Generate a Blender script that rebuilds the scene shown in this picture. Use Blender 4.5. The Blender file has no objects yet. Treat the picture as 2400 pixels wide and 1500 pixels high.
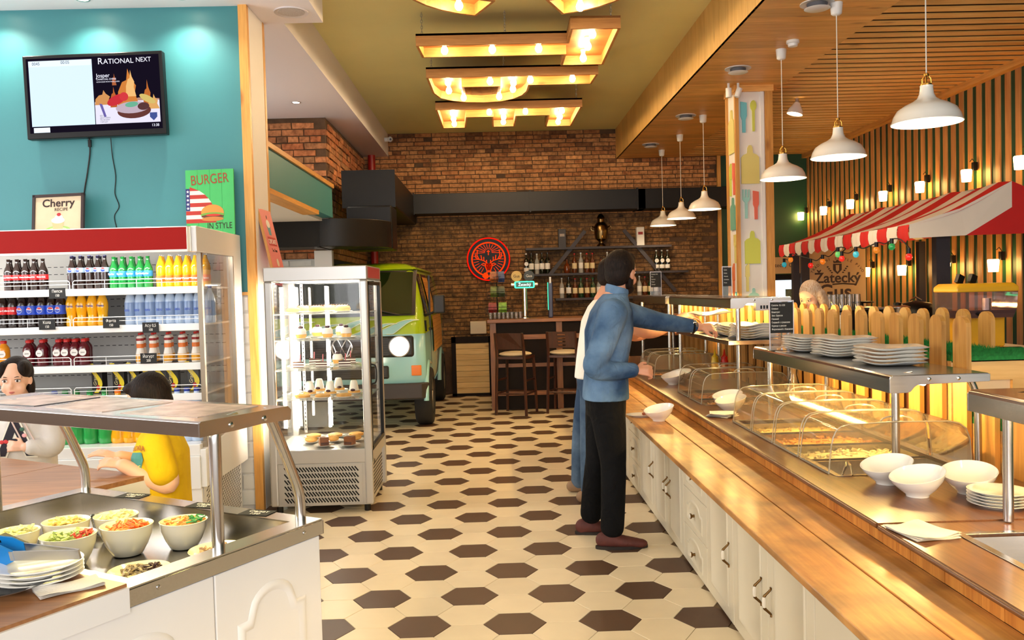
import bpy, math, random
from math import sin, cos, pi, radians, sqrt
from mathutils import Matrix, Vector
import numpy as np

random.seed(7)
S = bpy.context.scene
COL = S.collection

# ---------------------------------------------------------------- camera
CAM_H = 1.50676
cd = bpy.data.cameras.new('camera')
cd.sensor_width = 36.0
cd.sensor_fit = 'HORIZONTAL'
cd.lens = 2033.47 / 2400 * 36.0
cd.clip_start = 0.05
cam = bpy.data.objects.new('camera', cd)
COL.objects.link(cam)
_R = (0.99944139, -0.0206036, -0.02631347)
_U = (0.02698476, 0.03301108, 0.99909063)
_F = (0.01971623, 0.99924259, -0.03354862)
cam.matrix_world = Matrix(((_R[0], _U[0], -_F[0], 0), (_R[1], _U[1], -_F[1], 0), (_R[2], _U[2], -_F[2], CAM_H), (0, 0, 0, 1)))
S.camera = cam

# ---------------------------------------------------------------- world, exposure
w = bpy.data.worlds.new('world')
S.world = w
w.use_nodes = True
bg = w.node_tree.nodes['Background']
bg.inputs['Color'].default_value = (1.0, 0.96, 0.90, 1)
bg.inputs['Strength'].default_value = 0.68
S.view_settings.view_transform = 'Standard'
S.view_settings.look = 'None'
S.view_settings.gamma = 1
S.view_settings.use_curve_mapping = False
S.view_settings.exposure = 0.95
try:
    S.cycles.use_denoising = True
    S.cycles.max_bounces = 8
    S.cycles.transparent_max_bounces = 24
    S.cycles.caustics_reflective = False
    S.cycles.caustics_refractive = False
    S.cycles.sample_clamp_indirect = 4
except Exception:
    pass


def area(name, loc, rot, sx, sy, power, col):
    l = bpy.data.lights.new(name, 'AREA')
    l.shape = 'RECTANGLE'
    l.size = sx
    l.size_y = sy
    l.energy = power
    l.color = col
    o = bpy.data.objects.new(name, l)
    o.location = loc
    o.rotation_euler = rot
    COL.objects.link(o)
    return o


# daylight from the shop front behind the viewer and from the street side on the left
area('shopfront_daylight', (0.2, -2.6, 2.0), (radians(84), 0, radians(8)), 6.0, 2.8, 125, (0.97, 0.97, 1.0))
area('street_daylight', (-5.5, 3.0, 2.3), (radians(90), 0, radians(-90)), 4.0, 2.0, 50, (0.93, 0.96, 1.0))


# ---------------------------------------------------------------- helpers
def srgb(c):
    out = []
    for v in c[:3]:
        v = v / 255.0
        out.append(v / 12.92 if v <= 0.04045 else ((v + 0.055) / 1.055) ** 2.4)
    return (out[0], out[1], out[2], 1.0)


class NT:
    def __init__(self, name):
        self.m = bpy.data.materials.new(name)
        self.m.use_nodes = True
        self.t = self.m.node_tree
        self.b = self.t.nodes['Principled BSDF']
        self.out = self.t.nodes['Material Output']

    def n(self, typ, **kw):
        x = self.t.nodes.new(typ)
        for k, v in kw.items():
            if k in x.inputs:
                x.inputs[k].default_value = v
            else:
                setattr(x, k, v)
        return x

    def l(self, a, b):
        self.t.links.new(a, b)


def coords(k, scale=(1, 1, 1), rnd=False):
    tc = k.n('ShaderNodeTexCoord')
    mp = k.n('ShaderNodeMapping')
    mp.inputs['Scale'].default_value = scale
    if rnd:
        oi = k.n('ShaderNodeObjectInfo')
        mul = k.n('ShaderNodeMath', operation='MULTIPLY')
        mul.inputs[1].default_value = 37.0
        k.l(oi.outputs['Random'], mul.inputs[0])
        cx = k.n('ShaderNodeCombineXYZ')
        for i in range(3):
            k.l(mul.outputs[0], cx.inputs[i])
        k.l(cx.outputs[0], mp.inputs['Location'])
    k.l(tc.outputs['Object'], mp.inputs['Vector'])
    return mp.outputs['Vector']


def ramp(k, fac, stops):
    r = k.n('ShaderNodeValToRGB')
    e = r.color_ramp.elements
    while len(e) < len(stops):
        e.new(0.5)
    for i, (p, c) in enumerate(stops):
        e[i].position = p
        e[i].color = c
    k.l(fac, r.inputs['Fac'])
    return r.outputs['Color']


def bumpnode(k, height, strength, dist=0.01):
    b = k.n('ShaderNodeBump')
    b.inputs['Strength'].default_value = strength
    b.inputs['Distance'].default_value = dist
    k.l(height, b.inputs['Height'])
    k.l(b.outputs['Normal'], k.b.inputs['Normal'])


_mats = {}


def M(name, col, rough=0.5, metal=0.0, var=0.0, vs=6.0, bump=0.0, bs=60.0, spec=0.5, orand=0.0, emit=0.0, ecol=None, coat=0.0, sheen=0.0, sub=0.0):
    """plain material with optional soft colour variation, relief and a per-object tone"""
    if name in _mats:
        return _mats[name]
    k = NT(name)
    c = srgb(col)
    b = k.b
    b.inputs['Base Color'].default_value = c
    b.inputs['Roughness'].default_value = rough
    b.inputs['Metallic'].default_value = metal
    b.inputs['Specular IOR Level'].default_value = spec
    if coat:
        b.inputs['Coat Weight'].default_value = coat
        b.inputs['Coat Roughness'].default_value = 0.08
    if sheen:
        b.inputs['Sheen Weight'].default_value = sheen
    if sub:
        b.inputs['Subsurface Weight'].default_value = sub
        b.inputs['Subsurface Scale'].default_value = 0.01
    if emit:
        b.inputs['Emission Color'].default_value = srgb(ecol or col)
        b.inputs['Emission Strength'].default_value = emit
    if var or orand:
        src = None
        if var:
            v = coords(k, rnd=bool(orand))
            nz = k.n('ShaderNodeTexNoise')
            nz.inputs['Scale'].default_value = vs
            nz.inputs['Detail'].default_value = 5
            k.l(v, nz.inputs['Vector'])
            src = nz.outputs['Fac']
            lo = tuple(x * (1 - var) for x in c[:3]) + (1,)
            hi = tuple(min(1, x * (1 + var)) for x in c[:3]) + (1,)
            colr = ramp(k, src, [(0.3, lo), (0.7, hi)])
        else:
            rgb = k.n('ShaderNodeRGB')
            rgb.outputs[0].default_value = c
            colr = rgb.outputs[0]
        if orand:
            oi = k.n('ShaderNodeObjectInfo')
            mr = k.n('ShaderNodeMapRange')
            mr.inputs['To Min'].default_value = 1 - orand
            mr.inputs['To Max'].default_value = 1 + orand
            k.l(oi.outputs['Random'], mr.inputs['Value'])
            hs = k.n('ShaderNodeHueSaturation')
            k.l(mr.outputs[0], hs.inputs['Value'])
            k.l(colr, hs.inputs['Color'])
            colr = hs.outputs['Color']
        k.l(colr, b.inputs['Base Color'])
    if bump:
        v = coords(k)
        nz = k.n('ShaderNodeTexNoise')
        nz.inputs['Scale'].default_value = bs
        nz.inputs['Detail'].default_value = 4
        k.l(v, nz.inputs['Vector'])
        bumpnode(k, nz.outputs['Fac'], bump)
    _mats[name] = k.m
    return k.m


def WOOD(name, dark, light, axis=0, rough=0.45, scale=1.0, orand=0.12, knots=True, coat=0.0, dirt=0.0):
    """wood whose grain runs along axis 0/1/2 of the object"""
    if name in _mats:
        return _mats[name]
    k = NT(name)
    sc = [9.0 * scale] * 3
    sc[axis] = 0.7 * scale
    v = coords(k, tuple(sc), rnd=True)
    nz = k.n('ShaderNodeTexNoise')
    nz.inputs['Scale'].default_value = 2.2
    nz.inputs['Detail'].default_value = 6
    nz.inputs['Distortion'].default_value = 0.9
    k.l(v, nz.inputs['Vector'])
    wv = k.n('ShaderNodeTexNoise')
    wv.inputs['Scale'].default_value = 9.0
    wv.inputs['Detail'].default_value = 3
    k.l(v, wv.inputs['Vector'])
    mx = k.n('ShaderNodeMix', data_type='FLOAT')
    mx.inputs[0].default_value = 0.35
    k.l(nz.outputs['Fac'], mx.inputs[2])
    k.l(wv.outputs['Fac'], mx.inputs[3])
    c = ramp(k, mx.outputs[0], [(0.30, srgb(dark)), (0.62, srgb(light))])
    if knots:
        v2 = coords(k, tuple(3.0 * scale if i != axis else 1.1 * scale for i in range(3)), rnd=True)
        vo = k.n('ShaderNodeTexVoronoi')
        vo.inputs['Scale'].default_value = 1.6
        k.l(v2, vo.inputs['Vector'])
        kr = ramp(k, vo.outputs['Distance'], [(0.04, (0.35, 0.2, 0.1, 1)), (0.13, (1, 1, 1, 1))])
        mm = k.n('ShaderNodeMix', data_type='RGBA', blend_type='MULTIPLY')
        mm.inputs[0].default_value = 0.6
        k.l(c, mm.inputs[6])
        k.l(kr, mm.inputs[7])
        c = mm.outputs[2]
    if dirt:
        v3 = coords(k, (1.5, 1.5, 1.5))
        nd = k.n('ShaderNodeTexNoise')
        nd.inputs['Scale'].default_value = 3.0
        nd.inputs['Detail'].default_value = 6
        k.l(v3, nd.inputs['Vector'])
        dr = ramp(k, nd.outputs['Fac'], [(0.38, (1 - dirt, 1 - dirt, 1 - dirt * 0.9, 1)), (0.6, (1, 1, 1, 1))])
        mm = k.n('ShaderNodeMix', data_type='RGBA', blend_type='MULTIPLY')
        mm.inputs[0].default_value = 1.0
        k.l(c, mm.inputs[6])
        k.l(dr, mm.inputs[7])
        c = mm.outputs[2]
    oi = k.n('ShaderNodeObjectInfo')
    mr = k.n('ShaderNodeMapRange')
    mr.inputs['To Min'].default_value = 1 - orand
    mr.inputs['To Max'].default_value = 1 + orand
    k.l(oi.outputs['Random'], mr.inputs['Value'])
    hs = k.n('ShaderNodeHueSaturation')
    k.l(mr.outputs[0], hs.inputs['Value'])
    k.l(c, hs.inputs['Color'])
    k.l(hs.outputs['Color'], k.b.inputs['Base Color'])
    k.b.inputs['Roughness'].default_value = rough
    if coat:
        k.b.inputs['Coat Weight'].default_value = coat
        k.b.inputs['Coat Roughness'].default_value = 0.15
    bumpnode(k, mx.outputs[0], 0.12, 0.004)
    _mats[name] = k.m
    return k.m


def STEEL(name, col=(200, 198, 195), rough=0.28, axis=0):
    """brushed steel"""
    if name in _mats:
        return _mats[name]
    k = NT(name)
    sc = [220.0] * 3
    sc[axis] = 2.0
    v = coords(k, tuple(sc))
    nz = k.n('ShaderNodeTexNoise')
    nz.inputs['Scale'].default_value = 1.0
    k.l(v, nz.inputs['Vector'])
    k.b.inputs['Base Color'].default_value = srgb(col)
    k.b.inputs['Metallic'].default_value = 1.0
    mr = k.n('ShaderNodeMapRange')
    mr.inputs['To Min'].default_value = rough * 0.8
    mr.inputs['To Max'].default_value = rough * 1.25
    k.l(nz.outputs['Fac'], mr.inputs['Value'])
    k.l(mr.outputs[0], k.b.inputs['Roughness'])
    _mats[name] = k.m
    return k.m


def GLASS(name, tint=(255, 255, 255), milky=0.0, mcol=(255, 255, 255), gloss=0.9, rough=0.03):
    """thin clear sheet: transparent with fresnel gloss, optionally a little milky"""
    if name in _mats:
        return _mats[name]
    k = NT(name)
    k.t.nodes.remove(k.b)
    tr = k.n('ShaderNodeBsdfTransparent')
    tr.inputs['Color'].default_value = srgb(tint)
    gl = k.n('ShaderNodeBsdfGlossy')
    gl.inputs['Roughness'].default_value = rough
    fr = k.n('ShaderNodeFresnel')
    fr.inputs['IOR'].default_value = 1.45
    mu = k.n('ShaderNodeMath', operation='MULTIPLY')
    mu.inputs[1].default_value = gloss
    k.l(fr.outputs[0], mu.inputs[0])
    base = tr.outputs[0]
    if milky:
        df = k.n('ShaderNodeBsdfDiffuse')
        df.inputs['Color'].default_value = srgb(mcol)
        tl = k.n('ShaderNodeBsdfTranslucent')
        tl.inputs['Color'].default_value = srgb(mcol)
        m0 = k.n('ShaderNodeMixShader')
        m0.inputs[0].default_value = 0.5
        k.l(df.outputs[0], m0.inputs[1])
        k.l(tl.outputs[0], m0.inputs[2])
        m1 = k.n('ShaderNodeMixShader')
        m1.inputs[0].default_value = milky
        k.l(base, m1.inputs[1])
        k.l(m0.outputs[0], m1.inputs[2])
        base = m1.outputs[0]
    mx = k.n('ShaderNodeMixShader')
    k.l(mu.outputs[0], mx.inputs[0])
    k.l(base, mx.inputs[1])
    k.l(gl.outputs[0], mx.inputs[2])
    k.l(mx.outputs[0], k.out.inputs['Surface'])
    _mats[name] = k.m
    return k.m


def LIQ(name, col, alpha=0.75, rough=0.08):
    """coloured bottle: glossy and slightly see-through"""
    if name in _mats:
        return _mats[name]
    k = NT(name)
    k.b.inputs['Base Color'].default_value = srgb(col)
    k.b.inputs['Roughness'].default_value = rough
    k.b.inputs['Alpha'].default_value = alpha
    k.b.inputs['Coat Weight'].default_value = 0.5
    _mats[name] = k.m
    return k.m


def EMIT(name, col, strength):
    if name in _mats:
        return _mats[name]
    k = NT(name)
    k.t.nodes.remove(k.b)
    e = k.n('ShaderNodeEmission')
    e.inputs['Color'].default_value = srgb(col)
    e.inputs['Strength'].default_value = strength
    k.l(e.outputs[0], k.out.inputs['Surface'])
    _mats[name] = k.m
    return k.m


class MB:
    """collects geometry, build() links it as ONE mesh object"""

    def __init__(self, mat=None):
        self.v = []
        self.f = []
        self.x = mat

    def add(self, vs, fs):
        o = len(self.v)
        if self.x is not None:
            vs = [tuple(self.x @ Vector(p)) for p in vs]
        self.v += [tuple(p) for p in vs]
        self.f += [tuple(i + o for i in f) for f in fs]
        return self

    def box(self, x0, x1, y0, y1, z0, z1):
        vs = [(x, y, z) for z in (z0, z1) for y in (y0, y1) for x in (x0, x1)]
        return self.add(vs, [(0, 2, 3, 1), (4, 5, 7, 6), (0, 1, 5, 4), (2, 6, 7, 3), (0, 4, 6, 2), (1, 3, 7, 5)])

    def cbox(self, c, s, rz=0.0, ry=0.0, rx=0.0):
        m = Matrix.Translation(c) @ Matrix.Rotation(rz, 4, 'Z') @ Matrix.Rotation(ry, 4, 'Y') @ Matrix.Rotation(rx, 4, 'X')
        vs = [tuple(m @ Vector((x * s[0] / 2, y * s[1] / 2, z * s[2] / 2))) for z in (-1, 1) for y in (-1, 1) for x in (-1, 1)]
        return self.add(vs, [(0, 2, 3, 1), (4, 5, 7, 6), (0, 1, 5, 4), (2, 6, 7, 3), (0, 4, 6, 2), (1, 3, 7, 5)])

    def prism(self, poly, axis, a, b):
        n = len(poly)
        def P(p, t):
            return {'x': (t, p[0], p[1]), 'y': (p[0], t, p[1]), 'z': (p[0], p[1], t)}[axis]
        vs = [P(p, a) for p in poly] + [P(p, b) for p in poly]
        fs = [tuple(range(n - 1, -1, -1)), tuple(range(n, 2 * n))]
        fs += [(i, (i + 1) % n, (i + 1) % n + n, i + n) for i in range(n)]
        return self.add(vs, fs)

    def loft(self, rings, closed=True, cap=True):
        n = len(rings[0])
        vs = [p for r in rings for p in r]
        fs = []
        m = n if closed else n - 1
        for j in range(len(rings) - 1):
            for i in range(m):
                a, b = j * n + i, j * n + (i + 1) % n
                fs.append((a, b, b + n, a + n))
        if cap and closed:
            fs.append(tuple(range(n - 1, -1, -1)))
            fs.append(tuple(range((len(rings) - 1) * n, len(rings) * n)))
        return self.add(vs, fs)

    def tube(self, pts, r, n=8, cap=True):
        pts = [Vector(p) for p in pts]
        rs = r if isinstance(r, (list, tuple)) else [r] * len(pts)
        rings = []
        nrm = None
        for i, p in enumerate(pts):
            t = (pts[min(i + 1, len(pts) - 1)] - pts[max(i - 1, 0)])
            if t.length < 1e-9:
                t = Vector((0, 0, 1))
            t.normalize()
            if nrm is None:
                nrm = t.orthogonal().normalized()
            else:
                nrm = (nrm - t * nrm.dot(t))
                nrm = nrm.normalized() if nrm.length > 1e-6 else t.orthogonal().normalized()
            bn = t.cross(nrm)
            rings.append([tuple(p + (nrm * cos(2 * pi * k / n) + bn * sin(2 * pi * k / n)) * rs[i]) for k in range(n)])
        return self.loft(rings, True, cap)

    def cyl(self, p0, p1, r0, r1=None, n=16, cap=True):
        return self.tube([p0, p1], [r0, r0 if r1 is None else r1], n, cap)

    def lathe(self, prof, c=(0, 0, 0), n=20, sx=1.0, sy=1.0, cap=True):
        rings = [[(c[0] + r * sx * cos(2 * pi * k / n), c[1] + r * sy * sin(2 * pi * k / n), c[2] + z) for k in range(n)] for r, z in prof]
        return self.loft(rings, True, cap)

    def ell(self, c, r, n=12, m=8, rot=None):
        rings = []
        for j in range(1, m):
            a = -pi / 2 + pi * j / m
            rings.append([(r[0] * cos(a) * cos(2 * pi * k / n), r[1] * cos(a) * sin(2 * pi * k / n), r[2] * sin(a)) for k in range(n)])
        vs = [p for q in rings for p in q] + [(0, 0, -r[2]), (0, 0, r[2])]
        fs = []
        for j in range(m - 2):
            for i in range(n):
                a, b = j * n + i, j * n + (i + 1) % n
                fs.append((a, b, b + n, a + n))
        lo, hi = len(vs) - 2, len(vs) - 1
        for i in range(n):
            fs.append((lo, (i + 1) % n, i))
            fs.append((hi, (m - 2) * n + i, (m - 2) * n + (i + 1) % n))
        mm = Matrix.Translation(c) @ (rot.to_4x4() if rot is not None else Matrix.Identity(4))
        return self.add([tuple(mm @ Vector(p)) for p in vs], fs)

    def mesh(self, name, mat, smooth=None):
        me = bpy.data.meshes.new(name)
        me.from_pydata(self.v, [], self.f)
        if mat is not None:
            me.materials.append(mat)
        if smooth:
            for p in me.polygons:
                p.use_smooth = True
            try:
                me.set_sharp_from_angle(angle=radians(smooth))
            except Exception:
                pass
        me.update()
        return me

    def build(self, name, mat, parent=None, smooth=None, bevel=0.0, kind=None, seg=2):
        o = bpy.data.objects.new(name, self.mesh(name, mat, smooth))
        COL.objects.link(o)
        put(o, parent)
        if bevel:
            b = o.modifiers.new('b', 'BEVEL')
            b.width = bevel
            b.segments = seg
            b.limit_method = 'ANGLE'
            b.angle_limit = radians(35)
        if kind:
            o['kind'] = kind
        return o


_world_bases = {}


def put(o, parent):
    if parent is not None:
        o.parent = parent
        if parent.name in _world_bases:
            o.matrix_parent_inverse = _world_bases[parent.name].copy()
    return o


def T(name, label, cat, loc=(0, 0, 0), rz=0.0, group=None, world=False):
    """a thing: an Empty at its base. world=True: its parts are given in world coordinates"""
    o = bpy.data.objects.new(name, None)
    o.empty_display_size = 0.05
    COL.objects.link(o)
    o.location = loc
    o.rotation_euler = (0, 0, rz)
    tag(o, label, cat, group)
    if world:
        _world_bases[o.name] = (Matrix.Translation(loc) @ Matrix.Rotation(rz, 4, 'Z')).inverted()
    return o


def tag(o, label=None, cat=None, group=None, kind=None):
    if label:
        o['label'] = label
    if cat:
        o['category'] = cat
    if group:
        o['group'] = group
    if kind or cat:
        o['kind'] = kind or 'thing'
    return o


def kids(o, allo):
    return allo.get(o.name, [])


def dup(root, loc, rz=None, label=None, scale=None, tilt=None):
    def cp(o, parent):
        c = o.copy()
        COL.objects.link(c)
        if parent is not None:
            c.parent = parent
        for ch in list(o.children):
            cp(ch, c)
        return c
    r = cp(root, None)
    r.location = loc
    if rz is not None:
        r.rotation_euler = (0, 0, rz)
    if tilt is not None:
        r.rotation_euler = tilt
    if label:
        r['label'] = label
    if scale is not None:
        r.scale = (scale, scale, scale) if not isinstance(scale, tuple) else scale
    return r


_ORD = ['first', 'second', 'third', 'fourth', 'fifth', 'sixth', 'seventh', 'eighth', 'ninth', 'tenth', 'eleventh', 'twelfth', 'thirteenth',
        'fourteenth', 'fifteenth', 'sixteenth', 'seventeenth', 'eighteenth', 'nineteenth', 'twentieth']


def text_mesh(name, body, size, mat, parent, mtx, ext=0.001, align='CENTER', shear=0.0, space=1.0, xs=1.0, bold=0.0):
    """flat lettering in the plane of mtx (x right, y up), as a mesh"""
    cu = bpy.data.curves.new(name, 'FONT')
    cu.body = body
    cu.size = size
    cu.align_x = align
    cu.align_y = 'CENTER'
    cu.extrude = ext
    cu.shear = shear
    cu.space_character = space
    cu.offset = bold
    cu.resolution_u = 4
    tmp = bpy.data.objects.new(name, cu)
    me = bpy.data.meshes.new_from_object(tmp)
    bpy.data.objects.remove(tmp)
    bpy.data.curves.remove(cu)
    me.name = name
    me.transform(mtx @ Matrix.Diagonal((xs, 1, 1, 1)))
    me.materials.clear()
    me.materials.append(mat)
    o = bpy.data.objects.new(name, me)
    COL.objects.link(o)
    put(o, parent)
    return o


def frame_mtx(o, xdir, ydir):
    x = Vector(xdir).normalized()
    y = Vector(ydir).normalized()
    z = x.cross(y)
    return Matrix(((x[0], y[0], z[0], o[0]), (x[1], y[1], z[1], o[1]), (x[2], y[2], z[2], o[2]), (0, 0, 0, 1)))


def arc(cx, cy, r, a0, a1, n, ry=None):
    ry = r if ry is None else ry
    return [(cx + r * cos(radians(a0 + (a1 - a0) * i / n)), cy + ry * sin(radians(a0 + (a1 - a0) * i / n))) for i in range(n + 1)]


def bez(pts, n=24):
    """catmull-rom through points"""
    P = [Vector(p) for p in pts]
    P = [P[0] * 2 - P[1]] + P + [P[-1] * 2 - P[-2]]
    out = []
    seg = len(P) - 3
    for s in range(seg):
        for i in range(n // seg + 1):
            t = i / (n // seg + 1)
            a, b, c, d = P[s:s + 4]
            out.append(0.5 * ((2 * b) + (-a + c) * t + (2 * a - 5 * b + 4 * c - d) * t * t + (-a + 3 * b - 3 * c + d) * t ** 3))
    out.append(P[-2])
    return [tuple(p) for p in out]

# ---------------------------------------------------------------- shared materials
m_white = M('white_paint', (236, 232, 228), 0.6, var=0.03, vs=2)
m_cabwhite = M('cabinet_white', (224, 221, 217), 0.35, var=0.02, vs=3)
m_plastic_w = M('white_plastic', (240, 240, 238), 0.3)
m_black = M('black_plastic', (12, 12, 13), 0.35, spec=.3)
m_blackm = M('black_metal', (24, 22, 24), 0.38, metal=0.4, var=0.15, vs=3)
m_chalk = M('chalkboard', (22, 22, 22), 0.7, var=0.2, vs=30)
m_chalktxt = M('chalk_writing', (235, 232, 225), 0.8)
m_steel = STEEL('brushed_steel', (196, 191, 185), 0.22, 0)
m_steel_y = STEEL('brushed_steel_long', (196, 191, 185), 0.18, 1)
m_pipe = STEEL('steel_pipe', (200, 198, 195), 0.22, 2)
m_porc = M('porcelain', (246, 243, 236), 0.12, coat=0.5)
m_teal = M('teal_paint', (62, 130, 136), 0.45, var=0.04, vs=1.2)
m_ochre = M('ochre_ceiling_paint', (244, 238, 172), 0.6, var=0.05, vs=1.0)
m_wood_y = WOOD('pine_trim', (196, 132, 58), (226, 168, 88), 2, 0.4)
m_wood_yy = WOOD('pine_along', (196, 132, 58), (226, 168, 88), 1, 0.4)
m_wood_x = WOOD('pine_board_across', (206, 142, 68), (238, 184, 104), 0, 0.42, orand=0.14)
m_grout = M('grout', (120, 98, 70), 0.9)
m_tile_l = M('cream_floor_tile', (230, 214, 182), 0.32, var=0.05, vs=5, orand=0.05, spec=.4)
m_tile_d = M('brown_floor_tile', (84, 62, 48), 0.42, var=0.08, vs=6, orand=0.06, spec=.25)
m_green = M('green_paint', (14, 66, 40), 0.5, var=0.1, vs=2)
m_mortar = M('mortar', (92, 70, 52), 0.95, var=0.25, vs=9, bump=0.6, bs=40)
m_glass = GLASS('clear_glass', gloss=0.5)
m_brass = M('brass', (200, 150, 70), 0.25, metal=1.0)


def brick_mat(name, c1, c2, c3, soot, ss=2.6):
    k = NT(name)
    v = coords(k, (1, 1, 1), rnd=True)
    nz = k.n('ShaderNodeTexNoise')
    nz.inputs['Scale'].default_value = 22
    nz.inputs['Detail'].default_value = 6
    k.l(v, nz.inputs['Vector'])
    oi = k.n('ShaderNodeObjectInfo')
    c = ramp(k, oi.outputs['Random'], [(0.0, srgb(tuple(q * .72 for q in c3))), (0.25, srgb(c1)), (0.6, srgb(c2)), (0.85, srgb(c3)), (1.0, srgb(tuple(min(255, q * 1.12) for q in c2)))])
    g = ramp(k, nz.outputs['Fac'], [(0.3, (0.55, 0.5, 0.45, 1)), (0.62, (1.1, 1.08, 1.0, 1))])
    mm = k.n('ShaderNodeMix', data_type='RGBA', blend_type='MULTIPLY')
    mm.inputs[0].default_value = 1.0
    k.l(c, mm.inputs[6])
    k.l(g, mm.inputs[7])
    col = mm.outputs[2]
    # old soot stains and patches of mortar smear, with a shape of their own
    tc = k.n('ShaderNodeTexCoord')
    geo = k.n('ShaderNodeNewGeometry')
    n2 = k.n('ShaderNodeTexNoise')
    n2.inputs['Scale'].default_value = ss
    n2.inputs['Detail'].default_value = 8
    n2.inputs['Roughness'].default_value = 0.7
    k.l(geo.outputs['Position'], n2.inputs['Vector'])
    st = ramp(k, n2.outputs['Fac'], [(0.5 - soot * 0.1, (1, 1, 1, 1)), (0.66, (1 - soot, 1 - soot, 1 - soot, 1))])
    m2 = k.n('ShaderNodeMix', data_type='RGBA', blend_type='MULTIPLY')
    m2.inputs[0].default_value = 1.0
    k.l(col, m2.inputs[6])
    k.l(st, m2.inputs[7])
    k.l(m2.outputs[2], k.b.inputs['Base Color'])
    k.b.inputs['Roughness'].default_value = 0.85
    bumpnode(k, nz.outputs['Fac'], 0.7, 0.008)
    return k.m


m_brick = brick_mat('old_brick', (182, 120, 74), (200, 146, 96), (154, 104, 68), 0.35)
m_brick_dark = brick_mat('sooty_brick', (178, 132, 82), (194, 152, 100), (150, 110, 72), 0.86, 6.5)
m_brick_red = brick_mat('red_brick', (192, 116, 74), (196, 132, 90), (166, 122, 86), 0.3)


def struct(o):
    o['kind'] = 'structure'
    return o


# ---------------------------------------------------------------- floor of hexagon tiles
floor = struct(MB().box(-5.5, 4.9, -3.0, 13.2, -0.10, -0.004).build('floor', m_grout))
HS = 0.25 / sqrt(3)
HX0, HY0 = -0.16185, 5.76212


def hexpoly(r, cx=0, cy=0):
    return [(cx + r * cos(pi / 3 * i), cy + r * sin(pi / 3 * i)) for i in range(6)]


_hm = {}
for nm, mt in (('tile', m_tile_l), ('tile', m_tile_d)):
    h = MB()
    h.loft([[(x, y, -0.006) for x, y in hexpoly(HS - 0.0015)], [(x, y, -0.0015) for x, y in hexpoly(HS - 0.0015)], [(x, y, 0.0) for x, y in hexpoly(HS - 0.003)]])
    _hm[mt.name] = h.mesh('tile', mt)
cand = []
rest = {m_tile_l.name: MB(), m_tile_d.name: MB()}
for k in range(-24, 8):
    x = HX0 + k * 1.5 * HS
    for n in range(-22, 32):
        y = HY0 + (k % 2) * sqrt(3) / 2 * HS + n * sqrt(3) * HS
        if y < 0.8 or y > 12.95 or x > 1.06 or x < -5:
            continue
        dark = (n % 3 == 0) if k % 2 == 0 else (n % 3 == 1)
        mt = m_tile_d if dark else m_tile_l
        if -1.5 < x < 1.06 and y > 2.9 + max(0, -x - 0.55) * 3.2 and not (x < -0.8 and y > 6.0 and y < 7.0):
            cand.append((y, x, mt))
        else:
            rest[mt.name].loft([[(px, py, -0.006) for px, py in hexpoly(HS - 0.0015, x, y)], [(px, py, 0) for px, py in hexpoly(HS - 0.0025, x, y)]])
cand.sort(key=lambda c: c[0])
for i, (y, x, mt) in enumerate(cand):
    if i < 300:
        o = bpy.data.objects.new('tile', _hm[mt.name])
        o.location = (x, y, 0)
        COL.objects.link(o)
        o.parent = floor
    else:
        rest[mt.name].loft([[(px, py, -0.006) for px, py in hexpoly(HS - 0.0015, x, y)], [(px, py, 0) for px, py in hexpoly(HS - 0.0025, x, y)]])
rest[m_tile_l.name].build('tile_field', m_tile_l, floor, kind='stuff')
rest[m_tile_d.name].build('tile_field', m_tile_d, floor, kind='stuff')


# ---------------------------------------------------------------- brick walls
def bricks(parent, origin, xdir, width, z0, z1, mat, mat2=None, zsplit=0, limit=300, out=(0, -1, 0), course=0.0625, blen=0.25, seed=1, skip=None):
    rnd = random.Random(seed)
    xd = Vector(xdir)
    on = Vector(out)
    protos = []
    for i in range(8):
        b = MB()
        L = (blen - 0.012) if i < 5 else (blen / 2 - 0.01)
        hh = course - 0.012
        j = lambda s: rnd.uniform(-s, s)
        dep = 0.012 + rnd.uniform(0, 0.008)
        base = [(-L / 2, 0, -hh / 2), (L / 2, 0, -hh / 2), (L / 2, 0, hh / 2), (-L / 2, 0, hh / 2)]
        mid = [(x + j(.004), -dep * .7, z + j(.003)) for x, y, z in base]
        top = [(x * .975 + j(.004), -dep + j(.002), z * .88 + j(.003)) for x, y, z in base]
        b.loft([base, mid, top])
        protos.append(b)
    zax = Vector((0, 0, 1))
    meshes = [(p.mesh('brick', mat), p.mesh('brick', mat2 or mat)) for p in protos]
    lst = []
    nz = int((z1 - z0) / course)
    for r in range(nz):
        z = z0 + (r + 0.5) * course
        head = (r % 3 == 2)
        L = blen / 2 if head else blen
        off = (0.25 if r % 2 else 0.0) * L * 2 + rnd.uniform(-.02, .02)
        x = -off + L / 2 - L
        while x - L / 2 < width:
            if x - L / 2 > -0.02 and x + L / 2 < width + 0.03:
                if rnd.random() > 0.012 and not (skip and skip(x, z)):
                    p = rnd.randrange(5, 8) if head else rnd.randrange(5)
                    lst.append((x, z, p, rnd.uniform(-.006, .006)))
            x += L
    lst.sort(key=lambda b: -b[1])
    rx = Matrix(((xd[0], -on[0], 0, 0), (xd[1], -on[1], 0, 0), (0, 0, 1, 0), (0, 0, 0, 1)))
    rest = [MB(), MB()]
    for i, (x, z, p, d) in enumerate(lst):
        pos = Vector(origin) + xd * x + zax * z + on * d
        dk = 1 if z < zsplit else 0
        if i < limit:
            o = bpy.data.objects.new('brick', meshes[p][dk])
            COL.objects.link(o)
            o.matrix_local = Matrix.Translation(pos) @ rx
            o.parent = parent
        else:
            m = Matrix.Translation(pos) @ rx
            rest[dk].add([tuple(m @ Vector(v)) for v in protos[p].v], protos[p].f)
    for q, mt in ((0, mat), (1, mat2 or mat)):
        if rest[q].v:
            rest[q].build('brick_field', mt, parent, kind='stuff')


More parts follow.
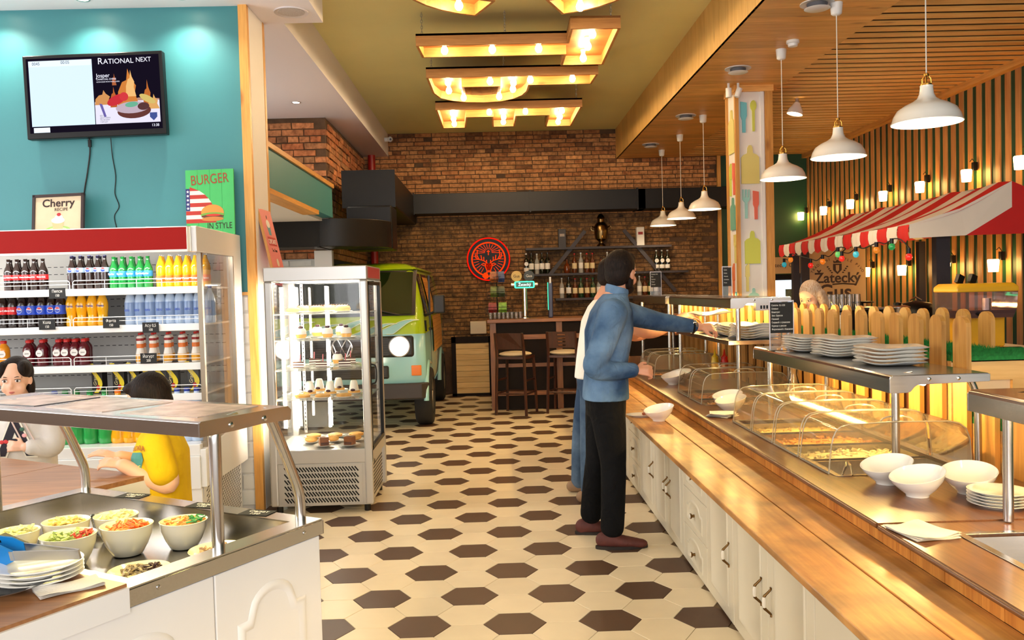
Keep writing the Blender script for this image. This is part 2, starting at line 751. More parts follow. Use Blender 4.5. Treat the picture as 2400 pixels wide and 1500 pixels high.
wall_back = struct(MB().box(-2.7, 3.36, 12.95, 13.15, 0, 3.9).build('wall_back', m_mortar))
bricks(wall_back, (-2.0, 12.95, 0), (1, 0, 0), 5.35, 0.62, 3.87, m_brick, m_brick_dark, 2.64, 300, seed=3)
# overhead brick bulkhead beside the fascia, above the van
wall_pillar = struct(MB().box(-3.3, -1.88, 10.02, 12.94, 1.93, 3.54).build('wall_pillar', m_mortar))
bricks(wall_pillar, (-2.9, 10.02, 0), (1, 0, 0), 1.02, 1.93, 3.54, m_brick_red, limit=140, course=0.078, blen=0.255, seed=5)
bricks(wall_pillar, (-1.88, 10.02, 0), (0, 1, 0), 2.92, 1.93, 3.54, m_brick_red, limit=160, out=(1, 0, 0), course=0.078, blen=0.255, seed=6)
# white painted brick kitchen wall behind the display case
m_whitebrick = M('white_painted_brick', (214, 216, 214), 0.6, var=0.08, vs=8)
wall_kitchen = struct(MB().box(-4.2, -1.9, 9.98, 10.02, 0, 1.93).build('wall_kitchen', m_whitebrick))
bricks(wall_kitchen, (-3.2, 9.98, 0), (1, 0, 0), 1.3, 1.3, 1.93, m_whitebrick, limit=60, course=0.078, blen=0.255, seed=8)

# green painted wall closing the right-hand wing
wall_green = struct(MB().box(3.36, 4.9, 12.93, 13.15, 0, 3.45).build('wall_green', m_green))
for xa, xb in ((3.36, 3.41), (3.62, 3.66)):
    MB().box(xa, xb, 12.88, 12.93, 0, 3.43).build('trim_strip', m_wood_y, wall_green)
for z in (2.52, 2.92, 3.3):
    MB().box(3.66, 4.1, 12.70, 12.93, z, z + 0.03).build('shelf_board', m_wood_x, wall_green)

# ---------------------------------------------------------------- ceilings
ceiling = struct(MB().box(-1.6, 1.9, -3, 12.95, 3.87, 3.95).build('ceiling', m_ochre))
m_ceilw = M('white_ceiling_paint', (246, 241, 246), 0.7)
c2 = MB()
c2.box(-5.6, -1.22, -3, 6.56, 3.54, 3.9)
ceiling_low = struct(c2.build('ceiling_low', m_ceilw))
c3 = MB().box(-3.4, -1.51, 6.56, 12.95, 3.54, 3.9)
ceiling_soffit = struct(c3.build('ceiling_soffit', m_ceilw))

# wood clad beam and timber ceiling of the buffet wing
trim_beam = struct(MB().box(1.885, 1.93, -1.0, 12.95, 3.44, 3.87).build('trim_beam', m_wood_x))
m_wood_beam = WOOD('beam_board', (206, 156, 84), (230, 186, 112), 2, 0.4, orand=0.07)
y = 4.6
i = 0
while y < 12.9:
    wd = 0.24
    MB().box(1.865, 1.887, y + 0.0015, min(12.95, y + wd) - 0.0015, 3.43, 3.87).build('plank', m_wood_beam, trim_beam)
    y += wd
m_dark_void = M('dark_ceiling_void', (74, 50, 46), 0.8)
ceiling_wood = struct(MB().box(1.88, 4.9, -1, 13.0, 3.49, 3.6).build('ceiling_wood', m_dark_void))
y = 4.7
while y < 12.9:
    MB().box(1.868, 2.84, y + 0.001, y + 0.099, 3.43, 3.455).build('plank', m_wood_x, ceiling_wood)
    y += 0.1
y = 4.9
while y < 12.9:
    MB().box(2.84, 4.68, y, y + 0.098, 3.43, 3.439).build('slat', m_wood_x, ceiling_wood)
    y += 0.155
MB().box(2.82, 2.86, 4.5, 12.95, 3.45, 3.49).build('batten', m_wood_yy, ceiling_wood)

# ---------------------------------------------------------------- right wall: green with pine slats
m_slat = WOOD('wall_slat_wood', (168, 110, 58), (204, 146, 84), 2, 0.42, orand=0.15)
wall_right = struct(MB().box(4.72, 4.9, -1, 13.0, 0, 3.45).build('wall_right', m_green))
y = 5.3
while y < 12.95:
    MB().box(4.708, 4.72, y, y + 0.078, 0.3, 3.38).build('slat', m_slat, wall_right)
    y += 0.157
MB().box(4.64, 4.72, 4.5, 12.95, 3.37, 3.43).build('trim_strip', m_wood_yy, wall_right)

# ---------------------------------------------------------------- left: teal wall with white tiles below, end pilaster
wall_left = struct(MB().box(-5.6, -1.68, 6.16, 6.54, 0, 3.54).build('wall_left', m_white))
MB().box(-5.6, -1.72, 6.15, 6.162, 1.545, 3.54).build('teal_panel', m_teal, wall_left)
m_wtile = M('white_wall_tile', (240, 240, 238), 0.1, orand=0.02, coat=0.5)
for r in range(13):
    for c in range(6):
        x1 = -1.725 - c * 0.2 + (0.1 if r % 2 else 0)
        x0 = x1 - 0.197
        x1 = min(x1, -1.722)
        z0 = 0.03 + r * 0.115
        t = MB()
        t.loft([[(x0, 6.16, z0), (x1, 6.16, z0), (x1, 6.16, z0 + .112), (x0, 6.16, z0 + .112)],
                [(x0, 6.154, z0), (x1, 6.154, z0), (x1, 6.154, z0 + .112), (x0, 6.154, z0 + .112)],
                [(x0 + .012, 6.147, z0 + .012), (x1 - .012, 6.147, z0 + .012), (x1 - .012, 6.147, z0 + .1), (x0 + .012, 6.147, z0 + .1)]])
        t.build('tile', m_wtile, wall_left)
trim_1 = struct(MB().box(-1.725, -1.665, 6.12, 6.165, 0, 3.54).build('trim_1', m_wood_y))
trim_2 = struct(MB().box(-1.69, -1.66, 6.525, 6.57, 0, 3.54).build('trim_2', m_wood_y))
trim_3 = struct(MB().box(-2.5, -1.725, 6.135, 6.16, 1.525, 1.548).build('trim_3', m_wood_x))
MB().box(-1.68, -1.664, 6.165, 6.53, 0, 3.54).build('reveal', m_white, wall_left)
m_parapet = M('unseen_parapet', (128, 104, 88), 0.6, var=.08, vs=3)
wall_side = struct(MB().box(-5.75, -5.6, -3, 6.16, 0, 1.25).build('wall_side', m_parapet))  # unseen low wall and mullions, added to give the steel shelf a dark reflection
for y in (-3, -.7, 1.6, 3.9, 6.06):
    MB().box(-5.75, -5.62, y, y + .1, 1.25, 3.54).build('mullion', m_parapet, wall_side)
wall_front = struct(MB().box(-5.75, 4.9, -3.1, -3.0, 0, .6).build('wall_front', m_parapet))  # unseen front wall, added for the same darker reflections
for x in (-5.7, -3.2, 3.4, 4.8):
    MB().box(x, x + .1, -3.1, -3.0, .6, 3.9).build('mullion', m_parapet, wall_front)

# teal fascia over the kitchen hatch with pine trims
wall_fascia = struct(MB().box(-1.80, -1.685, 6.56, 9.25, 2.33, 2.64).build('wall_fascia', m_teal))
MB().box(-1.82, -1.665, 6.56, 9.27, 2.64, 2.68).build('trim_strip', m_wood_yy, wall_fascia)
MB().box(-1.82, -1.665, 6.56, 8.42, 2.29, 2.33).build('trim_strip', m_wood_yy, wall_fascia)
MB().box(-3.2, -1.80, 6.56, 9.25, 2.30, 2.36).build('soffit_board', m_white, wall_fascia)

# ---------------------------------------------------------------- decorated column
column = struct(MB().box(2.39, 2.70, 8.42, 8.72, 0, 3.43).build('column', m_white))
for (xa, xb, ya, yb) in ((2.37, 2.405, 8.385, 8.425), (2.665, 2.735, 8.385, 8.425), (2.37, 2.392, 8.70, 8.74)):
    MB().box(xa, xb, ya, yb, 0, 3.40).build('trim_strip', m_wood_y, column)
MB().box(2.36, 2.745, 8.38, 8.745, 3.37, 3.43).build('collar', m_wood_x, column)
MB().box(2.625, 2.655, 8.405, 8.425, 0, 3.37).build('conduit', m_plastic_w, column)


def cut(poly, mat, name, x, z, s, face='front'):
    b = MB()
    if face == 'front':
        b.prism([(x + p[0] * s, z + p[1] * s) for p in poly], 'y', 8.404, 8.42)
    else:
        b.prism([(8.56 - x - p[0] * s, z + p[1] * s) for p in poly], 'x', 2.374, 2.39)
    return b.build(name, mat, column)


BOARD = [(-.5, -1), (.5, -1), (.5, .45), (.36, .6), (.16, .68), (.13, 1.0), (.06, 1.12), (-.06, 1.12), (-.13, 1.0), (-.16, .68), (-.36, .6), (-.5, .45)]
SPAT = [(-.1, -1), (.1, -1), (.11, -.2), (.2, .05), (.2, .9), (-.2, .98), (-.2, .05), (-.11, -.2)]
FORK = [(-.09, -1), (.09, -1), (.09, .1), (.25, .3), (.25, 1), (.17, 1), (.15, .45), (.05, .45), (.05, 1), (-.05, 1), (-.05, .45), (-.15, .45), (-.17, 1), (-.25, 1), (-.25, .3), (-.09, .1)]
SPOON = [(-.07, -1), (.07, -1), (.08, .3)] + [(.2 * cos(radians(a)), .65 + .34 * sin(radians(a))) for a in range(-60, 241, 30)] + [(-.08, .3)]
KNIFE = [(-.09, -1), (.09, -1), (.09, 0), (.16, .05), (.14, 1.0), (-.12, .75), (-.14, .05), (-.09, 0)]
pc = lambda n, c: M('painted_' + n, c, 0.5)
c_blue, c_yel, c_lime, c_red, c_aqua, c_teal2, c_or = pc('blue', (110, 190, 205)), pc('straw', (226, 214, 130)), pc('lime', (206, 214, 90)), pc('coral', (230, 112, 90)), pc('aqua', (160, 214, 208)), pc('bottle_green', (110, 170, 150)), pc('orange', (226, 120, 70))
for (sh, mt, nm, x, z, s) in ((SPAT, c_blue, 'wooden_spatula', 2.46, 3.13, .15), (SPOON, c_lime, 'wooden_spoon', 2.555, 3.14, .15), (BOARD, c_yel, 'cutting_board', 2.515, 2.66, .175),
                             (FORK, c_aqua, 'wooden_fork', 2.47, 2.29, .14), (SPAT, c_red, 'wooden_spatula', 2.565, 2.28, .14), (BOARD, c_lime, 'cutting_board', 2.525, 1.86, .15),
                             (KNIFE, c_yel, 'wooden_knife', 2.47, 1.58, .14), (BOARD, c_aqua, 'cutting_board', 2.53, 1.36, .1)):
    cut(sh, mt, nm, x, z, s)
for (sh, mt, nm, x, z, s) in ((BOARD, c_yel, 'cutting_board', 0, 3.0, .2), (SPAT, c_red, 'wooden_spatula', .05, 2.55, .16), (KNIFE, c_lime, 'wooden_knife', -.07, 2.55, .16), (BOARD, c_teal2, 'cutting_board', 0, 2.2, .15),
                             (FORK, c_yel, 'wooden_fork', .06, 1.86, .14), (KNIFE, c_or, 'wooden_knife', -.02, 1.55, .17), (SPOON, c_blue, 'wooden_spoon', .06, 1.3, .14)):
    cut(sh, mt, nm, x, z, s, 'left')

# ---------------------------------------------------------------- hanging wooden letters with bulbs
def inset(poly, d):
    n = len(poly)
    a = sum(poly[i][0] * poly[(i + 1) % n][1] - poly[(i + 1) % n][0] * poly[i][1] for i in range(n))
    s = 1 if a > 0 else -1
    out = []
    for i in range(n):
        p0, p1, p2 = Vector(poly[i - 1]), Vector(poly[i]), Vector(poly[(i + 1) % n])
        e1, e2 = (p1 - p0).normalized(), (p2 - p1).normalized()
        n1, n2 = Vector((-e1[1], e1[0])) * s, Vector((-e2[1], e2[0])) * s
        b = n1 + n2
        q = b.dot(n1)
        out.append(tuple(p1 + b * (d / q if abs(q) > 0.2 else d)))
    return out


m_letter = WOOD('letter_wood', (170, 112, 54), (200, 142, 76), 0, 0.5, orand=0.05)
m_letter_in = WOOD('letter_back_board', (140, 88, 40), (172, 116, 60), 0, 0.5, orand=0.05)
m_bulb = EMIT('warm_bulb', (255, 222, 168), 95)
m_bulbsock = M('bulb_socket', (225, 220, 205), 0.4)
m_chain = M('chain_metal', (190, 190, 190), 0.3, metal=1)
ZB, ZT = 3.58, 3.68
_bulb = MB().lathe([(0.002, -0.062), (0.016, -0.060), (0.027, -0.045), (0.030, -0.028), (0.024, -0.008), (0.014, 0.008)], n=12).mesh('bulb', m_bulb, 60)
_sock = MB().lathe([(0.018, 0.006), (0.021, 0.03), (0.03, 0.045)], n=12).mesh('bulb_socket', m_bulbsock, 60)


def letter(name, label, poly, bulbs, chains, hole=None):
    cx = sum(p[0] for p in poly) / len(poly)
    cy = sum(p[1] for p in poly) / len(poly)
    t = T(name, label, 'sign', (cx, cy, ZB), group='hanging letters of the lit ceiling sign', world=True)
    MB().prism(poly, 'z', ZT - 0.018, ZT).build('back_board', m_letter_in, t)
    for q, pl in enumerate([poly] + ([hole] if hole else [])):
        inn = inset(pl, 0.022 if q == 0 else -0.022)
        n = len(pl)
        b = MB()
        vs = [(x, y, ZB) for x, y in pl] + [(x, y, ZT) for x, y in pl] + [(x, y, ZB) for x, y in inn] + [(x, y, ZT - 0.018) for x, y in inn]
        fs = []
        for i in range(n):
            j = (i + 1) % n
            fs += [(i, j, j + n, i + n), (i + 2 * n, i + 3 * n, j + 3 * n, j + 2 * n), (i, i + 2 * n, j + 2 * n, j)]
        b.add(vs, fs)
        b.build('side_board' if q == 0 else 'inner_side_board', m_letter, t)
    for (x, y) in bulbs:
        for nm, me in (('bulb', _bulb), ('bulb_socket', _sock)):
            o = bpy.data.objects.new(nm, me)
            COL.objects.link(o)
            o.location = (x, y, ZB + 0.035)
            put(o, t)
    for (x, y) in chains:
        b = MB()
        z = ZT
        i = 0
        while z < 3.86:
            ring = [(x + (0.008 * cos(a) if i % 2 == 0 else 0), y + (0.008 * cos(a) if i % 2 else 0), z + 0.014 + 0.016 * sin(a)) for a in [2 * pi * q / 8 for q in range(9)]]
            b.tube(ring, 0.0025, 5, cap=False)
            z += 0.025
            i += 1
        b.build('chain', m_chain, t)


E_P = [(-0.61, 9.93), (1.06, 9.93), (1.04, 11.08), (0.70, 11.08), (0.695, 10.38), (0.329, 10.38), (0.32, 11.03), (0.03, 11.03), (0.026, 10.40), (-0.26, 10.40), (-0.295, 11.05), (-0.60, 11.05)]
letter('sign_letter', 'wooden bulb letter with three prongs, hung closest to the brick wall', E_P,
       [(-.435, 10.8), (-.43, 10.5), (-.425, 10.15), (.17, 10.75), (.17, 10.45), (.165, 10.15), (0.0, 10.15), (.42, 10.15), (.85, 10.82), (.85, 10.5), (.845, 10.15)], [(-.55, 10.0), (1.0, 10.0), (.2, 10.0)])
P_P = [(-0.60, 8.45), (1.065, 8.45), (1.045, 8.85), (0.42, 8.85), (0.41, 9.1), (0.37, 9.28), (0.28, 9.45), (0.135, 9.57), (-0.05, 9.61), (-0.25, 9.58), (-0.42, 9.48), (-0.53, 9.35), (-0.585, 9.1)]
P_H = [(-0.25, 8.88), (0.10, 8.88), (0.09, 9.1), (0.03, 9.19), (-0.08, 9.22), (-0.18, 9.19), (-0.24, 9.1)]
letter('sign_letter', 'wooden bulb letter with a rounded bowl and one long arm', P_P,
       [(-.40, 8.68), (-.41, 9.03), (-.27, 9.37), (.11, 9.35), (.25, 9.02), (.25, 8.75), (.016, 8.67), (.414, 8.64), (.83, 8.63)], [(-.55, 8.5), (1.0, 8.5), (.15, 8.5)], P_H)
T_P = [(-0.60, 7.36), (0.668, 7.36), (0.665, 6.97), (1.067, 6.98), (1.07, 8.10), (0.671, 8.10), (0.671, 7.74), (-0.58, 7.74)]
letter('sign_letter', 'wooden bulb letter with one long bar and a crossbar at its end', T_P,
       [(-.37, 7.54), (.04, 7.54), (.44, 7.54), (.86, 7.15), (.86, 7.5), (.86, 7.88)], [(-.55, 7.4), (1.0, 7.05), (.15, 7.4)])
outer = arc(0.245, 5.95, 0.83, 113, 427, 28, 0.72)
inner = arc(0.245, 5.95, 0.46, 427, 113, 24, 0.36)
letter('sign_letter', 'curved wooden bulb letter at the top, open toward the brick wall', outer + inner,
       [(-.20, 6.38), (.69, 6.45), (-.38, 5.95), (.87, 5.95), (-.1, 5.5), (.55, 5.5)], [(-.45, 5.7), (.95, 5.7)])

# ---------------------------------------------------------------- pendant lamps
m_shade = M('white_enamel', (244, 240, 232), 0.22, coat=0.4)
m_lampglow = EMIT('pendant_bulb', (255, 228, 186), 140)
m_cord = M('white_cord', (225, 222, 215), 0.5)


def pendant():
    t = T('pendant_lamp', 'x', 'lamp', (2.41, 4.77, 2.37), group='row of white enamel pendant lamps')
    pr = [(0.185, 0.0), (0.186, 0.004), (0.180, 0.012), (0.172, 0.04), (0.152, 0.075), (0.115, 0.10), (0.075, 0.118), (0.05, 0.135), (0.038, 0.16), (0.033, 0.195), (0.0345, 0.205), (0.02, 0.208)]
    inn = [(r - 0.003, z - 0.002) for r, z in pr[1:-1]][::-1]
    MB().lathe(pr[:-1] + [(0.03, 0.205)] + inn[1:] + [(0.183, 0.0)], n=40, cap=False).build('shade', m_shade, t, 50)
    MB().lathe([(0.022, 0.05), (0.032, 0.075), (0.03, 0.10), (0.016, 0.125), (0.014, 0.15)], n=14).build('bulb', m_lampglow, t, 60)
    b = MB()
    b.lathe([(0.03, 0.204), (0.03, 0.214), (0.012, 0.216)], n=16)
    for a in (0, 2 * pi / 3, 4 * pi / 3):
        b.tube([(0.027 * cos(a), 0.027 * sin(a), 0.21), (0.024 * cos(a), 0.024 * sin(a), 0.245), (0.008 * cos(a), 0.008 * sin(a), 0.262)], 0.0035, 6)
    b.lathe([(0.013, 0.255), (0.013, 0.27), (0.004, 0.276)], n=12)
    b.build('brass_fitting', m_brass, t, 40)
    MB().cyl((0, 0, 0.27), (0, 0, 1.0), 0.0035, n=8).build('cord', m_cord, t)
    MB().lathe([(0.022, 0.975), (0.036, 0.985), (0.043, 1.06), (0.04, 1.06)], n=20).build('ceiling_cup', m_plastic_w, t, 50)
    return t


pend = pendant()
for i, (y, w_) in enumerate(((4.77, 'first and lowest in view, over the plate shelf'), (6.0, 'second from the viewer'), (7.15, 'just in front of the painted column'), (9.82, 'fourth in the row, behind the painted column'), (11.04, 'fifth in the row'), (12.24, 'closest to the brick wall'))):
    lb = 'white enamel pendant lamp, ' + w_
    if i == 0:
        pend['label'] = lb
    else:
        dup(pend, (2.41, y, 2.37), 0, lb)

# ---------------------------------------------------------------- ceiling vents, smoke detector, spots
m_vent = M('vent_white', (235, 235, 238), 0.4)


def vent(loc, label):
    t = T('ceiling_vent', label, 'vent', loc, group='round vents in the timber ceiling')
    MB().lathe([(0.10, -0.002), (0.115, -0.006), (0.115, 0.0)], n=28).build('flange', m_vent, t, 40)
    MB().lathe([(0.07, -0.004), (0.065, -0.03), (0.0, -0.03)], n=24, cap=False).build('throat', M('vent_dark', (90, 90, 95), 0.6), t, 40)
    MB().lathe([(0.001, -0.045), (0.075, -0.042), (0.088, -0.036), (0.075, -0.032), (0.001, -0.03)], n=28).build('disc', m_vent, t, 40)
    return t


for (x, y), q in (((2.277, 6.0), 'beside the second pendant'), ((2.22, 7.74), 'in front of the painted column'), ((2.213, 9.81), 'beside the fourth pendant'), ((2.16, 11.71), 'closest to the brick wall')):
    vent((x, y, 3.43), 'round white ceiling vent ' + q)
t = T('smoke_detector', 'small white smoke detector on the timber ceiling', 'detector', (2.42, 6.9, 3.43))
MB().lathe([(0.05, 0), (0.05, -0.02), (0.042, -0.026)], n=20).build('base', m_plastic_w, t, 40)
MB().lathe([(0.04, -0.026), (0.036, -0.046), (0.02, -0.05)], n=20).build('sensor_cap', m_plastic_w, t, 40)
t = T('clip_lamp', 'small white dome spotlight on the slatted ceiling', 'lamp', (3.2, 9.02, 3.43))
MB().cyl((0, 0, 0), (0, 0, -0.05), 0.02, n=12).build('mount', m_chain, t)
rot = Matrix.Rotation(radians(14), 4, 'Y')
b = MB(Matrix.Translation((0, 0, -0.05)) @ rot)
b.lathe([(0.03, 0), (0.045, -0.03), (0.075, -0.08), (0.085, -0.12), (0.08, -0.12), (0.07, -0.08), (0.04, -0.03)], n=24, cap=False)
b.build('shade', m_shade, t, 50)
b = MB(Matrix.Translation((0, 0, -0.05)) @ rot)
b.lathe([(0.02, -0.04), (0.045, -0.09), (0.03, -0.115), (0.001, -0.12)], n=14)
b.build('bulb', EMIT('spot_bulb', (255, 220, 165), 14), t, 60)
for i, (x, y, z, lb) in enumerate(((2.287, 8.3, 3.36, 'white swivel spotlight on the timber ceiling, the one turned down'), (2.379, 8.3, 3.40, 'white swivel spotlight on the timber ceiling, tilted beside the column'))):
    t = T('track_spotlight', lb, 'spotlight', (x, y, 3.43), group='two swivel spotlights by the column')
    MB().cyl((0, 0, 0), (0, 0, -0.05), 0.012, n=10).build('stem', m_plastic_w, t)
    b = MB(Matrix.Translation((0, 0, -0.09)) @ Matrix.Rotation(radians(20 * i), 4, 'Y'))
    b.cyl((0, 0, 0.045), (0, 0, -0.045), 0.028, n=16)
    b.build('head', m_plastic_w, t, 40, bevel=0.004)
# ceiling loudspeaker and downlights on the white ceiling
t = T('ceiling_speaker', 'round white loudspeaker grille in the white ceiling', 'speaker', (-1.395, 6.3, 3.54))
MB().lathe([(0.095, -0.001), (0.12, -0.008), (0.122, 0)], n=32).build('rim', M('speaker_rim', (215, 210, 212), 0.5), t, 40)
MB().lathe([(0.001, -0.006), (0.094, -0.004), (0.095, 0.0)], n=32).build('grille', M('speaker_grille', (196, 192, 192), 0.7, var=0.2, vs=160), t, 40)


def downlight(loc, label, power, ang=130, ecol=(255, 236, 205)):
    t = T('downlight', label, 'downlight', loc, group='recessed downlights in the white ceiling')
    MB().lathe([(0.034, -0.002), (0.046, -0.006), (0.048, 0)], n=24).build('ring', m_chain, t, 40)
    MB().lathe([(0.001, -0.004), (0.034, -0.003), (0.034, 0.0)], n=20).build('lens', EMIT('downlight_lens', ecol, 25), t, 40)
    l = bpy.data.lights.new('downlight_beam', 'SPOT')
    l.energy = power
    l.spot_size = radians(ang)
    l.spot_blend = 0.9
    l.shadow_soft_size = 0.03
    l.color = (1.0, 0.9, 0.74)
    o = bpy.data.objects.new('downlight_beam', l)
    COL.objects.link(o)
    o.parent = t
    o.location = (0, 0, -0.012)
    return t


for i, (x, q) in enumerate(((-3.35, 'by the corner of the picture'), (-2.707, 'above the wall screen'), (-2.056, 'closest to the pine strip'))):
    downlight((x, 5.95, 3.54), 'recessed downlight washing the teal wall, ' + q, 30)
downlight((-2.021, 9.21, 3.54), 'recessed downlight in the soffit before the red bricks', 22)

# ---------------------------------------------------------------- lamps on the slat wall
m_jar = M('glowing_lamp_glass', (255, 214, 140), 0.4, emit=15.0, ecol=(255, 204, 120))
m_wire = M('black_wire', (22, 20, 20), 0.6)


def wall_lamp(loc, label, grp):
    t = T('wall_lamp', label, 'lamp', loc, group=grp)
    MB().box(-0.01, 0.03, -0.02, 0.02, 0.05, 0.13).build('bracket', m_black, t)
    MB().lathe([(0.042, -0.055), (0.05, 0.05), (0.045, 0.06)], c=(-0.07, 0, 0), n=10).build('glass_shade', m_jar, t, 50)
    MB().tube([(0.02, 0.0, 0.12), (0.015, 0.05, 0.17), (0.02, 0.10, 0.15)], 0.004, 6).build('wire', m_wire, t)
    return t


for y, q in ((12.86, 'at the green end wall'), (11.97, 'second from the green wall'), (11.07, 'third from the green wall'), (10.13, 'fourth from the green wall'), (9.25, 'fifth from the green wall'), (8.33, 'sixth from the green wall'), (7.48, 'at the picture edge')):
    wall_lamp((4.66, y, 2.5), 'glowing glass lamp, upper row on the slat wall, ' + q, 'upper row of wall lamps')
for y, q in ((10.62, 'beside the beer sign'), (9.68, 'above the steel urn'), (8.74, 'behind the black post'), (7.89, 'above the drink dispenser')):
    wall_lamp((4.66, y, 1.62), 'glowing glass lamp, lower row on the slat wall, ' + q, 'lower row of wall lamps')
t = T('security_camera', 'small white dome camera on the soffit edge', 'camera', (-1.46, 12.55, 3.72))
MB().cyl((-0.05, 0, 0), (0.0, 0, 0), 0.03, n=14).build('mount', m_plastic_w, t)
b = MB().ell((0.03, -0.02, 0), (0.04, 0.045, 0.04))
b.build('housing', m_plastic_w, t, 60)
MB().cyl((0.04, -0.05, -0.005), (0.042, -0.068, -0.008), 0.016, n=12).build('lens', m_black, t)

# ---------------------------------------------------------------- buffet base cabinets
CX = 1.013
m_cream_cab = M('cream_cabinet', (228, 219, 196), 0.35, var=0.02, vs=3)
m_knobw = M('ceramic_knob', (240, 232, 215), 0.15, coat=0.5)
m_abrass = M('antique_brass', (120, 90, 52), 0.35, metal=1.0)
m_kick = M('toe_gap_dark', (40, 34, 30), 0.8)


def raised_panel(parent, y0, y1, z0, z1, name, wavy=False, flat=False):
    """a cabinet front at x=CX facing -x, with a milled inner panel"""
    b = MB().box(CX, CX + 0.018, y0 + 0.0015, y1 - 0.0015, z0 + 0.0015, z1 - 0.0015)
    o = b.build(name, m_cream_cab, parent, bevel=0.003)
    if flat:
        return o
    my, mz = (y1 - y0) * 0.16, min(0.055, (z1 - z0) * 0.16)
    a0, a1, c0, c1 = y0 + my, y1 - my, z0 + mz, z1 - mz
    outl = [(a0, c0), (a1, c0)]
    if wavy:
        cy = (a0 + a1) / 2
        outl += [(a1, c1 - 0.04)] + [(cy + (a1 - a0) * 0.36 * cos(radians(a)), c1 - 0.045 + 0.045 * sin(radians(a))) for a in range(0, 181, 20)] + [(a0, c1 - 0.04)]
    else:
        outl += [(a1, c1), (a0, c1)]
    for d, h, nm in ((0.0, 0.004, 'moulding'),):
        i1, i2, i3 = inset(outl, 0.006), inset(outl, 0.014), inset(outl, 0.02)
        n = len(outl)
        p = MB()
        p.loft([[(CX - 0.0005, y, z) for y, z in outl], [(CX - 0.005, y, z) for y, z in i1], [(CX - 0.005, y, z) for y, z in i2], [(CX - 0.001, y, z) for y, z in i3]])
        p.build(nm, m_cream_cab, o, 50)
    return o


def knob(o, y, z):
    b = MB(Matrix.Translation((CX, y, z)) @ Matrix.Rotation(radians(-90), 4, 'Y'))
    b.lathe([(0.008, 0), (0.007, 0.012), (0.014, 0.018), (0.015, 0.024)], n=14)
    k = b.build('knob', m_abrass, o, 40)
    b = MB(Matrix.Translation((CX, y, z)) @ Matrix.Rotation(radians(-90), 4, 'Y'))
    b.lathe([(0.0125, 0.024), (0.011, 0.028), (0.004, 0.030)], n=14)
    b.build('knob_face', m_knobw, o, 40)


def pull(o, y, z):
    b = MB()
    h = 0.055
    b.tube(bez([(CX, y, z + h), (CX - 0.006, y, z + h * .8), (CX - 0.026, y, z + h * .45), (CX - 0.028, y, z + h * .34)], 8), [0.007, 0.006, 0.004, 0.0045, 0.005, 0.005, 0.006, 0.006, 0.006, 0.006][:10], 8)
    b.build('handle', m_abrass, o, 50)
    b = MB()
    b.tube(bez([(CX, y, z - h), (CX - 0.006, y, z - h * .8), (CX - 0.026, y, z - h * .45), (CX - 0.028, y, z - h * .34)], 8), [0.007, 0.006, 0.004, 0.0045, 0.005, 0.005, 0.006, 0.006, 0.006, 0.006][:10], 8)
    b.build('handle', m_abrass, o, 50)
    b = MB().tube([(CX - 0.028, y, z - 0.02), (CX - 0.029, y, z - 0.01), (CX - 0.029, y, z + 0.01), (CX - 0.028, y, z + 0.02)], [0.006, 0.008, 0.008, 0.006], 10)
    b.build('handle_grip', m_knobw, o, 50)


def cabinet(y0, y1, kind, label, hy=()):
    t = T('base_cabinet', label, 'cabinet', (1.25, (y0 + y1) / 2, 0), group='white base cabinets of the buffet', world=True)
    MB().box(CX + 0.019, 1.5, y0 + 0.001, y1 - 0.001, 0.006, 0.618).build('carcass', m_cream_cab, t)
    if kind == 'drawers':
        for k in range(3):
            d = raised_panel(t, y0, y1, 0.012 + k * 0.203, 0.012 + (k + 1) * 0.203, 'drawer', wavy=True)
            knob(d, (y0 + y1) / 2, 0.012 + k * 0.203 + 0.0935)
    elif kind == 'flat':
        for k in range(2):
            raised_panel(t, y0, y1, 0.012 + k * 0.31, 0.012 + (k + 1) * 0.30, 'drawer', flat=True)
    else:
        n = len(hy)
        w_ = (y1 - y0) / n
        for k in range(n):
            d = raised_panel(t, y0 + k * w_, y0 + (k + 1) * w_, 0.012, 0.615, 'door', wavy=True)
            pull(d, hy[k], 0.31)


cabinet(2.0, 2.765, 'flat', 'white flat-fronted cabinet at the bottom edge, without handles')
cabinet(2.768, 3.735, 'doors', 'white two-door base cabinet with paired pulls, closest to the viewer', (3.21, 3.33))
cabinet(3.738, 4.205, 'doors', 'white single-door base cabinet beside the front drawer stack', (3.80,))
cabinet(4.208, 4.728, 'drawers', 'white three-drawer base cabinet ahead of the man in denim')
cabinet(4.731, 5.6, 'doors', 'white two-door base cabinet between the drawer stacks', (5.08, 5.17))
cabinet(5.603, 6.147, 'doors', 'white single-door base cabinet next to the drawers behind the man', (5.64,))
cabinet(6.15, 6.68, 'drawers', 'white three-drawer base cabinet right behind the man in denim')
cabinet(6.683, 7.6, 'doors', 'white two-door base cabinet hidden behind both men', (7.1, 7.2))

# ---------------------------------------------------------------- wooden tray ledge and dark counter
m_ledge = WOOD('ledge_wood', (170, 106, 44), (214, 154, 80), 1, 0.42, scale=0.9, orand=0.03, coat=0.12, dirt=0.42)
led = T('tray_ledge', 'long varnished pine tray ledge of two boards along the buffet', 'ledge', (1.07, 5.0, 0.62), world=True)
MB().box(0.880, 1.0745, 1.3, 8.5, 0.62, 0.645).build('plank', m_ledge, led, bevel=0.004)
MB().box(1.0795, 1.256, 1.3, 8.5, 0.62, 0.645).build('plank', m_ledge, led, bevel=0.003)
m_darktop = WOOD('walnut_laminate', (84, 52, 32), (124, 80, 48), 1, 0.3, scale=1.6, orand=0.02, knots=False, coat=0.3)
m_riser = WOOD('riser_wood', (176, 100, 34), (218, 148, 66), 2, 0.4, orand=0.16)
ctr = T('buffet_counter', 'long buffet counter with walnut laminate top and pine riser', 'counter', (1.6, 5.0, 0), world=True)
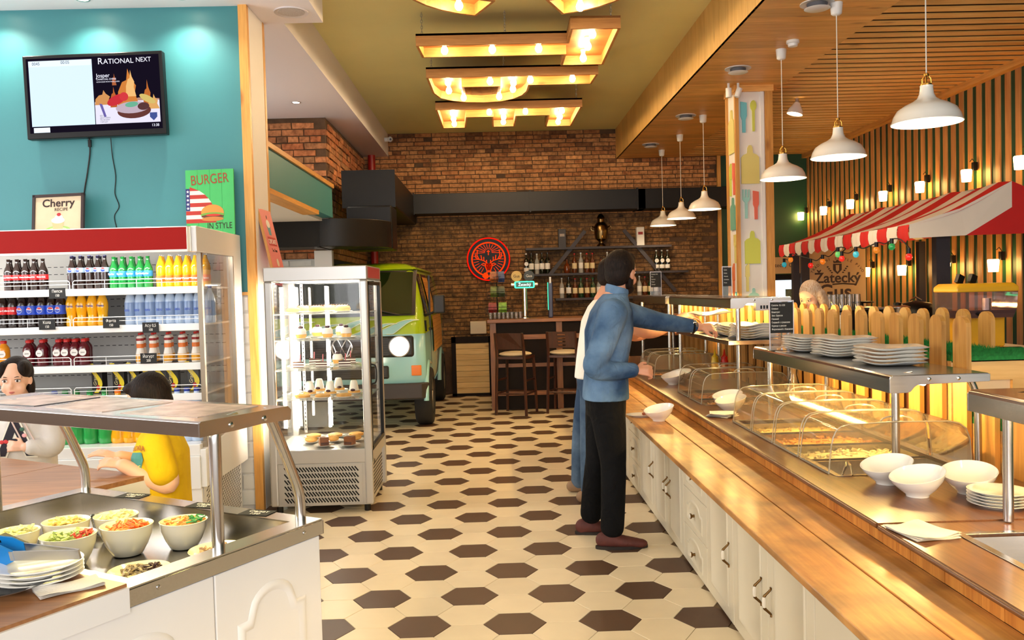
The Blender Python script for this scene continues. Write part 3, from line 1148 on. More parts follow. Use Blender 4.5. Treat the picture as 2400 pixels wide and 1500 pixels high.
MB().box(1.52, 1.98, 1.3, 8.5, 0.0, 0.60).build('base', m_darktop, ctr)
MB().box(1.262, 1.28, 1.3, 8.5, 0.645, 0.694).build('riser_back', m_riser, ctr)
y = 1.3
rr = random.Random(4)
while y < 8.4:
    w_ = rr.uniform(0.075, 0.11)
    MB().box(1.2545 + rr.uniform(0, .0015), 1.263, y + 0.001, min(8.5, y + w_) - 0.001, 0.6455, 0.6935).build('riser_board', m_riser, ctr)
    y += w_
# dark top with openings for the food wells: strips around them
WELLS = [(3.50, 5.02), (5.70, 6.55), (7.40, 8.25)]
tops = [(1.237, 1.385, 2.795, 8.5), (1.955, 2.03, 2.795, 8.5)]
ya = 2.795
for a, b_ in WELLS + [(8.5, 8.5)]:
    tops.append((1.385, 1.955, ya, a))
    ya = b_
tb = MB()
for x0, x1, y0, y1 in tops:
    if y1 > y0:
        tb.box(x0, x1, y0, y1, 0.694, 0.715)
tb.build('worktop', m_darktop, ctr)
tb = MB()
tb.box(1.240, 1.43, 1.3, 2.79, 0.690, 0.711)
tb.box(1.43, 2.03, 2.66, 2.79, 0.690, 0.711)
tb.build('worktop_end', m_darktop, ctr)
MB().tube([(1.2375, 2.80, 0.7045), (1.2375, 8.5, 0.7045)], 0.0095, 8).build('edge_roll', m_darktop, ctr, 50)
MB().tube([(1.2405, 1.3, 0.7005), (1.2405, 2.788, 0.7005)], 0.0095, 8).build('edge_roll', m_darktop, ctr, 50)
# steel wells
for (a, b_), lb in zip(WELLS + [(1.3, 2.655)], ('steel food well under the front four covers', 'steel food well under the middle covers', 'steel food well by the hand of the man in white', 'steel food well at the picture edge by the napkin')):
    x0 = 1.388 if a > 2 else 1.433
    t = T('food_well', lb, 'food well', ((x0 + 1.95) / 2, (a + b_) / 2, 0.6), group='steel food wells in the counter', world=True)
    q = MB()
    q.box(x0, 1.952, a, b_, 0.602, 0.607)
    for (p0, p1, q0, q1) in ((x0, x0 + .004, a, b_), (1.948, 1.952, a, b_), (x0 + .004, 1.948, a, a + .004), (x0 + .004, 1.948, b_ - .004, b_)):
        q.box(p0, p1, q0, q1, 0.605, 0.700)
    q.build('basin', m_steel, t)
    q = MB()
    zr = 0.7145 if a > 2 else 0.7115
    for (p0, p1, q0, q1) in ((x0 - .014, x0 + .012, a - .012, b_ + .012), (1.94, 1.966, a - .012, b_ + .012), (x0 + .012, 1.94, a - .012, a + .012), (x0 + .012, 1.94, b_ - .012, b_ + .012)):
        q.box(p0, p1, q0, q1, zr, zr + 0.003)
    q.build('rim', m_steel, t, bevel=0.001)

# ---------------------------------------------------------------- food pans, food and roll-top covers
m_cover = GLASS('clear_cover_plastic', (255, 252, 244), milky=0.09, mcol=(255, 246, 220), gloss=.8, rough=0.06)
m_cover_edge = GLASS('cover_edge_plastic', (250, 244, 228), milky=0.45, mcol=(255, 246, 225), gloss=1.0, rough=0.1)
PROF = [(0.0, 0.0), (0.006, 0.06), (0.013, 0.12), (0.02, 0.15), (0.033, 0.177), (0.055, 0.195), (0.09, 0.203), (0.30, 0.208), (0.50, 0.204), (0.545, 0.195), (0.575, 0.172), (0.59, 0.13), (0.60, 0.0)]


def cover(y0, label, d=0.335, lift=0.0):
    t = T('roll_top_cover', label, 'food cover', (1.66, y0 + d / 2, 0.718), group='clear roll-top covers over the food')
    pts = [(x - 0.30, z) for x, z in PROF]
    sh = MB()
    n = len(pts)
    vs = [(x, -d / 2, z) for x, z in pts] + [(x, d / 2, z) for x, z in pts]
    sh.add(vs, [(i, i + 1, i + 1 + n, i + n) for i in range(n - 1)])
    sh.build('shell', m_cover, t, 60)
    for s in (-1, 1):
        e = MB()
        e.add([(x, s * d / 2, z) for x, z in pts], [tuple(range(n))])
        e.build('end_wall', m_cover, t)
        MB().tube([(x, s * d / 2, z) for x, z in pts], 0.0032, 6).build('rim', m_cover_edge, t, 60)
    MB().tube([(-0.30, -d / 2, 0.003), (-0.30, d / 2, 0.003)], 0.005, 6).build('lip', m_cover_edge, t, 60)
    MB().tube([(x * 0.07, -d / 2 + 0.03, 0.207 + 0.02 * sqrt(max(0, 1 - x * x))) for x in [q / 6 for q in range(-6, 7)]], 0.004, 6).build('handle', m_cover_edge, t, 60)
    return t


def chips(b, rnd, x0, x1, y0, y1, z, n, s, h):
    for _ in range(n):
        x, y = rnd.uniform(x0, x1), rnd.uniform(y0, y1)
        u = 1 - ((x - (x0 + x1) / 2) / ((x1 - x0) / 2)) ** 2 * ((y - (y0 + y1) / 2) / ((y1 - y0) / 2)) ** 2
        b.cbox((x, y, z + rnd.uniform(0, h) * u), (s * rnd.uniform(.5, 1.8), s * rnd.uniform(.4, .9), s * rnd.uniform(.3, .7)), rnd.uniform(0, 3.1), rnd.uniform(-.5, .5), rnd.uniform(-.5, .5))


FOODS = [((246, 228, 186), 'pale pasta', 0.02), ((236, 168, 90), 'orange fried noodles', 0.016), ((242, 214, 140), 'golden rice', 0.010), ((226, 176, 120), 'browned meat pieces', 0.026),
         ((226, 150, 70), 'roast potato wedges', 0.03), ((210, 190, 130), 'boiled grain', 0.011), ((220, 160, 96), 'stewed vegetables', 0.02), ((226, 200, 140), 'mashed potato', 0.014)]
k = 0
rnd = random.Random(11)
for wi, ys in enumerate(((3.53, 3.895, 4.26, 4.625), (5.735, 6.125), (7.44, 7.83))):
    for ci, y0 in enumerate(ys):
        wn = ('first cover group', 'middle cover group', 'last cover group')[wi]
        cover(y0, 'clear roll-top food cover, %s one of the %s' % (_ORD[ci], wn))
        t = T('food_pan', 'shallow steel food pan under the %s cover of the %s' % (_ORD[ci], wn), 'pan', (1.67, y0 + 0.167, 0.64), group='steel food pans')
        p = MB()
        for (a, b_, c, d, e, f) in ((-.26, .26, -.155, .155, .0, .004), (-.262, -.256, -.155, .155, 0, .062), (.256, .262, -.155, .155, 0, .062), (-.262, .262, -.158, -.153, 0, .062), (-.262, .262, .153, .158, 0, .062)):
            p.box(a, b_, c, d, e, f)
        p.build('tray', m_steel, t)
        p = MB()
        for (a, b_, c, d) in ((-.275, -.255, -.165, .165), (.255, .275, -.165, .165), (-.255, .255, -.165, -.15), (-.255, .255, .15, .165)):
            p.box(a, b_, c, d, .060, .0635)
        p.build('flange', m_steel, t)
        if wi == 0 and ci == 0:
            continue
        fc, fn, fs = FOODS[k % len(FOODS)]
        k += 1
        f = MB()
        f.loft([[(1.67 - .25, y0 + .02, .646), (1.67 + .25, y0 + .02, .646), (1.67 + .25, y0 + .315, .646), (1.67 - .25, y0 + .315, .646)],
                [(1.67 - .25, y0 + .02, .668), (1.67 + .25, y0 + .02, .668), (1.67 + .25, y0 + .315, .668), (1.67 - .25, y0 + .315, .668)],
                [(1.67 - .15, y0 + .09, .684), (1.67 + .15, y0 + .09, .684), (1.67 + .15, y0 + .25, .684), (1.67 - .15, y0 + .25, .684)]])
        chips(f, rnd, 1.43, 1.91, y0 + .03, y0 + .305, .670, 190, fs, .02)
        o = f.build('food_heap', M('food_%d' % (k % len(FOODS)), fc, 0.45, var=0.25, vs=40), None)
        tag(o, 'heap of %s under the %s cover of the %s' % (fn, _ORD[ci], wn), 'food', kind='stuff')
# small dish and tongs in the open steel pan nearest the bowls
t = T('serving_tongs', 'small steel tongs leaning out of the open pan', 'tongs', (1.44, 3.55, 0.72), world=True)
MB().tube([(1.40, 3.49, .722), (1.43, 3.53, .745), (1.455, 3.58, .755), (1.46, 3.60, .75)], [.004, .005, .005, .004], 6).build('arm', m_pipe, t, 60)
MB().tube([(1.435, 3.47, .722), (1.45, 3.52, .745), (1.46, 3.58, .757), (1.46, 3.60, .75)], [.004, .005, .005, .004], 6).build('arm', m_pipe, t, 60)

# ---------------------------------------------------------------- steel gantries
m_heat = EMIT('heat_tube', (255, 212, 130), 95)
m_bolt = M('bolt_steel', (215, 215, 215), 0.2, metal=1)


def gantry(y0, y1, z, label, lower=None, x0=1.585, x1=1.99, posts=None):
    t = T('serving_gantry', label, 'gantry', (1.66, (y0 + y1) / 2, 0.715), group='steel serving gantries', world=True)
    prof = [(x0, z - 0.072), (x0, z - 0.014), (x0 + 0.004, z - 0.004), (x0 + 0.014, z), (x1, z), (x1, z - 0.028), (x1 - 0.004, z - 0.028), (x1 - 0.004, z - 0.006), (x0 + 0.014, z - 0.006), (x0 + 0.006, z - 0.014), (x0 + 0.006, z - 0.072)]
    MB().prism(prof, 'y', y0, y1).build('shelf_plate', m_steel_y, t, bevel=0.0015)
    for ye in (y0, y1):
        s = -1 if ye == y0 else 1
        ep = [(x0, z - 0.072), (x0 + 0.07, z - 0.072), (x0 + 0.085, z - 0.068), (x0 + 0.10, z - 0.05), (x0 + 0.115, z - 0.04), (x1, z - 0.034), (x1 + 0.005, z - 0.03), (x1 + 0.005, z - 0.003), (x0 + 0.012, z - 0.001), (x0, z - 0.014)]
        e = MB().prism(ep, 'y', ye - 0.004 * (s < 0), ye + 0.004 * (s > 0)).build('end_plate', m_steel, t, bevel=0.001)
        for bx in (x0 + 0.16, x0 + 0.28):
            MB(Matrix.Translation((bx, ye + s * 0.004, z - 0.018)) @ Matrix.Rotation(radians(90 * -s), 4, 'X')).lathe([(0.008, 0), (0.0075, 0.003), (0.003, 0.005)], n=10).build('bolt', m_bolt, e, 50)
    for yp in posts or (y0 + 0.06, y1 - 0.06):
        MB().tube(bez([(x0 + 0.14, yp, z - 0.012), (x0 + 0.095, yp, z - 0.02), (x0 + 0.072, yp, z - 0.06), (x0 + 0.07, yp, z - 0.12)], 8) + [(x0 + 0.07, yp, 0.716)], 0.0165, 12).build('post', m_pipe, t, 60)
        MB().tube(bez([(x1 - 0.08, yp, z - 0.015), (x1 - 0.03, yp, z - 0.025), (x1 + 0.005, yp, z - 0.1), (x1 + 0.01, yp, 0.95), (x1 + 0.012, yp, 0.716)], 16), 0.0145, 10).build('rear_leg', m_pipe, t, 60)
    h = MB().prism([(x0 + 0.10, z - 0.03), (x0 + 0.26, z - 0.03), (x0 + 0.24, z - 0.006), (x0 + 0.12, z - 0.006)], 'y', y0 + 0.06, y1 - 0.06).build('lamp_housing', m_steel_y, t)
    MB().tube([(x0 + 0.18, y0 + 0.08, z - 0.044), (x0 + 0.18, y1 - 0.08, z - 0.044)], 0.011, 10).build('heat_tube', m_heat, h, 60)
    if lower:
        MB().box(x0 - 0.01, x1, y0 + 0.03, y1 - 0.1, lower - 0.03, lower).build('lower_shelf', m_steel_y, t, bevel=0.002)
        v = MB().box(x0 + 0.17, x0 + 0.32, y0 - 0.005, y0 + 0.05, z - 0.09, z - 0.034).build('vent_box', m_steel, t)
        for q in range(5):
            MB().box(x0 + 0.20 + q * 0.02, x0 + 0.212 + q * 0.02, y0 - 0.008, y0 - 0.004, z - 0.078, z - 0.055).build('vent_slot', m_black, v)
    return t


gantry(0.9, 2.88, 1.135, 'steel serving gantry at the picture edge, holding a lit acrylic menu stand', posts=(1.2, 2.77))
gantry(3.46, 5.30, 1.125, 'low steel serving gantry carrying three stacks of white plates', posts=(3.56, 5.2))
gantry(5.80, 7.85, 1.42, 'two-tier steel gantry the men reach into', lower=1.13, posts=(5.87, 7.72))
gantry(8.02, 9.9, 1.42, 'two-tier steel gantry furthest along the buffet', lower=1.13, posts=(8.2, 9.7))
MB().box(1.27, 2.03, 8.5, 10.0, 0.0, 0.715).build('counter_end', m_darktop, ctr)

# ---------------------------------------------------------------- crockery
def lathe_thing(name, label, cat, loc, prof, mat, n=32, group=None, rz=0, tiltk=0.0, sx=1, sy=1):
    t = MB().lathe(prof, n=n, sx=sx, sy=sy)
    if tiltk:
        zmax = max(p[1] for p in prof)
        t.v = [(x, y, z + tiltk * x * (z / zmax) ** 1.5) for x, y, z in t.v]
    o = t.build(name, mat, None, 45)
    o.location = loc
    o.rotation_euler = (0, 0, rz)
    return tag(o, label, cat, group)


BOWL = [(0.001, 0.006), (0.032, 0.004), (0.036, 0.0), (0.038, 0.008), (0.06, 0.028), (0.08, 0.055), (0.0885, 0.078), (0.0865, 0.079), (0.077, 0.056), (0.056, 0.032), (0.03, 0.016), (0.001, 0.014)]
for (x, y, z, rz, lb) in ((1.515, 3.34, .7155, .5, 'white slanted bowl nearest the open food pan'), (1.533, 3.13, .7155, .4, 'white slanted bowl in the middle of the three on the counter'), (1.735, 3.15, .7155, .9, 'white slanted bowl beside the small plate stack'),
                          (1.46, 5.38, .7155, .5, 'white slanted bowl behind the folded napkins on the counter'), (1.50, 5.60, .7155, .7, 'white slanted bowl against the middle food covers'),
                          (1.43, 6.98, .7155, .5, 'white slanted bowl past the denim man\'s hand'), (1.52, 7.15, .7155, .6, 'white slanted bowl tucked behind another near the far covers'), (1.04, 5.55, .6455, .5, 'white slanted bowl resting on the pine ledge')):
    lathe_thing('slanted_bowl', lb, 'bowl', (x, y, z), [(a * 1.1, c * 1.05) for a, c in BOWL], m_porc, 36, 'white slanted bowls', rz, tiltk=0.24)
PLATE = [(0.001, 0.004), (0.06, 0.002), (0.064, 0.0), (0.068, 0.004), (0.10, 0.014), (0.101, 0.016), (0.098, 0.0165), (0.066, 0.0065), (0.001, 0.006)]
for i in range(5):
    lathe_thing('round_plate', 'small round white plate, %s from the top of the stack by the post' % _ORD[4 - i], 'plate', (1.735, 2.96, .7155 + i * 0.0105), PLATE, m_porc, 32, 'small plate stack on the counter')


def square_plate(s=0.14, wave=0.0035):
    b = MB()
    def ring(k, z, wv):
        out = []
        for i in range(40):
            a = 2 * pi * i / 40
            c, s_ = cos(a), sin(a)
            r = k * (abs(c) ** 4 + abs(s_) ** 4) ** (-0.25)
            out.append((r * c, r * s_, z + wv * sin(4 * a + .6)))
        return out
    b.loft([ring(.06, .0, 0), ring(.085, .0, 0), ring(s, .016, wave), ring(s + .002, .019, wave), ring(s - .004, .0195, wave), ring(.086, .005, 0), ring(.06, .005, 0)])
    return b.mesh('square_plate', m_porc, 45)


sqm = square_plate()
rr = random.Random(3)


def stack(n, x, y, z, where, grp, me=sqm, dz=0.0135, sc=1.0, cat='plate', nm='square_plate', rz0=0.0):
    for i in range(n):
        o = bpy.data.objects.new(nm, me)
        COL.objects.link(o)
        o.location = (x + rr.uniform(-.006, .006), y + rr.uniform(-.006, .006), z + i * dz)
        o.rotation_euler = (0, 0, rz0 + rr.uniform(-.08, .08))
        o.scale = (sc, sc, sc)
        tag(o, 'wavy white square plate, %s from the top of the %s' % (_ORD[n - 1 - i], where), cat, grp)


stack(5, 1.80, 3.92, 1.126, 'front stack on the low gantry', 'front plate stack', dz=0.0165)
stack(7, 1.79, 4.42, 1.126, 'middle stack on the low gantry', 'middle plate stack')
stack(6, 1.77, 4.83, 1.126, 'rear stack on the low gantry', 'rear plate stack')
wvm = square_plate(0.14, 0.009)
stack(6, 1.80, 6.02, 1.131, 'stack under the denim man\'s hand', 'plates on the two-tier gantry', wvm, 0.0165, sc=(1.1))
stack(5, 1.80, 6.42, 1.131, 'second stack on the two-tier gantry', 'plates on the two-tier gantry', wvm, 0.0165, sc=(1.1))
stack(4, 1.80, 6.90, 1.131, 'stack under the other man\'s hand', 'plates on the two-tier gantry', wvm, 0.0165, sc=(1.1))
# clear cups stacked and tipped
m_cup = GLASS('clear_cup', (255, 255, 255), milky=0.14, mcol=(255, 255, 255), gloss=1.5, rough=0.05)
for i in range(9):
    b = MB().lathe([(0.001, 0.001), (0.03, 0.0), (0.043, 0.095), (0.045, 0.096), (0.042, 0.094), (0.029, 0.002), (0.001, 0.003)], n=24)
    o = b.build('plastic_cup', m_cup, None, 45)
    o.location = (1.905 + i * 0.0012, 3.02, .717 + i * 0.010)
    o.rotation_euler = (0, radians(7), 0)
    tag(o, 'clear plastic cup, %s from the top of the tipped stack' % _ORD[8 - i], 'cup', 'stack of clear cups')


def napkin(loc, rz, label, layers=3, s=(0.145, 0.15), fan=0.25, puff=0.004):
    t = T('napkin', label, 'napkin', loc, rz, group='folded paper napkins')
    for i in range(layers):
        b = MB(Matrix.Translation((0, 0, i * puff)) @ Matrix.Rotation(fan * i * .4, 4, 'Z'))
        n = 9
        vs = []
        for j in range(n):
            for q in range(n):
                u, v = j / (n - 1) - .5, q / (n - 1) - .5
                vs.append((u * s[0], v * s[1], 0.001 + 0.003 * sin(u * 7 + i) * cos(v * 5) * (i + 1) / 2 + 0.003))
        fs = [(j * n + q, j * n + q + 1, (j + 1) * n + q + 1, (j + 1) * n + q) for j in range(n - 1) for q in range(n - 1)]
        b.add(vs, fs)
        b.add([(x, y, z - 0.0025) for x, y, z in vs], [f[::-1] for f in fs])
        b.build('sheet', M('paper_napkin', (246, 240, 232), 0.9, bump=0.15, bs=200), t, 50)
    return t


napkin((1.325, 2.68, .7115), 0.15, 'folded white napkin on the walnut strip by the steel well', s=(0.15, 0.17))
napkin((1.36, 5.2, .716), 0.75, 'folded white napkins fanned beside the slanted bowls', layers=4, s=(0.14, 0.15), fan=.5, puff=.006)
# plate with salad on the ledge
t = T('salad_plate', 'white oval plate with a small salad on the pine ledge', 'plate', (0.975, 5.76, .6455))
MB().lathe(PLATE, n=32, sx=1.15, sy=0.8).build('dish', m_porc, t, 45)
b = MB()
chips(b, random.Random(5), .0, .09, -.03, .03, .012, 60, .014, .035)
b.build('salad_topping', M('salad_mix', (150, 74, 40), 0.5, var=0.6, vs=50), t, kind='stuff')

# ---------------------------------------------------------------- menu stands
m_acry = GLASS('acrylic_sheet', (250, 250, 255), milky=0.12, gloss=1.6, rough=0.02)


def menu_stand(loc, w_, h, label, lines, rz=0.0, board=(0.0, 0.0, 1.0, 0.9), tsize=0.014):
    t = T('menu_stand', label, 'menu', loc, rz, group='acrylic menu stands on the gantries')
    MB().box(-w_ / 2, w_ / 2, -0.003, 0.0, 0.0, h).build('acrylic_panel', m_acry, t)
    MB().box(-w_ / 2 - 0.01, w_ / 2 + 0.01, -0.05, 0.05, 0, 0.003).build('acrylic_foot', m_acry, t)
    fr = MB()
    for (a, b_, c, d) in ((-w_ / 2, -w_ / 2 + .004, 0, h), (w_ / 2 - .004, w_ / 2, 0, h), (-w_ / 2 + .004, w_ / 2 - .004, h - .004, h)):
        fr.box(a, b_, -.005, .001, c, d)
    fr.build('bright_edge', M('acrylic_edge', (232, 228, 240), 0.2), t)
    z0 = h * 0.34
    cd_ = MB().box(-w_ / 2 + .006, w_ / 2 - .006, -0.007, -0.0045, z0, h - 0.01).build('chalk_card', m_chalk, t)
    n = len(lines)
    for i, s in enumerate(lines):
        text_mesh('chalk_line', s, tsize, m_chalktxt, cd_, frame_mtx((-w_ / 2 + .012, -0.0078, h - 0.028 - i * (h - z0 - 0.03) / max(n, 1)), (1, 0, 0), (0, 0, 1)), 0.0004, 'LEFT', xs=0.8)
    return t


menu_stand((1.655, 4.98, 1.126), 0.145, 0.285, 'acrylic stand with chalk menu on the low plate gantry', ['Салаты  0,1-250', 'Оливье', 'Винегрет', 'Зел. Одесса', 'Свежий', 'Сырный с гренками', 'Курица с рисом', 'Фирменный с бананом'], 0.05)
menu_stand((1.78, 6.6, 1.421), 0.075, 0.23, 'narrow acrylic chalk menu on the two-tier gantry, beside the column', ['Супы', 'Борщ', 'Лапша', 'Солянка', 'Плов'], 0.0, tsize=0.012)
menu_stand((1.72, 9.2, 1.421), 0.12, 0.25, 'acrylic chalk menu on the far gantry, next to the man\'s beard', ['Гарнир 150', 'Рис', 'Гречка', 'Пюре', 'Овощи'], 0.0, tsize=0.016)
menu_stand((1.83, 2.45, 1.136), 0.16, 0.42, 'tall acrylic chalk menu with a glowing edge at the picture border', ['С', 'О', 'У', 'С', 'Ы'], 0.0, tsize=0.03)
# squeeze bottles, carafe with dried grass
SQ = [(0.001, 0), (0.03, 0), (0.032, 0.01), (0.032, 0.15), (0.026, 0.17)]
for (x, nm, c, q) in ((1.93, 'ketchup', (200, 28, 16), 'red squeeze sauce bottle against the pine fence'), (1.85, 'mustard', (230, 190, 40), 'yellow squeeze sauce bottle against the pine fence')):
    t = T('squeeze_bottle', q, 'bottle', (x, 7.28, .716), group='squeeze bottles')
    MB().lathe(SQ, n=20).build('body', M(nm + '_plastic', c, 0.3), t, 45)
    MB().lathe([(0.028, .17), (0.028, .19), (0.012, .205), (0.004, .25), (0.003, .252)], n=16).build('nozzle', M(nm + '_plastic', c, 0.3), t, 45)
t = T('glass_carafe', 'clear glass carafe with dried wheat behind the gantry post', 'carafe', (1.90, 5.50, .716))
MB().lathe([(0.001, .003), (0.045, 0.0), (0.062, 0.03), (0.06, 0.09), (0.035, 0.16), (0.022, 0.21), (0.03, 0.265), (0.028, 0.265), (0.02, 0.21), (0.033, 0.16), (0.057, 0.09), (0.059, 0.03), (0.043, 0.004)], n=28, cap=False).build('body', GLASS('carafe_glass', (250, 246, 232), milky=0.08, gloss=1.6), t, 60)
b = MB()
rw = random.Random(9)
for i in range(16):
    dx, dy = rw.uniform(-.09, .06), rw.uniform(-.06, .06)
    b.tube([(0, 0, .02), (dx * .3, dy * .3, .26), (dx, dy, rw.uniform(.34, .43))], [.0015, .0015, .006], 5)
b.build('dried_wheat', M('wheat_straw', (190, 150, 90), 0.8), t)

# ---------------------------------------------------------------- picket fences with turf boxes
m_picket = WOOD('picket_pine', (186, 126, 54), (216, 160, 84), 2, 0.45, orand=0.08)
m_turf = M('artificial_turf', (40, 130, 56), 0.9, var=0.3, vs=60)


def picket(loc, wd, z0, z1, th=0.022):
    b = MB()
    n = 8
    poly = [(-wd / 2, z0), (wd / 2, z0)] + [(wd / 2 * cos(pi * i / n), z1 - wd * 0.42 + wd * 0.42 * sin(pi * i / n)) for i in range(n + 1)]
    b.prism(poly, 'x', -th / 2, th / 2)
    b.v = [(x, y, z) for x, y, z in b.v]
    return b


def fence(xf, ys, z0, z1, label):
    t = T('picket_fence', label, 'fence', (xf, (ys[0] + ys[-1]) / 2, 0), group='pine picket fences behind the buffet', world=True)
    me = picket(None, 0.112, z0, z1).mesh('picket', m_picket)
    for i, y in enumerate(ys):
        o = bpy.data.objects.new('picket', me)
        COL.objects.link(o)
        o.location = (xf, y, rr.uniform(-.006, .006))
        put(o, t)
    for z in (z0 + 0.15, z0 + 0.7):
        MB().box(xf + 0.012, xf + 0.035, ys[0] - .05, ys[-1] + .05, z, z + 0.08).build('rail', m_wood_yy, t)
    return t


fence(2.045, [3.76 + i * 0.208 for i in range(28)], 0.05, 1.345, 'front row of pine pickets with rounded tops along the buffet')
fence(2.43, [4.24 + i * 0.212 for i in range(26)], 0.05, 1.35, 'rear row of pine pickets with rounded tops behind the turf')
fence(2.045, [2.92, 3.13, 3.34, 3.55], 0.05, 1.04, 'short run of low pickets at the picture edge')


def turf(x0, x1, y0, y1, z, n, parent, seed):
    r = random.Random(seed)
    b = MB()
    b.box(x0, x1, y0, y1, z - 0.03, z)
    for _ in range(n):
        x, y = r.uniform(x0, x1), r.uniform(y0, y1)
        if r.random() < .25:
            y = y0 + r.uniform(-.004, .004)
        h = r.uniform(.018, .034)
        dx, dy = r.uniform(-.014, .014), r.uniform(-.014, .014)
        b.add([(x - .003, y, z - .004), (x + .003, y, z - .004), (x + dx, y + dy, z + h)], [(0, 1, 2)])
    return b.build('turf', m_turf, parent, kind='stuff')


m_boxw = WOOD('planter_pine', (214, 160, 92), (236, 190, 124), 0, 0.45, orand=0.05)
t = T('planter_box', 'long pine planter box topped with artificial turf between the fences', 'planter', (2.23, 6.5, 0), world=True)
MB().box(2.07, 2.40, 3.925, 9.6, 0.0, 1.13).build('body', M('planter_side', (92, 50, 26), 0.6, var=.1), t)
MB().box(2.07, 2.40, 3.905, 3.925, 0.0, 1.13).build('end_panel', M('planter_panel', (226, 196, 160), 0.6, var=.04), t)
fr = MB().box(2.062, 2.408, 3.885, 3.92, 1.045, 1.135).build('frame_rail', m_boxw, t)
MB().box(2.345, 2.408, 3.885, 3.92, 0.0, 1.045).build('frame_stile', m_boxw, t)
MB().box(2.062, 2.115, 3.885, 3.92, 0.0, 1.045).build('frame_stile', m_boxw, t)
turf(2.065, 2.405, 3.885, 9.6, 1.16, 14000, t, 1)
t = T('planter_box', 'low pine planter box with turf at the end of the fence', 'planter', (2.25, 3.4, 0), world=True)
MB().box(2.06, 2.5, 2.9, 3.86, 0.0, 0.88).build('body', m_boxw, t)
turf(2.06, 2.5, 2.9, 3.86, 0.91, 3500, t, 2)

# ---------------------------------------------------------------- wall screen
tv = T('wall_screen', 'black flat television screen mounted high on the teal wall', 'television', (-2.705, 6.09, 2.925))
tv.rotation_euler = (0, radians(-1.2), 0)
MB().box(-0.475, 0.475, -0.03, 0.03, -0.285, 0.285).build('housing', m_black, tv, bevel=0.006)
MB().box(-0.18, 0.18, 0.03, 0.058, -0.14, 0.14).build('wall_mount', m_black, tv)


def flat(parent, name, poly, col, y, emit=0.0, rough=0.5):
    b = MB()
    b.add([(x, y, z) for x, z in poly], [tuple(range(len(poly)))])
    m = EMIT('screen_%d_%d_%d' % col, col, emit * .6) if emit else M('print_%d_%d_%d' % col, col, rough)
    return b.build(name, m, parent)


def rect(x0, x1, z0, z1):
    return [(x0, z0), (x1, z0), (x1, z1), (x0, z1)]


def elli(cx, cz, rx, rz, a=0.0, n=24):
    return [(cx + rx * cos(t) * cos(a) - rz * sin(t) * sin(a), cz + rx * cos(t) * sin(a) + rz * sin(t) * cos(a)) for t in [2 * pi * i / n for i in range(n)]]


E1 = 1.0
scr = flat(tv, 'display', rect(-0.452, 0.452, -0.245, 0.262), (26, 20, 36), -0.0305, 0.7)
flat(scr, 'queue_panel', rect(-0.435, -0.005, -0.20, 0.245), (206, 226, 248), -0.0312, 1.1)
flat(scr, 'queue_header', rect(-0.435, -0.005, 0.205, 0.245), (222, 236, 250), -0.0315, 1.1)
flat(scr, 'corner_box', rect(-0.425, -0.315, -0.242, -0.208), (226, 238, 248), -0.0315, 1.1)
flat(scr, 'advert_ground', rect(0.0, 0.44, -0.20, -0.05), (226, 222, 240), -0.0312, 1.0)
flat(scr, 'advert_ground', [(0, -.05), (0.14, -.06), (0.3, -.03), (.44, -.04), (.44, -.06), (0, -.06)], (200, 150, 130), -0.0311, 0.8)
for i, (cx, cz, w_, h_, c) in enumerate(((.23, .04, .075, .13, (214, 130, 60)), (.25, .07, .035, .09, (244, 190, 120)), (.36, -.01, .03, .10, (196, 110, 50)), (.06, -.02, .06, .05, (214, 150, 90)), (.40, -.06, .04, .05, (226, 170, 100)), (.14, .10, .015, .04, (180, 100, 60)), (.13, -.02, .025, .07, (190, 100, 50)))):
    flat(scr, 'flame', [(cx - w_, cz - h_), (cx - w_ * .9, cz - h_ * .2), (cx - w_ * .5, cz + h_ * .3), (cx - w_ * .1, cz + h_ * .4), (cx + w_ * .05, cz + h_), (cx + w_ * .3, cz + h_ * .5), (cx + w_ * .75, cz + h_ * .1), (cx + w_ * .6, cz - h_ * .3), (cx + w_, cz - h_)], c, -0.0314 - i * 0.0001, 0.9)
flat(scr, 'tomato', elli(.15, -.04, .07, .032, .4), (206, 50, 60), -0.0325, 0.9)
flat(scr, 'tomato', elli(.20, -.02, .03, .03), (214, 60, 66), -0.0326, 0.9)
flat(scr, 'pepper', elli(.36, -.04, .06, .022, -.5), (216, 190, 110), -0.0325, 0.9)
flat(scr, 'steak_side', elli(.265, -.12, .115, .05, .05), (110, 62, 56), -0.0327, 0.8)
flat(scr, 'steak_top', elli(.255, -.095, .115, .04, .05), (196, 176, 190), -0.0328, 0.9)
flat(scr, 'steak_crust', elli(.33, -.09, .04, .026, .05), (96, 60, 60), -0.0329, 0.8)
flat(scr, 'herbs', elli(.25, -.075, .045, .018, .1), (110, 180, 150), -0.033, 0.9)
flat(scr, 'fork', [(.03, -.06), (.05, -.065), (.075, -.15), (.06, -.155)], (110, 100, 170), -0.0325, 0.9)
flat(scr, 'shield', [(.37, -.135), (.42, -.135), (.42, -.165), (.395, -.19), (.37, -.165)], (70, 86, 150), -0.0325, 0.9)
m_sc_w = EMIT('screen_text_white', (240, 240, 255), .65)
m_sc_d = EMIT('screen_text_dark', (90, 100, 120), 0.3)
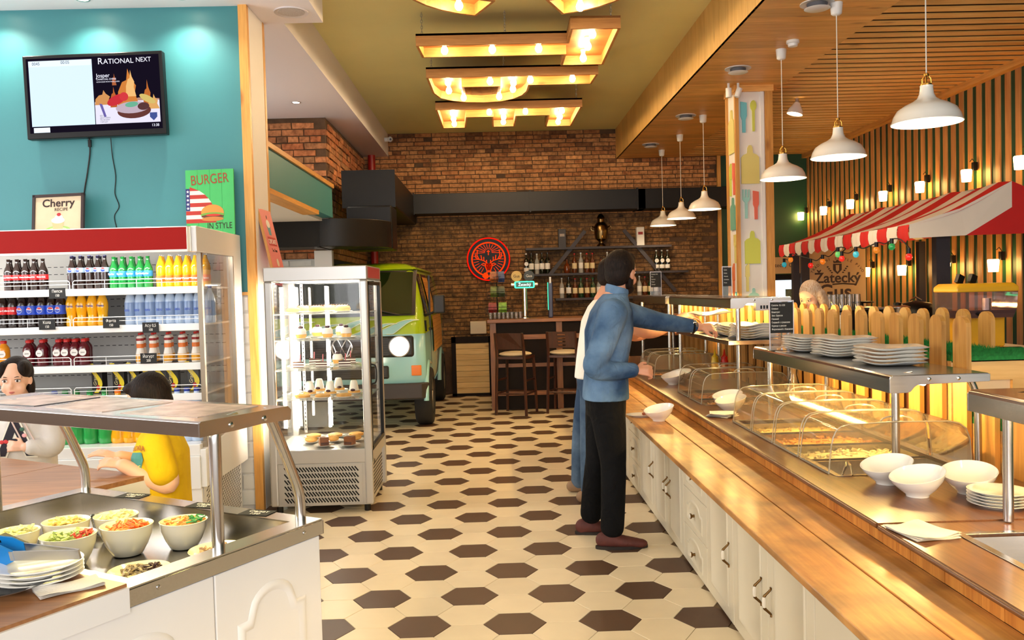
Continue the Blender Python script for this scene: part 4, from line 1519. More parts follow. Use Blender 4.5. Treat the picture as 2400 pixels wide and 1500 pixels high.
for s, sz, x, z, m, al in (('R', .062, .035, .225, m_sc_w, 'LEFT'), ('ATIONAL', .048, .075, .222, m_sc_w, 'LEFT'), ('NEXT', .045, .295, .226, m_sc_w, 'LEFT'), ('Josper', .04, .02, .128, m_sc_w, 'LEFT'), ('CHARCOAL OVENS', .017, .02, .103, m_sc_w, 'LEFT'),
                            ('ИСПАНСКИЕ ПЕЧИ-ГРИЛЬ, JOSPER', .0105, .02, .085, m_sc_w, 'LEFT'), ('0045', .03, -.41, .225, m_sc_d, 'LEFT'), ('00:05', .03, -.215, .228, m_sc_d, 'LEFT'), ('13:38', .026, .43, -.222, m_sc_w, 'RIGHT'),
                            ('БЕСТ', .014, .03, -.145, m_sc_d, 'LEFT'), ('ДОСТАВКА', .014, .03, -.159, m_sc_d, 'LEFT'), ('ПО ВСЕМУ', .014, .03, -.173, m_sc_d, 'LEFT'), ('ГОРОДУ', .014, .03, -.187, m_sc_d, 'LEFT')):
    text_mesh('screen_text', s, sz, m, scr, frame_mtx((x, -0.0335, z), (1, 0, 0), (0, 0, 1)), 0.0, al, xs=1.0 if s[0] in 'RA' else .9)
t = T('power_cable', 'black power cable with plug end hanging below the screen', 'cable', (-2.8, 6.14, 2.6), world=True)
MB().tube(bez([(-2.785, 6.13, 2.65), (-2.79, 6.143, 2.55), (-2.815, 6.143, 2.4), (-2.845, 6.143, 2.24), (-2.85, 6.12, 1.97)], 16), 0.005, 6).build('cord', m_wire, t, 60)
MB().cbox((-2.786, 6.138, 2.61), (0.02, 0.014, 0.05)).build('plug', m_black, t)
o = MB().tube(bez([(-2.637, 6.13, 2.65), (-2.637, 6.145, 2.52), (-2.62, 6.145, 2.38), (-2.63, 6.145, 2.26), (-2.605, 6.145, 2.17), (-2.64, 6.145, 2.1), (-2.625, 6.143, 2.0), (-2.63, 6.12, 1.96)], 36), 0.0032, 6).build('signal_cable', m_wire, None, 60)
tag(o, 'thin wavy black cable hanging down the teal wall', 'cable')

# ---------------------------------------------------------------- pictures standing on the fridge
FZ = 1.945
pic = T('framed_picture', 'dark-framed cherry recipe picture standing on the drinks fridge', 'picture', (-2.955, 5.98, FZ))
pic.rotation_euler = (radians(-10), radians(-1.5), 0)
for (a, b_, c, d) in ((-.175, -.155, 0, .31), (.155, .175, 0, .31), (-.175, .175, .29, .31), (-.175, .175, 0, .02)):
    MB().box(a, b_, -.012, .012, c, d).build('frame_bar', M('dark_frame', (44, 26, 24), 0.4), pic, bevel=.002)
MB().box(-.155, .155, -.004, .008, .02, .29).build('canvas', M('cream_canvas', (206, 186, 156), 0.8, var=.06, vs=8), pic)
m_pd = M('dark_lettering', (44, 22, 20), 0.7)
text_mesh('lettering', 'Cherry', .075, m_pd, pic, frame_mtx((0, -.0052, .245), (1, 0, 0), (0, 0, 1)), .0004, bold=.0015)
text_mesh('lettering', 'RECIPE', .03, m_pd, pic, frame_mtx((.02, -.0052, .2), (1, 0, 0), (0, 0, 1)), .0004)
flat(pic, 'plate_drawing', elli(.0, .06, .085, .026), (150, 190, 100), -.0050)
flat(pic, 'plate_drawing', elli(.0, .062, .06, .016), (196, 214, 150), -.0052)
flat(pic, 'cake_drawing', [(-.03, .055), (.03, .055), (.04, .11), (-.04, .11)], (196, 176, 130), -.0054)
flat(pic, 'cream_drawing', elli(.0, .125, .045, .022) , (245, 238, 225), -.0055)
flat(pic, 'cream_drawing', elli(.005, .145, .028, .018), (236, 226, 210), -.0056)
flat(pic, 'cherry_drawing', elli(.005, .165, .014, .012), (170, 30, 40), -.0058)

pos = T('plank_poster', 'green plank poster reading BURGER with a painted hamburger', 'poster', (-1.935, 6.03, FZ))
pos.rotation_euler = (radians(-5), radians(-1.0), 0)
m_pg = M('poster_green', (66, 178, 96), 0.5, var=.1, vs=3)
for i in range(4):
    MB().box(-.165 + i * .0825 + .0006, -.165 + (i + 1) * .0825 - .0006, -.008, .008, 0, .455).build('plank', m_pg, pos)
stripes = []
for i in range(9):
    z0, z1 = .085 + i * .028, .085 + (i + 1) * .028
    lim = lambda z: -.165 + .205 * sqrt(max(0.02, 1 - ((z - .10) / .235) ** 2))
    flat(pos, 'flag_stripe', [(-.137 if z0 > .17 else -.165, z0), (lim(z0), z0), (lim(z1), z1), (-.137 if z0 > .17 else -.165, z1)], (178, 44, 30) if i % 2 == 0 else (238, 228, 210), -.0086)
flat(pos, 'flag_canton', rect(-.165, -.137, .17, .325), (38, 44, 110), -.0087)
for i in range(5):
    st = [(-.151 + (.011 if k % 2 == 0 else .0045) * cos(radians(90 + 36 * k)), .188 + i * .029 + (.011 if k % 2 == 0 else .0045) * sin(radians(90 + 36 * k))) for k in range(10)]
    flat(pos, 'star', st, (246, 244, 236), -.0091)
flat(pos, 'bun_drawing', [p for p in elli(.015, .155, .078, .055) if p[1] > .14], (206, 140, 56), -.0095)
flat(pos, 'lettuce_drawing', elli(.015, .14, .082, .016), (110, 160, 60), -.0096)
flat(pos, 'patty_drawing', elli(.015, .128, .078, .013), (96, 44, 26), -.0097)
flat(pos, 'tomato_drawing', elli(.02, .137, .05, .008), (200, 50, 36), -.0098)
flat(pos, 'bun_drawing', elli(.015, .110, .076, .016), (190, 120, 56), -.0099)
m_pr = M('poster_rust', (150, 62, 30), 0.6)
text_mesh('lettering', 'BURGER', .098, m_pr, pos, frame_mtx((.0, -.0088, .385), (1, 0, .06), (-.06, 0, 1)), .0004, xs=.72)
text_mesh('lettering', 'IN STYLE', .06, m_pd, pos, frame_mtx((.062, -.0088, .06), (1, 0, 0), (0, 0, 1)), .0004, xs=.72)

cup = T('plank_poster', 'pink cupcakes poster leaning on top of the glass cake case', 'poster', (-1.58, 6.40, 1.713))
cm = frame_mtx((0, 0, 0), (.02, 1, 0), (-.09, 0, .43))
MB(cm).box(-.15, .15, 0, .44, -.008, .008).build('board', M('poster_pink', (232, 130, 130), 0.5, var=.06), cup)
MB(cm).box(-.158, -.15, 0, .44, -.009, .009).build('edge_strip', m_wood_y, cup)


def cflat(name, poly, col, z):
    b = MB(cm)
    b.add([(x, y, z) for x, y in poly], [tuple(range(len(poly)))])
    b.build(name, M('print_%d_%d_%d' % col, col, 0.5), cup)


cflat('wrapper_drawing', [(-.03, .25), (.03, .25), (.045, .32), (-.045, .32)], (90, 150, 170), .0086)
cflat('cream_drawing', elli(0, .335, .045, .03), (240, 236, 230), .0088)
cflat('cherry_drawing', elli(0, .385, .012, .014), (70, 30, 30), .009)
cflat('banner', rect(-.10, .11, .17, .235), (196, 40, 40), .0086)
cflat('cake_drawing', elli(.02, .045, .03, .03), (240, 220, 200), .0086)
text_mesh('lettering', 'CUPCAKES', .05, M('print_245_240_232', (245, 240, 232), .5), cup, cm @ Matrix.Translation((.005, .2, .0089)), .0003, xs=.8)
text_mesh('lettering', 'Tea Time', .035, m_pd, cup, cm @ Matrix.Translation((.01, .135, .0089)), .0003)

# ---------------------------------------------------------------- open drinks fridge
FX0, FX1, FY0, FY1 = -4.35, -1.765, 5.22, 6.12
fr = T('drinks_fridge', 'tall open drinks fridge with red canopy and white wire-edged shelves', 'fridge', (-3.0, 5.7, 0), world=True)
m_fwhite = M('fridge_white', (240, 240, 238), 0.25, coat=.3)
m_fgrey = M('fridge_interior_grey', (205, 203, 200), 0.5, metal=.0, var=.03)
m_red = M('canopy_red', (164, 16, 8), 0.55, spec=.2)
MB().box(FX0, FX1 - .05, FY1 - .06, FY1, 0.10, 1.90).build('back_panel', m_fgrey, fr)
slots = fr
for z in (.72, .78, 1.0, 1.04, 1.2, 1.26, 1.47, 1.52, 1.7, 1.75):
    b = MB()
    x = FX0 + .1
    while x < FX1 - .12:
        b.box(x, x + .025, FY1 - .0615, FY1 - .060, z, z + .004)
        x += .042
    b.build('slot_row', m_black, fr, kind='stuff')
MB().prism([(FY0, 1.80), (FY0, 1.935), (FY0 + .015, 1.945), (FY1, 1.945), (FY1, 1.88), (FY0 + .2, 1.86), (FY0 + .05, 1.80)], 'x', FX0, FX1 - .055).build('roof_case', m_fwhite, fr)
MB().box(FX0, FX1 - .055, FY0 - .006, FY0, 1.806, 1.938).build('canopy', m_red, fr)
MB().box(FX0, FX1 - .05, FY0 - .008, FY0 + .012, 1.792, 1.806).build('canopy_trim', m_fwhite, fr)
MB().box(FX1 - .055, FX1 - .03, FY0 - .01, FY0 + .05, 1.79, 1.942).build('canopy_end_cap', STEEL('warm_steel', (200, 184, 160), .3, 2), fr, bevel=.003)
MB().box(FX0 + .1, FX1 - .1, FY0 + .07, FY0 + .10, 1.80, 1.812).build('light_strip', EMIT('fridge_tube', (255, 250, 240), 26), fr)
# side: top cheek, rear post, glass pane with frame, lower cheek, perforated skirt
SX0, SX1 = FX1 - .035, FX1
sp = MB().prism([(FY0, 1.79), (FY0, 1.935), (FY0 + .01, 1.945), (FY1, 1.945), (FY1, .37), (FY0 + .03, .37), (FY0 + .03, .60), (FY1 - .17, .66), (FY1 - .17, 1.79)], 'x', SX0, SX1).build('side_cheek', m_fwhite, fr, bevel=.004)
MB().box(SX0 + .012, SX1 - .012, FY0 + .10, FY1 - .17, .64, 1.79).build('side_pane', m_glass, fr)
m_gstrip = STEEL('pane_frame', (176, 164, 146), .3, 2)
MB().box(SX0 + .002, SX1 - .006, FY0 + .085, FY0 + .115, .61, 1.79).build('pane_frame', m_gstrip, fr)
MB().box(SX0 + .002, SX1 - .002, FY1 - .185, FY1 - .168, .64, 1.79).build('pane_frame', m_gstrip, fr)
MB().box(SX0 - .01, SX1 - .008, FY0 + .08, FY1 - .17, .60, .64).build('pane_sill', m_gstrip, fr)
sk = MB().box(FX1 - .06, FX1 - .045, FY0 + .1, FY1 - .02, .03, .37).build('vent_skirt', m_fwhite, fr)
b = MB()
for i in range(14):
    for j in range(18):
        y, z = FY0 + .16 + i * .05, .06 + j * .0165
        b.cbox((FX1 - .0445, y + (j % 2) * .025, z), (.002, .03, .006), 0, 0, .35)
b.build('vent_slots', M('vent_slot_dark', (70, 66, 62), .8), sk, kind='stuff')
MB().box(FX0, SX0, FY0 + .03, FY1 - .06, .56, .63).build('deck', m_fwhite, fr, bevel=.004)
MB().box(FX0, SX0, FY0 + .02, FY0 + .05, .36, .56).build('front_panel', m_fwhite, fr, bevel=.004)
MB().box(FX0, SX0, FY0 + .035, FY0 + .05, .22, .36).build('front_panel', m_fwhite, fr)
kk = MB().box(FX0, SX0, FY0 + .06, FY0 + .08, .03, .22).build('kick_plate', m_red, fr)
for j in range(3):
    for q in range(6):
        MB().box(-1.88 - q * .42, -1.88 + .09 - q * .42, FY0 + .058, FY0 + .061, .13 + j * .02, .135 + j * .02).build('kick_slot', m_black, kk)
MB().box(FX0, FX1 - .08, FY0 + .08, FY1 - .06, .0, .56).build('plinth', M('plinth_grey', (120, 120, 120), .6), fr)
SHZ = (1.585, 1.355, 1.112, .925)
SFY = 5.42
for i, z in enumerate(SHZ):
    yf = SFY - i * .012
    s = MB().box(FX0 + .02, SX0 - .005, yf, FY1 - .062, z - .012, z).build('shelf', m_fwhite, fr)
    MB().box(FX0 + .02, SX0 - .01, yf - .012, yf, z - .04, z + .004).build('shelf_edge', m_fwhite, s, bevel=.003)
    for (xa, xb) in ((-4.2, -3.52), (-3.49, -2.62), (-2.60, -1.82)):
        r = MB()
        ys = yf - .002
        lo, hi = z + .004, z + .055
        r.tube([(xa, ys, lo), (xa, ys, hi - .01), (xa + .01, ys, hi), (xb - .01, ys, hi), (xb, ys, hi - .01), (xb, ys, lo)], .0028, 6)
        r.tube([(xa, ys, lo + .028), (xb, ys, lo + .028)], .002, 5)
        for q in range(1, 4):
            x = xa + (xb - xa) * (q - .0 if q < 3 else 2.8) / 4 * 1.0
            r.tube([(x, ys, lo), (x, ys, hi)], .002, 5)
        r.build('wire_rail', m_plastic_w, s)
for i, (x, z, a, b_) in enumerate(((-2.68, 1.565, 'Пепси', '150'), (-2.12, 1.34, 'Асу 0,5', '100'), (-2.36, 1.375, 'Фанта', '150'), (-2.14, 1.15, 'Йогурт', '200'), (-2.75, 1.375, 'Кола', '150'))):
    t = T('price_card', 'small black chalk price card on the fridge shelf, ' + ('under the top shelf bottles', 'under the water bottles', 'among the orange soda', 'before the yogurt bottles', 'before the cola rows')[i], 'price card', (x, 5.385, z))
    MB().box(-.05, .05, -.003, 0, -.032, .032).build('card', m_chalk, t)
    text_mesh('chalk_line', a, .026, m_chalktxt, t, frame_mtx((0, -.0035, .012), (1, 0, 0), (0, 0, 1)), .0003, xs=.8)
    text_mesh('chalk_line', b_, .022, m_chalktxt, t, frame_mtx((0, -.0035, -.014), (1, 0, 0), (0, 0, 1)), .0003, xs=.8)

# ---------------------------------------------------------------- drinks
def bottle(name, h, r, prof, liq, cap=None, lab=None, labz=(.3, .55), text=None, tcol=(250, 250, 250), tsz=.5, emblem=False, glassneck=None, contour=None):
    """a bottle standing at the origin; prof lists (radius, height) in fractions of r and h"""
    t = T(name, 'x', 'bottle', (0, 0, 0))
    MB().lathe([(pr * r, pz * h) for pr, pz in prof], n=16).build('body', liq, t, 50)
    if glassneck:
        MB().lathe([(pr * r * 1.02, pz * h) for pr, pz in glassneck], n=14).build('neck', m_glass, t, 50)
    if cap:
        MB().lathe([(.36 * r, .93 * h), (.38 * r, .935 * h), (.38 * r, .985 * h), (.3 * r, 1.0 * h)], n=14).build('cap', cap, t, 40)
    if lab:
        l = MB().lathe([(1.012 * r, labz[0] * h), (1.02 * r, labz[0] * h + .001), (1.02 * r, labz[1] * h - .001), (1.012 * r, labz[1] * h)], n=20, cap=False).build('label_band', lab, t, 50)
        if emblem:
            zc = (labz[0] + labz[1]) / 2 * h
            for q, (rr_, c, dz) in enumerate(((.55, (245, 245, 248), 0), (.5, (30, 60, 170), 0))):
                b = MB().add([(r * rr_ * cos(a), -1.02 * r * cos(.0) - .0006 * (q + 1), zc + r * rr_ * sin(a)) for a in [2 * pi * i / 16 for i in range(16)]], [tuple(range(16))])
                b.build('emblem', M('lab_%d_%d_%d' % c, c, .35), l)
            b = MB().add([(r * .5 * cos(a), -1.02 * r - .002, zc + r * .5 * sin(a)) for a in [pi * i / 8 - .15 for i in range(1, 9)]], [tuple(range(8))])
            b.build('emblem', M('lab_200_30_40', (200, 30, 40), .35), l)
            b = MB().add([(-r * .49, -1.02 * r - .0025, zc + r * .10), (r * .49, -1.02 * r - .0025, zc - r * .02), (r * .46, -1.02 * r - .0025, zc + r * .16), (0, -1.02 * r - .0025, zc + r * .12), (-r * .46, -1.02 * r - .0025, zc + r * .24)][::-1], [tuple(range(5))])
            b.build('emblem', M('lab_245_245_248', (245, 245, 248), .35), l)
    if text:
        zc = (labz[0] + labz[1]) / 2 * h
        text_mesh('label_text', text, r * tsz, M('lab_%d_%d_%d' % tcol, tcol, .4), t, frame_mtx((0, -1.06 * r, zc), (1, 0, 0), (0, 0, 1)), .0003, bold=r * .01)
    return t


PB = [(.3, 0), (.86, .0), (.98, .03), (1, .10), (.94, .2), (.96, .28), (1.0, .34), (1.0, .55), (.97, .62), (.8, .74), (.45, .86), (.36, .92), (.33, .95)]
CURVY = [(.3, 0), (.88, 0), (1, .04), (1, .12), (.84, .24), (.86, .32), (1.0, .46), (1.0, .6), (.85, .70), (.55, .82), (.36, .9), (.33, .95)]
GLB = [(.3, 0), (.9, 0), (1, .03), (1, .45), (.95, .5), (1, .56), (.9, .64), (.5, .78), (.38, .88), (.38, .95), (.42, .96), (.42, .985)]
l_cola = LIQ('cola_liquid', (30, 12, 8), .96)
l_green = LIQ('green_bottle', (20, 130, 56), .88)
l_green2 = LIQ('light_green_bottle', (46, 170, 80), .85)
l_or = LIQ('orange_soda', (246, 178, 20), .95)
l_wat = LIQ('water_bottle', (204, 224, 250), .8)
l_red = LIQ('berry_juice', (96, 8, 24), .96)
l_oj = LIQ('orange_juice', (240, 150, 20), .97)
k_red = M('cap_red', (200, 30, 24), .4)
k_blue = M('cap_blue', (30, 60, 160), .4)
k_green = M('cap_green', (20, 120, 50), .4)
k_white = M('cap_white', (235, 235, 235), .4)
k_orange = M('cap_orange', (236, 120, 20), .4)
lb_red = M('lab_red', (206, 24, 28), .4)
lb_blue = M('lab_blue', (28, 70, 190), .4)
lb_or = M('lab_orange', (240, 110, 30), .4)
lb_bg = M('lab_bluegreen', (40, 130, 190), .4)
lb_wh = M('lab_white', (240, 236, 230), .4)
protos = {}
protos['cola_glass'] = bottle('cola_bottle', .205, .029, GLB, l_cola, None, lb_red, (.34, .5), 'Coca-Cola', (250, 250, 250), .42)
protos['pepsi_glass'] = bottle('cola_bottle', .215, .029, GLB, l_cola, k_blue, M('lab_silver', (150, 170, 200), .3), (.5, .64), None, emblem=True)
protos['sprite_glass'] = bottle('lime_soda_bottle', .205, .029, GLB, l_green, None, lb_bg, (.36, .54), 'Sprite', (240, 250, 240), .6)
protos['fanta_glass'] = bottle('orange_soda_bottle', .21, .030, CURVY, l_or, None, lb_or, (.16, .36), 'Fanta', (250, 250, 250), .6, glassneck=[(.5, .84), (.36, .92), (.36, .985)])
protos['cola'] = bottle('cola_bottle', .235, .034, PB, l_cola, k_red, lb_red, (.36, .56), 'Coca-Cola', (250, 250, 250), .42)
protos['pepsi'] = bottle('cola_bottle', .235, .034, PB, l_cola, k_blue, lb_blue, (.34, .58), None, emblem=True)
protos['fanta'] = bottle('orange_soda_bottle', .235, .034, CURVY, l_or, k_orange, None, (.46, .62), 'Fanta', (40, 60, 140), .6)
protos['water'] = bottle('water_bottle', .235, .034, PB, l_wat, k_blue, GLASS('water_label', (190, 215, 250), milky=.6, mcol=(200, 222, 250)), (.2, .6), 'asu', (60, 90, 180), .8)
protos['juice'] = bottle('juice_bottle', .165, .036, [(.3, 0), (.95, 0), (1, .03), (1, .62), (.9, .72), (.6, .82), (.46, .86), (.46, .9)], l_red, None, None, (.38, .6))
_dot = lambda t, r, z: MB().add([(r * .62 * cos(a), -1.03 * r, z + r * .62 * sin(a)) for a in [2 * pi * i / 18 for i in range(18)]], [tuple(range(18))]).build('round_label', lb_wh, t)


def finish_juice(t):
    MB().lathe([(.50 * .036, .88 * .165), (.52 * .036, .885 * .165), (.52 * .036, .97 * .165), (.45 * .036, .99 * .165)], n=14).build('cap', k_red, t, 40)
    _dot(t, .036, .08)
    text_mesh('label_text', 'Juice', .012, M('print_60_50_40', (60, 50, 40), .5), t, frame_mtx((0, -.038, .08), (1, 0, 0), (0, 0, 1)), .0002)


finish_juice(protos['juice'])
protos['ojuice'] = bottle('juice_bottle', .165, .036, [(.3, 0), (.95, 0), (1, .03), (1, .62), (.9, .72), (.6, .82), (.46, .86), (.46, .9)], l_oj)
finish_juice(protos['ojuice'])
protos['yogurt'] = bottle('yogurt_bottle', .19, .028, [(.3, 0), (.9, 0), (1, .03), (1, .3), (.72, .5), (.78, .7), (.8, .84), (.6, .9)], M('yogurt_plastic', (240, 232, 220), .35), k_red, None)
for (z0, z1, c) in ((.05, .28, (240, 170, 40)), (.5, .64, (226, 120, 50)), (.74, .82, (150, 30, 30))):
    MB().lathe([(.0285 * (1 if z0 < .3 else .8), z0 * .19), (.0288 * (1 if z0 < .3 else .82), z1 * .19)], n=16, cap=False).build('print_band', M('lab_%d_%d_%d' % c, c, .4), protos['yogurt'], 50)
protos['pepsi2'] = bottle('cola_bottle', .33, .05, PB, l_cola, k_blue, lb_blue, (.30, .56), 'pepsi', (245, 245, 250), .42, emblem=True)
protos['seven'] = bottle('lime_soda_bottle', .33, .05, PB, l_green2, k_green, M('lab_seven', (30, 150, 70), .4), (.28, .6), '7up', (250, 250, 250), .7)
protos['sprite'] = bottle('lime_soda_bottle', .33, .05, PB, l_green2, k_green, lb_bg, (.46, .64), 'Sprite', (240, 250, 200), .6)
protos['fanta2'] = bottle('orange_soda_bottle', .33, .05, CURVY, l_or, k_orange, lb_or, (.5, .66), 'Fanta', (250, 250, 250), .55)
protos['water2'] = bottle('water_bottle', .33, .046, PB, l_wat, k_blue, GLASS('water_label', (200, 225, 255), milky=.35), (.3, .6), 'asu', (60, 90, 180), .7)
# juice carton
t = T('juice_carton', 'x', 'carton', (0, 0, 0))
MB().box(-.036, .036, -.028, .028, 0, .195).build('box', M('carton_black', (24, 20, 20), .35), t, bevel=.002)
sw = [(-.03 + .03 * sin(i / 10 * pi * 1.6) + .012, .005 + i * .0185) for i in range(11)]
flatb = MB().add([(x - .004, -.0286, z) for x, z in sw] + [(x + .026, -.0286, z) for x, z in sw[::-1]], [tuple(range(22))])
flatb.build('swoosh_print', M('carton_yellow', (246, 220, 40), .35), t)
MB().add([(.012 * cos(a) + .008, -.0288, .04 + .016 * sin(a)) for a in [2 * pi * i / 14 for i in range(14)]], [tuple(range(14))]).build('fruit_print', M('carton_fruit', (190, 40, 36), .35), t)
text_mesh('label_text', 'Gracio', .03, M('carton_script', (236, 220, 160), .4), t, frame_mtx((-.012, -.029, .09), (0, 0, 1), (-1, 0, 0)), .0002, shear=.3)
protos['carton'] = t
_first = set()
_RW = _R, _U, _F


def ray_x(px, py, Y):
    d = [_F[i] + _R[i] * (px - 1200) / 2033.47 - _U[i] * (py - 750) / 2033.47 for i in range(3)]
    return d[0] * Y / d[1]


def place(key, px, Y, z, label, py=700, rz=0.0, group=None):
    x = ray_x(px, py, Y)
    p = protos[key]
    if key in _first:
        o = dup(p, (x, Y, z), rz, label)
    else:
        _first.add(key)
        o = p
        o.location = (x, Y, z)
        o.rotation_euler = (0, 0, rz)
        o['label'] = label
    if group:
        o['group'] = group
    return o


def row(key, pxs, Y, z, desc, where, py, back=0):
    for i, p in enumerate(pxs):
        place(key, p, Y, z, '%s, %s on the %s' % (desc, _ORD[i], where), py, random.uniform(-.25, .25), desc.split(',')[0] + 's on the ' + where)
    for i in range(back):
        place(key, pxs[i] + 5, Y + .085, z, '%s, %s in the rear file, %s' % (desc, _ORD[i], where), py, 0, desc.split(',')[0] + 's on the ' + where)


TS, SS, HS_, LS, DS = 'top fridge shelf', 'second fridge shelf', 'third fridge shelf', 'carton shelf', 'fridge deck'
row('cola_glass', [20, 40, 60, 80, 101], 5.55, SHZ[0] + .001, 'dark cola glass bottle with red label', TS, 630, 4)
row('pepsi_glass', [169, 189, 210, 230, 246], 5.55, SHZ[0] + .001, 'dark cola bottle with blue cap', TS, 630, 4)
row('sprite_glass', [267, 287, 308, 328, 347], 5.55, SHZ[0] + .001, 'green glass soda bottle', TS, 630, 4)
row('fanta_glass', [377, 397, 417, 438, 458, 482], 5.55, SHZ[0] + .001, 'curvy orange soda glass bottle', TS, 630, 5)
row('cola', [-12, 8, 31], 5.53, SHZ[1] + .001, 'plastic cola bottle with red label', SS, 730, 2)
row('pepsi', [54, 77, 100, 122, 143], 5.53, SHZ[1] + .001, 'cola bottle with round blue emblem', SS, 730, 4)
row('fanta', [168, 192, 217, 241], 5.53, SHZ[1] + .001, 'orange soda plastic bottle', SS, 730, 3)
row('water', [306, 329, 353, 377, 400, 422, 444, 466, 493], 5.53, SHZ[1] + .001, 'clear blue water bottle', SS, 730, 8)
row('ojuice', [9], 5.53, SHZ[2] + .001, 'orange juice bottle with red cap', HS_, 820)
row('juice', [68, 100, 138, 157, 177, 198], 5.53, SHZ[2] + .001, 'dark red juice bottle with round label', HS_, 820, 6)
row('yogurt', [329, 359, 394, 427, 459], 5.53, SHZ[2] + .001, 'slim yogurt bottle with red cap', HS_, 820, 5)
row('carton', [234, 282, 321, 351, 380, 407, 455], 5.55, SHZ[3] + .001, 'black juice carton with yellow swoosh', LS, 900)
row('pepsi2', [131], 5.42, .631, 'large cola bottle with blue label', DS, 1000)
row('seven', [156, 183], 5.42, .631, 'large green soda bottle with green label', DS, 1000)
row('sprite', [214, 249], 5.42, .631, 'large green soda bottle with blue label', DS, 1000)
row('fanta2', [279, 306, 333, 360], 5.42, .631, 'large orange soda bottle', DS, 1000)
row('water2', [395, 418, 441, 464], 5.42, .631, 'large water bottle', DS, 1000)

# ---------------------------------------------------------------- salad island, turned to the aisle
IB = (-0.526, 2.553, 0.0)
IA = radians(60)
ISL = Matrix.Translation(IB) @ Matrix.Rotation(IA, 4, 'Z')   # local x runs to the far corner, local y away from the doors
IZ = 0.85


def iw(x, y, z):
    return tuple(ISL @ Vector((x, y, z)))


isl = T('salad_island', 'stainless steel chilled salad island with white panel doors', 'salad bar', iw(-.33, .5, 0), IA, world=True)
b = MB(ISL)
L, W = .66, 1.09
for (x0, x1, y0, y1) in ((-L, -L + .05, 0, W), (-.065, 0, 0, W), (-L + .05, -.065, 0, .065), (-L + .05, -.065, W - .065, W)):
    b.box(x0, x1, y0, y1, IZ - .004, IZ)
b.build('rim', m_steel, isl)
b = MB(ISL)
b.box(-L, 0.0, -.003, 0, IZ - .045, IZ - .0045)
b.box(0, .003, -.003, W, IZ - .045, IZ - .0045)
b.build('edge_band', m_steel, isl, bevel=.001)
for (x, y) in ((-.08, -.004), (-.58, -.004)):
    MB(ISL @ Matrix.Translation((x, y + .001, IZ - .022)) @ Matrix.Rotation(radians(90), 4, 'X')).lathe([(.006, 0), (.005, .003), (.002, .004)], n=10).build('bolt', m_bolt, isl, 50)
b = MB(ISL)
x0, x1, y0, y1, zb = -L + .05, -.065, .065, W - .065, .765
b.add([(x0, y0, zb), (x1, y0, zb), (x1, y1, zb), (x0, y1, zb), (x0, y0, IZ), (x1, y0, IZ), (x1, y1, IZ), (x0, y1, IZ)], [(0, 1, 2, 3), (0, 4, 5, 1), (1, 5, 6, 2), (2, 6, 7, 3), (3, 7, 4, 0)])
b.build('basin', m_steel, isl)
MB(ISL).box(-1.7, -.01, .012, W - .01, 0.05, .76).build('body', m_cabwhite, isl)


def idoor(xa, xb, parent):
    d = MB(ISL).box(xa + .002, xb - .002, 0.0, .018, .02, IZ - .047).build('door', m_cabwhite, parent, bevel=.003)
    mx = .07
    z0, z1 = .10, IZ - .20
    cx, hw = (xa + xb) / 2, (xb - xa) / 2 - mx
    poly = [(cx - hw, z0), (cx + hw, z0), (cx + hw, z1), (cx + hw * .72, z1)] + [(cx + hw * .66 * cos(radians(a)), z1 + .015 + .065 * sin(radians(a))) for a in range(10, 171, 16)] + [(cx - hw * .72, z1), (cx - hw, z1)]
    rings = []
    for d_, yy in ((0, -.0005), (.008, -.007), (.02, -.007), (.03, .0008), (.036, .0008)):
        rings.append([(x, yy, z) for x, z in inset(poly, d_)])
    MB(ISL).loft(rings).build('moulding', m_cabwhite, d, 50)


idoor(-.41, -.012, isl)
idoor(-.86, -.41, isl)
idoor(-1.31, -.86, isl)
# walnut serving end with white apron
end = T('serving_table', 'walnut-topped serving end with thick white edge, joined to the salad island', 'table', iw(-1.2, .5, 0), IA, world=True)
MB(ISL).box(-1.75, -L - .002, .0, W, IZ + .004, IZ + .012).build('top', WOOD('walnut_laminate_x', (128, 84, 52), (168, 116, 72), 0, 0.35, scale=1.4, orand=.02, knots=False), end)
MB(ISL).box(-1.75, -L - .002, -.008, W, IZ - .055, IZ + .004).build('apron', m_cabwhite, end)
# second table behind
tab = T('serving_table', 'walnut-topped table with white edge behind the salad island', 'table', iw(-.3, 1.6, 0), IA, world=True)
MB(ISL).box(-.95, .27, W + .012, 1.62, IZ - .03, IZ - .012).build('top', WOOD('walnut_laminate_x', (0, 0, 0), (0, 0, 0)), tab)
MB(ISL).box(-.95, .27, 1.625, 2.6, IZ - .03, IZ - .012).build('top', WOOD('walnut_laminate_x', (0, 0, 0), (0, 0, 0)), tab)
MB(ISL).box(-.95, .272, W + .010, 2.6, IZ - .085, IZ - .03).build('apron', m_cabwhite, tab)
for (x, y) in ((.2, W + .1), (.2, 2.5), (-.85, W + .1), (-.85, 2.5)):
    MB(ISL).box(x - .03, x + .03, y - .03, y + .03, 0, IZ - .085).build('leg', m_cabwhite, tab)
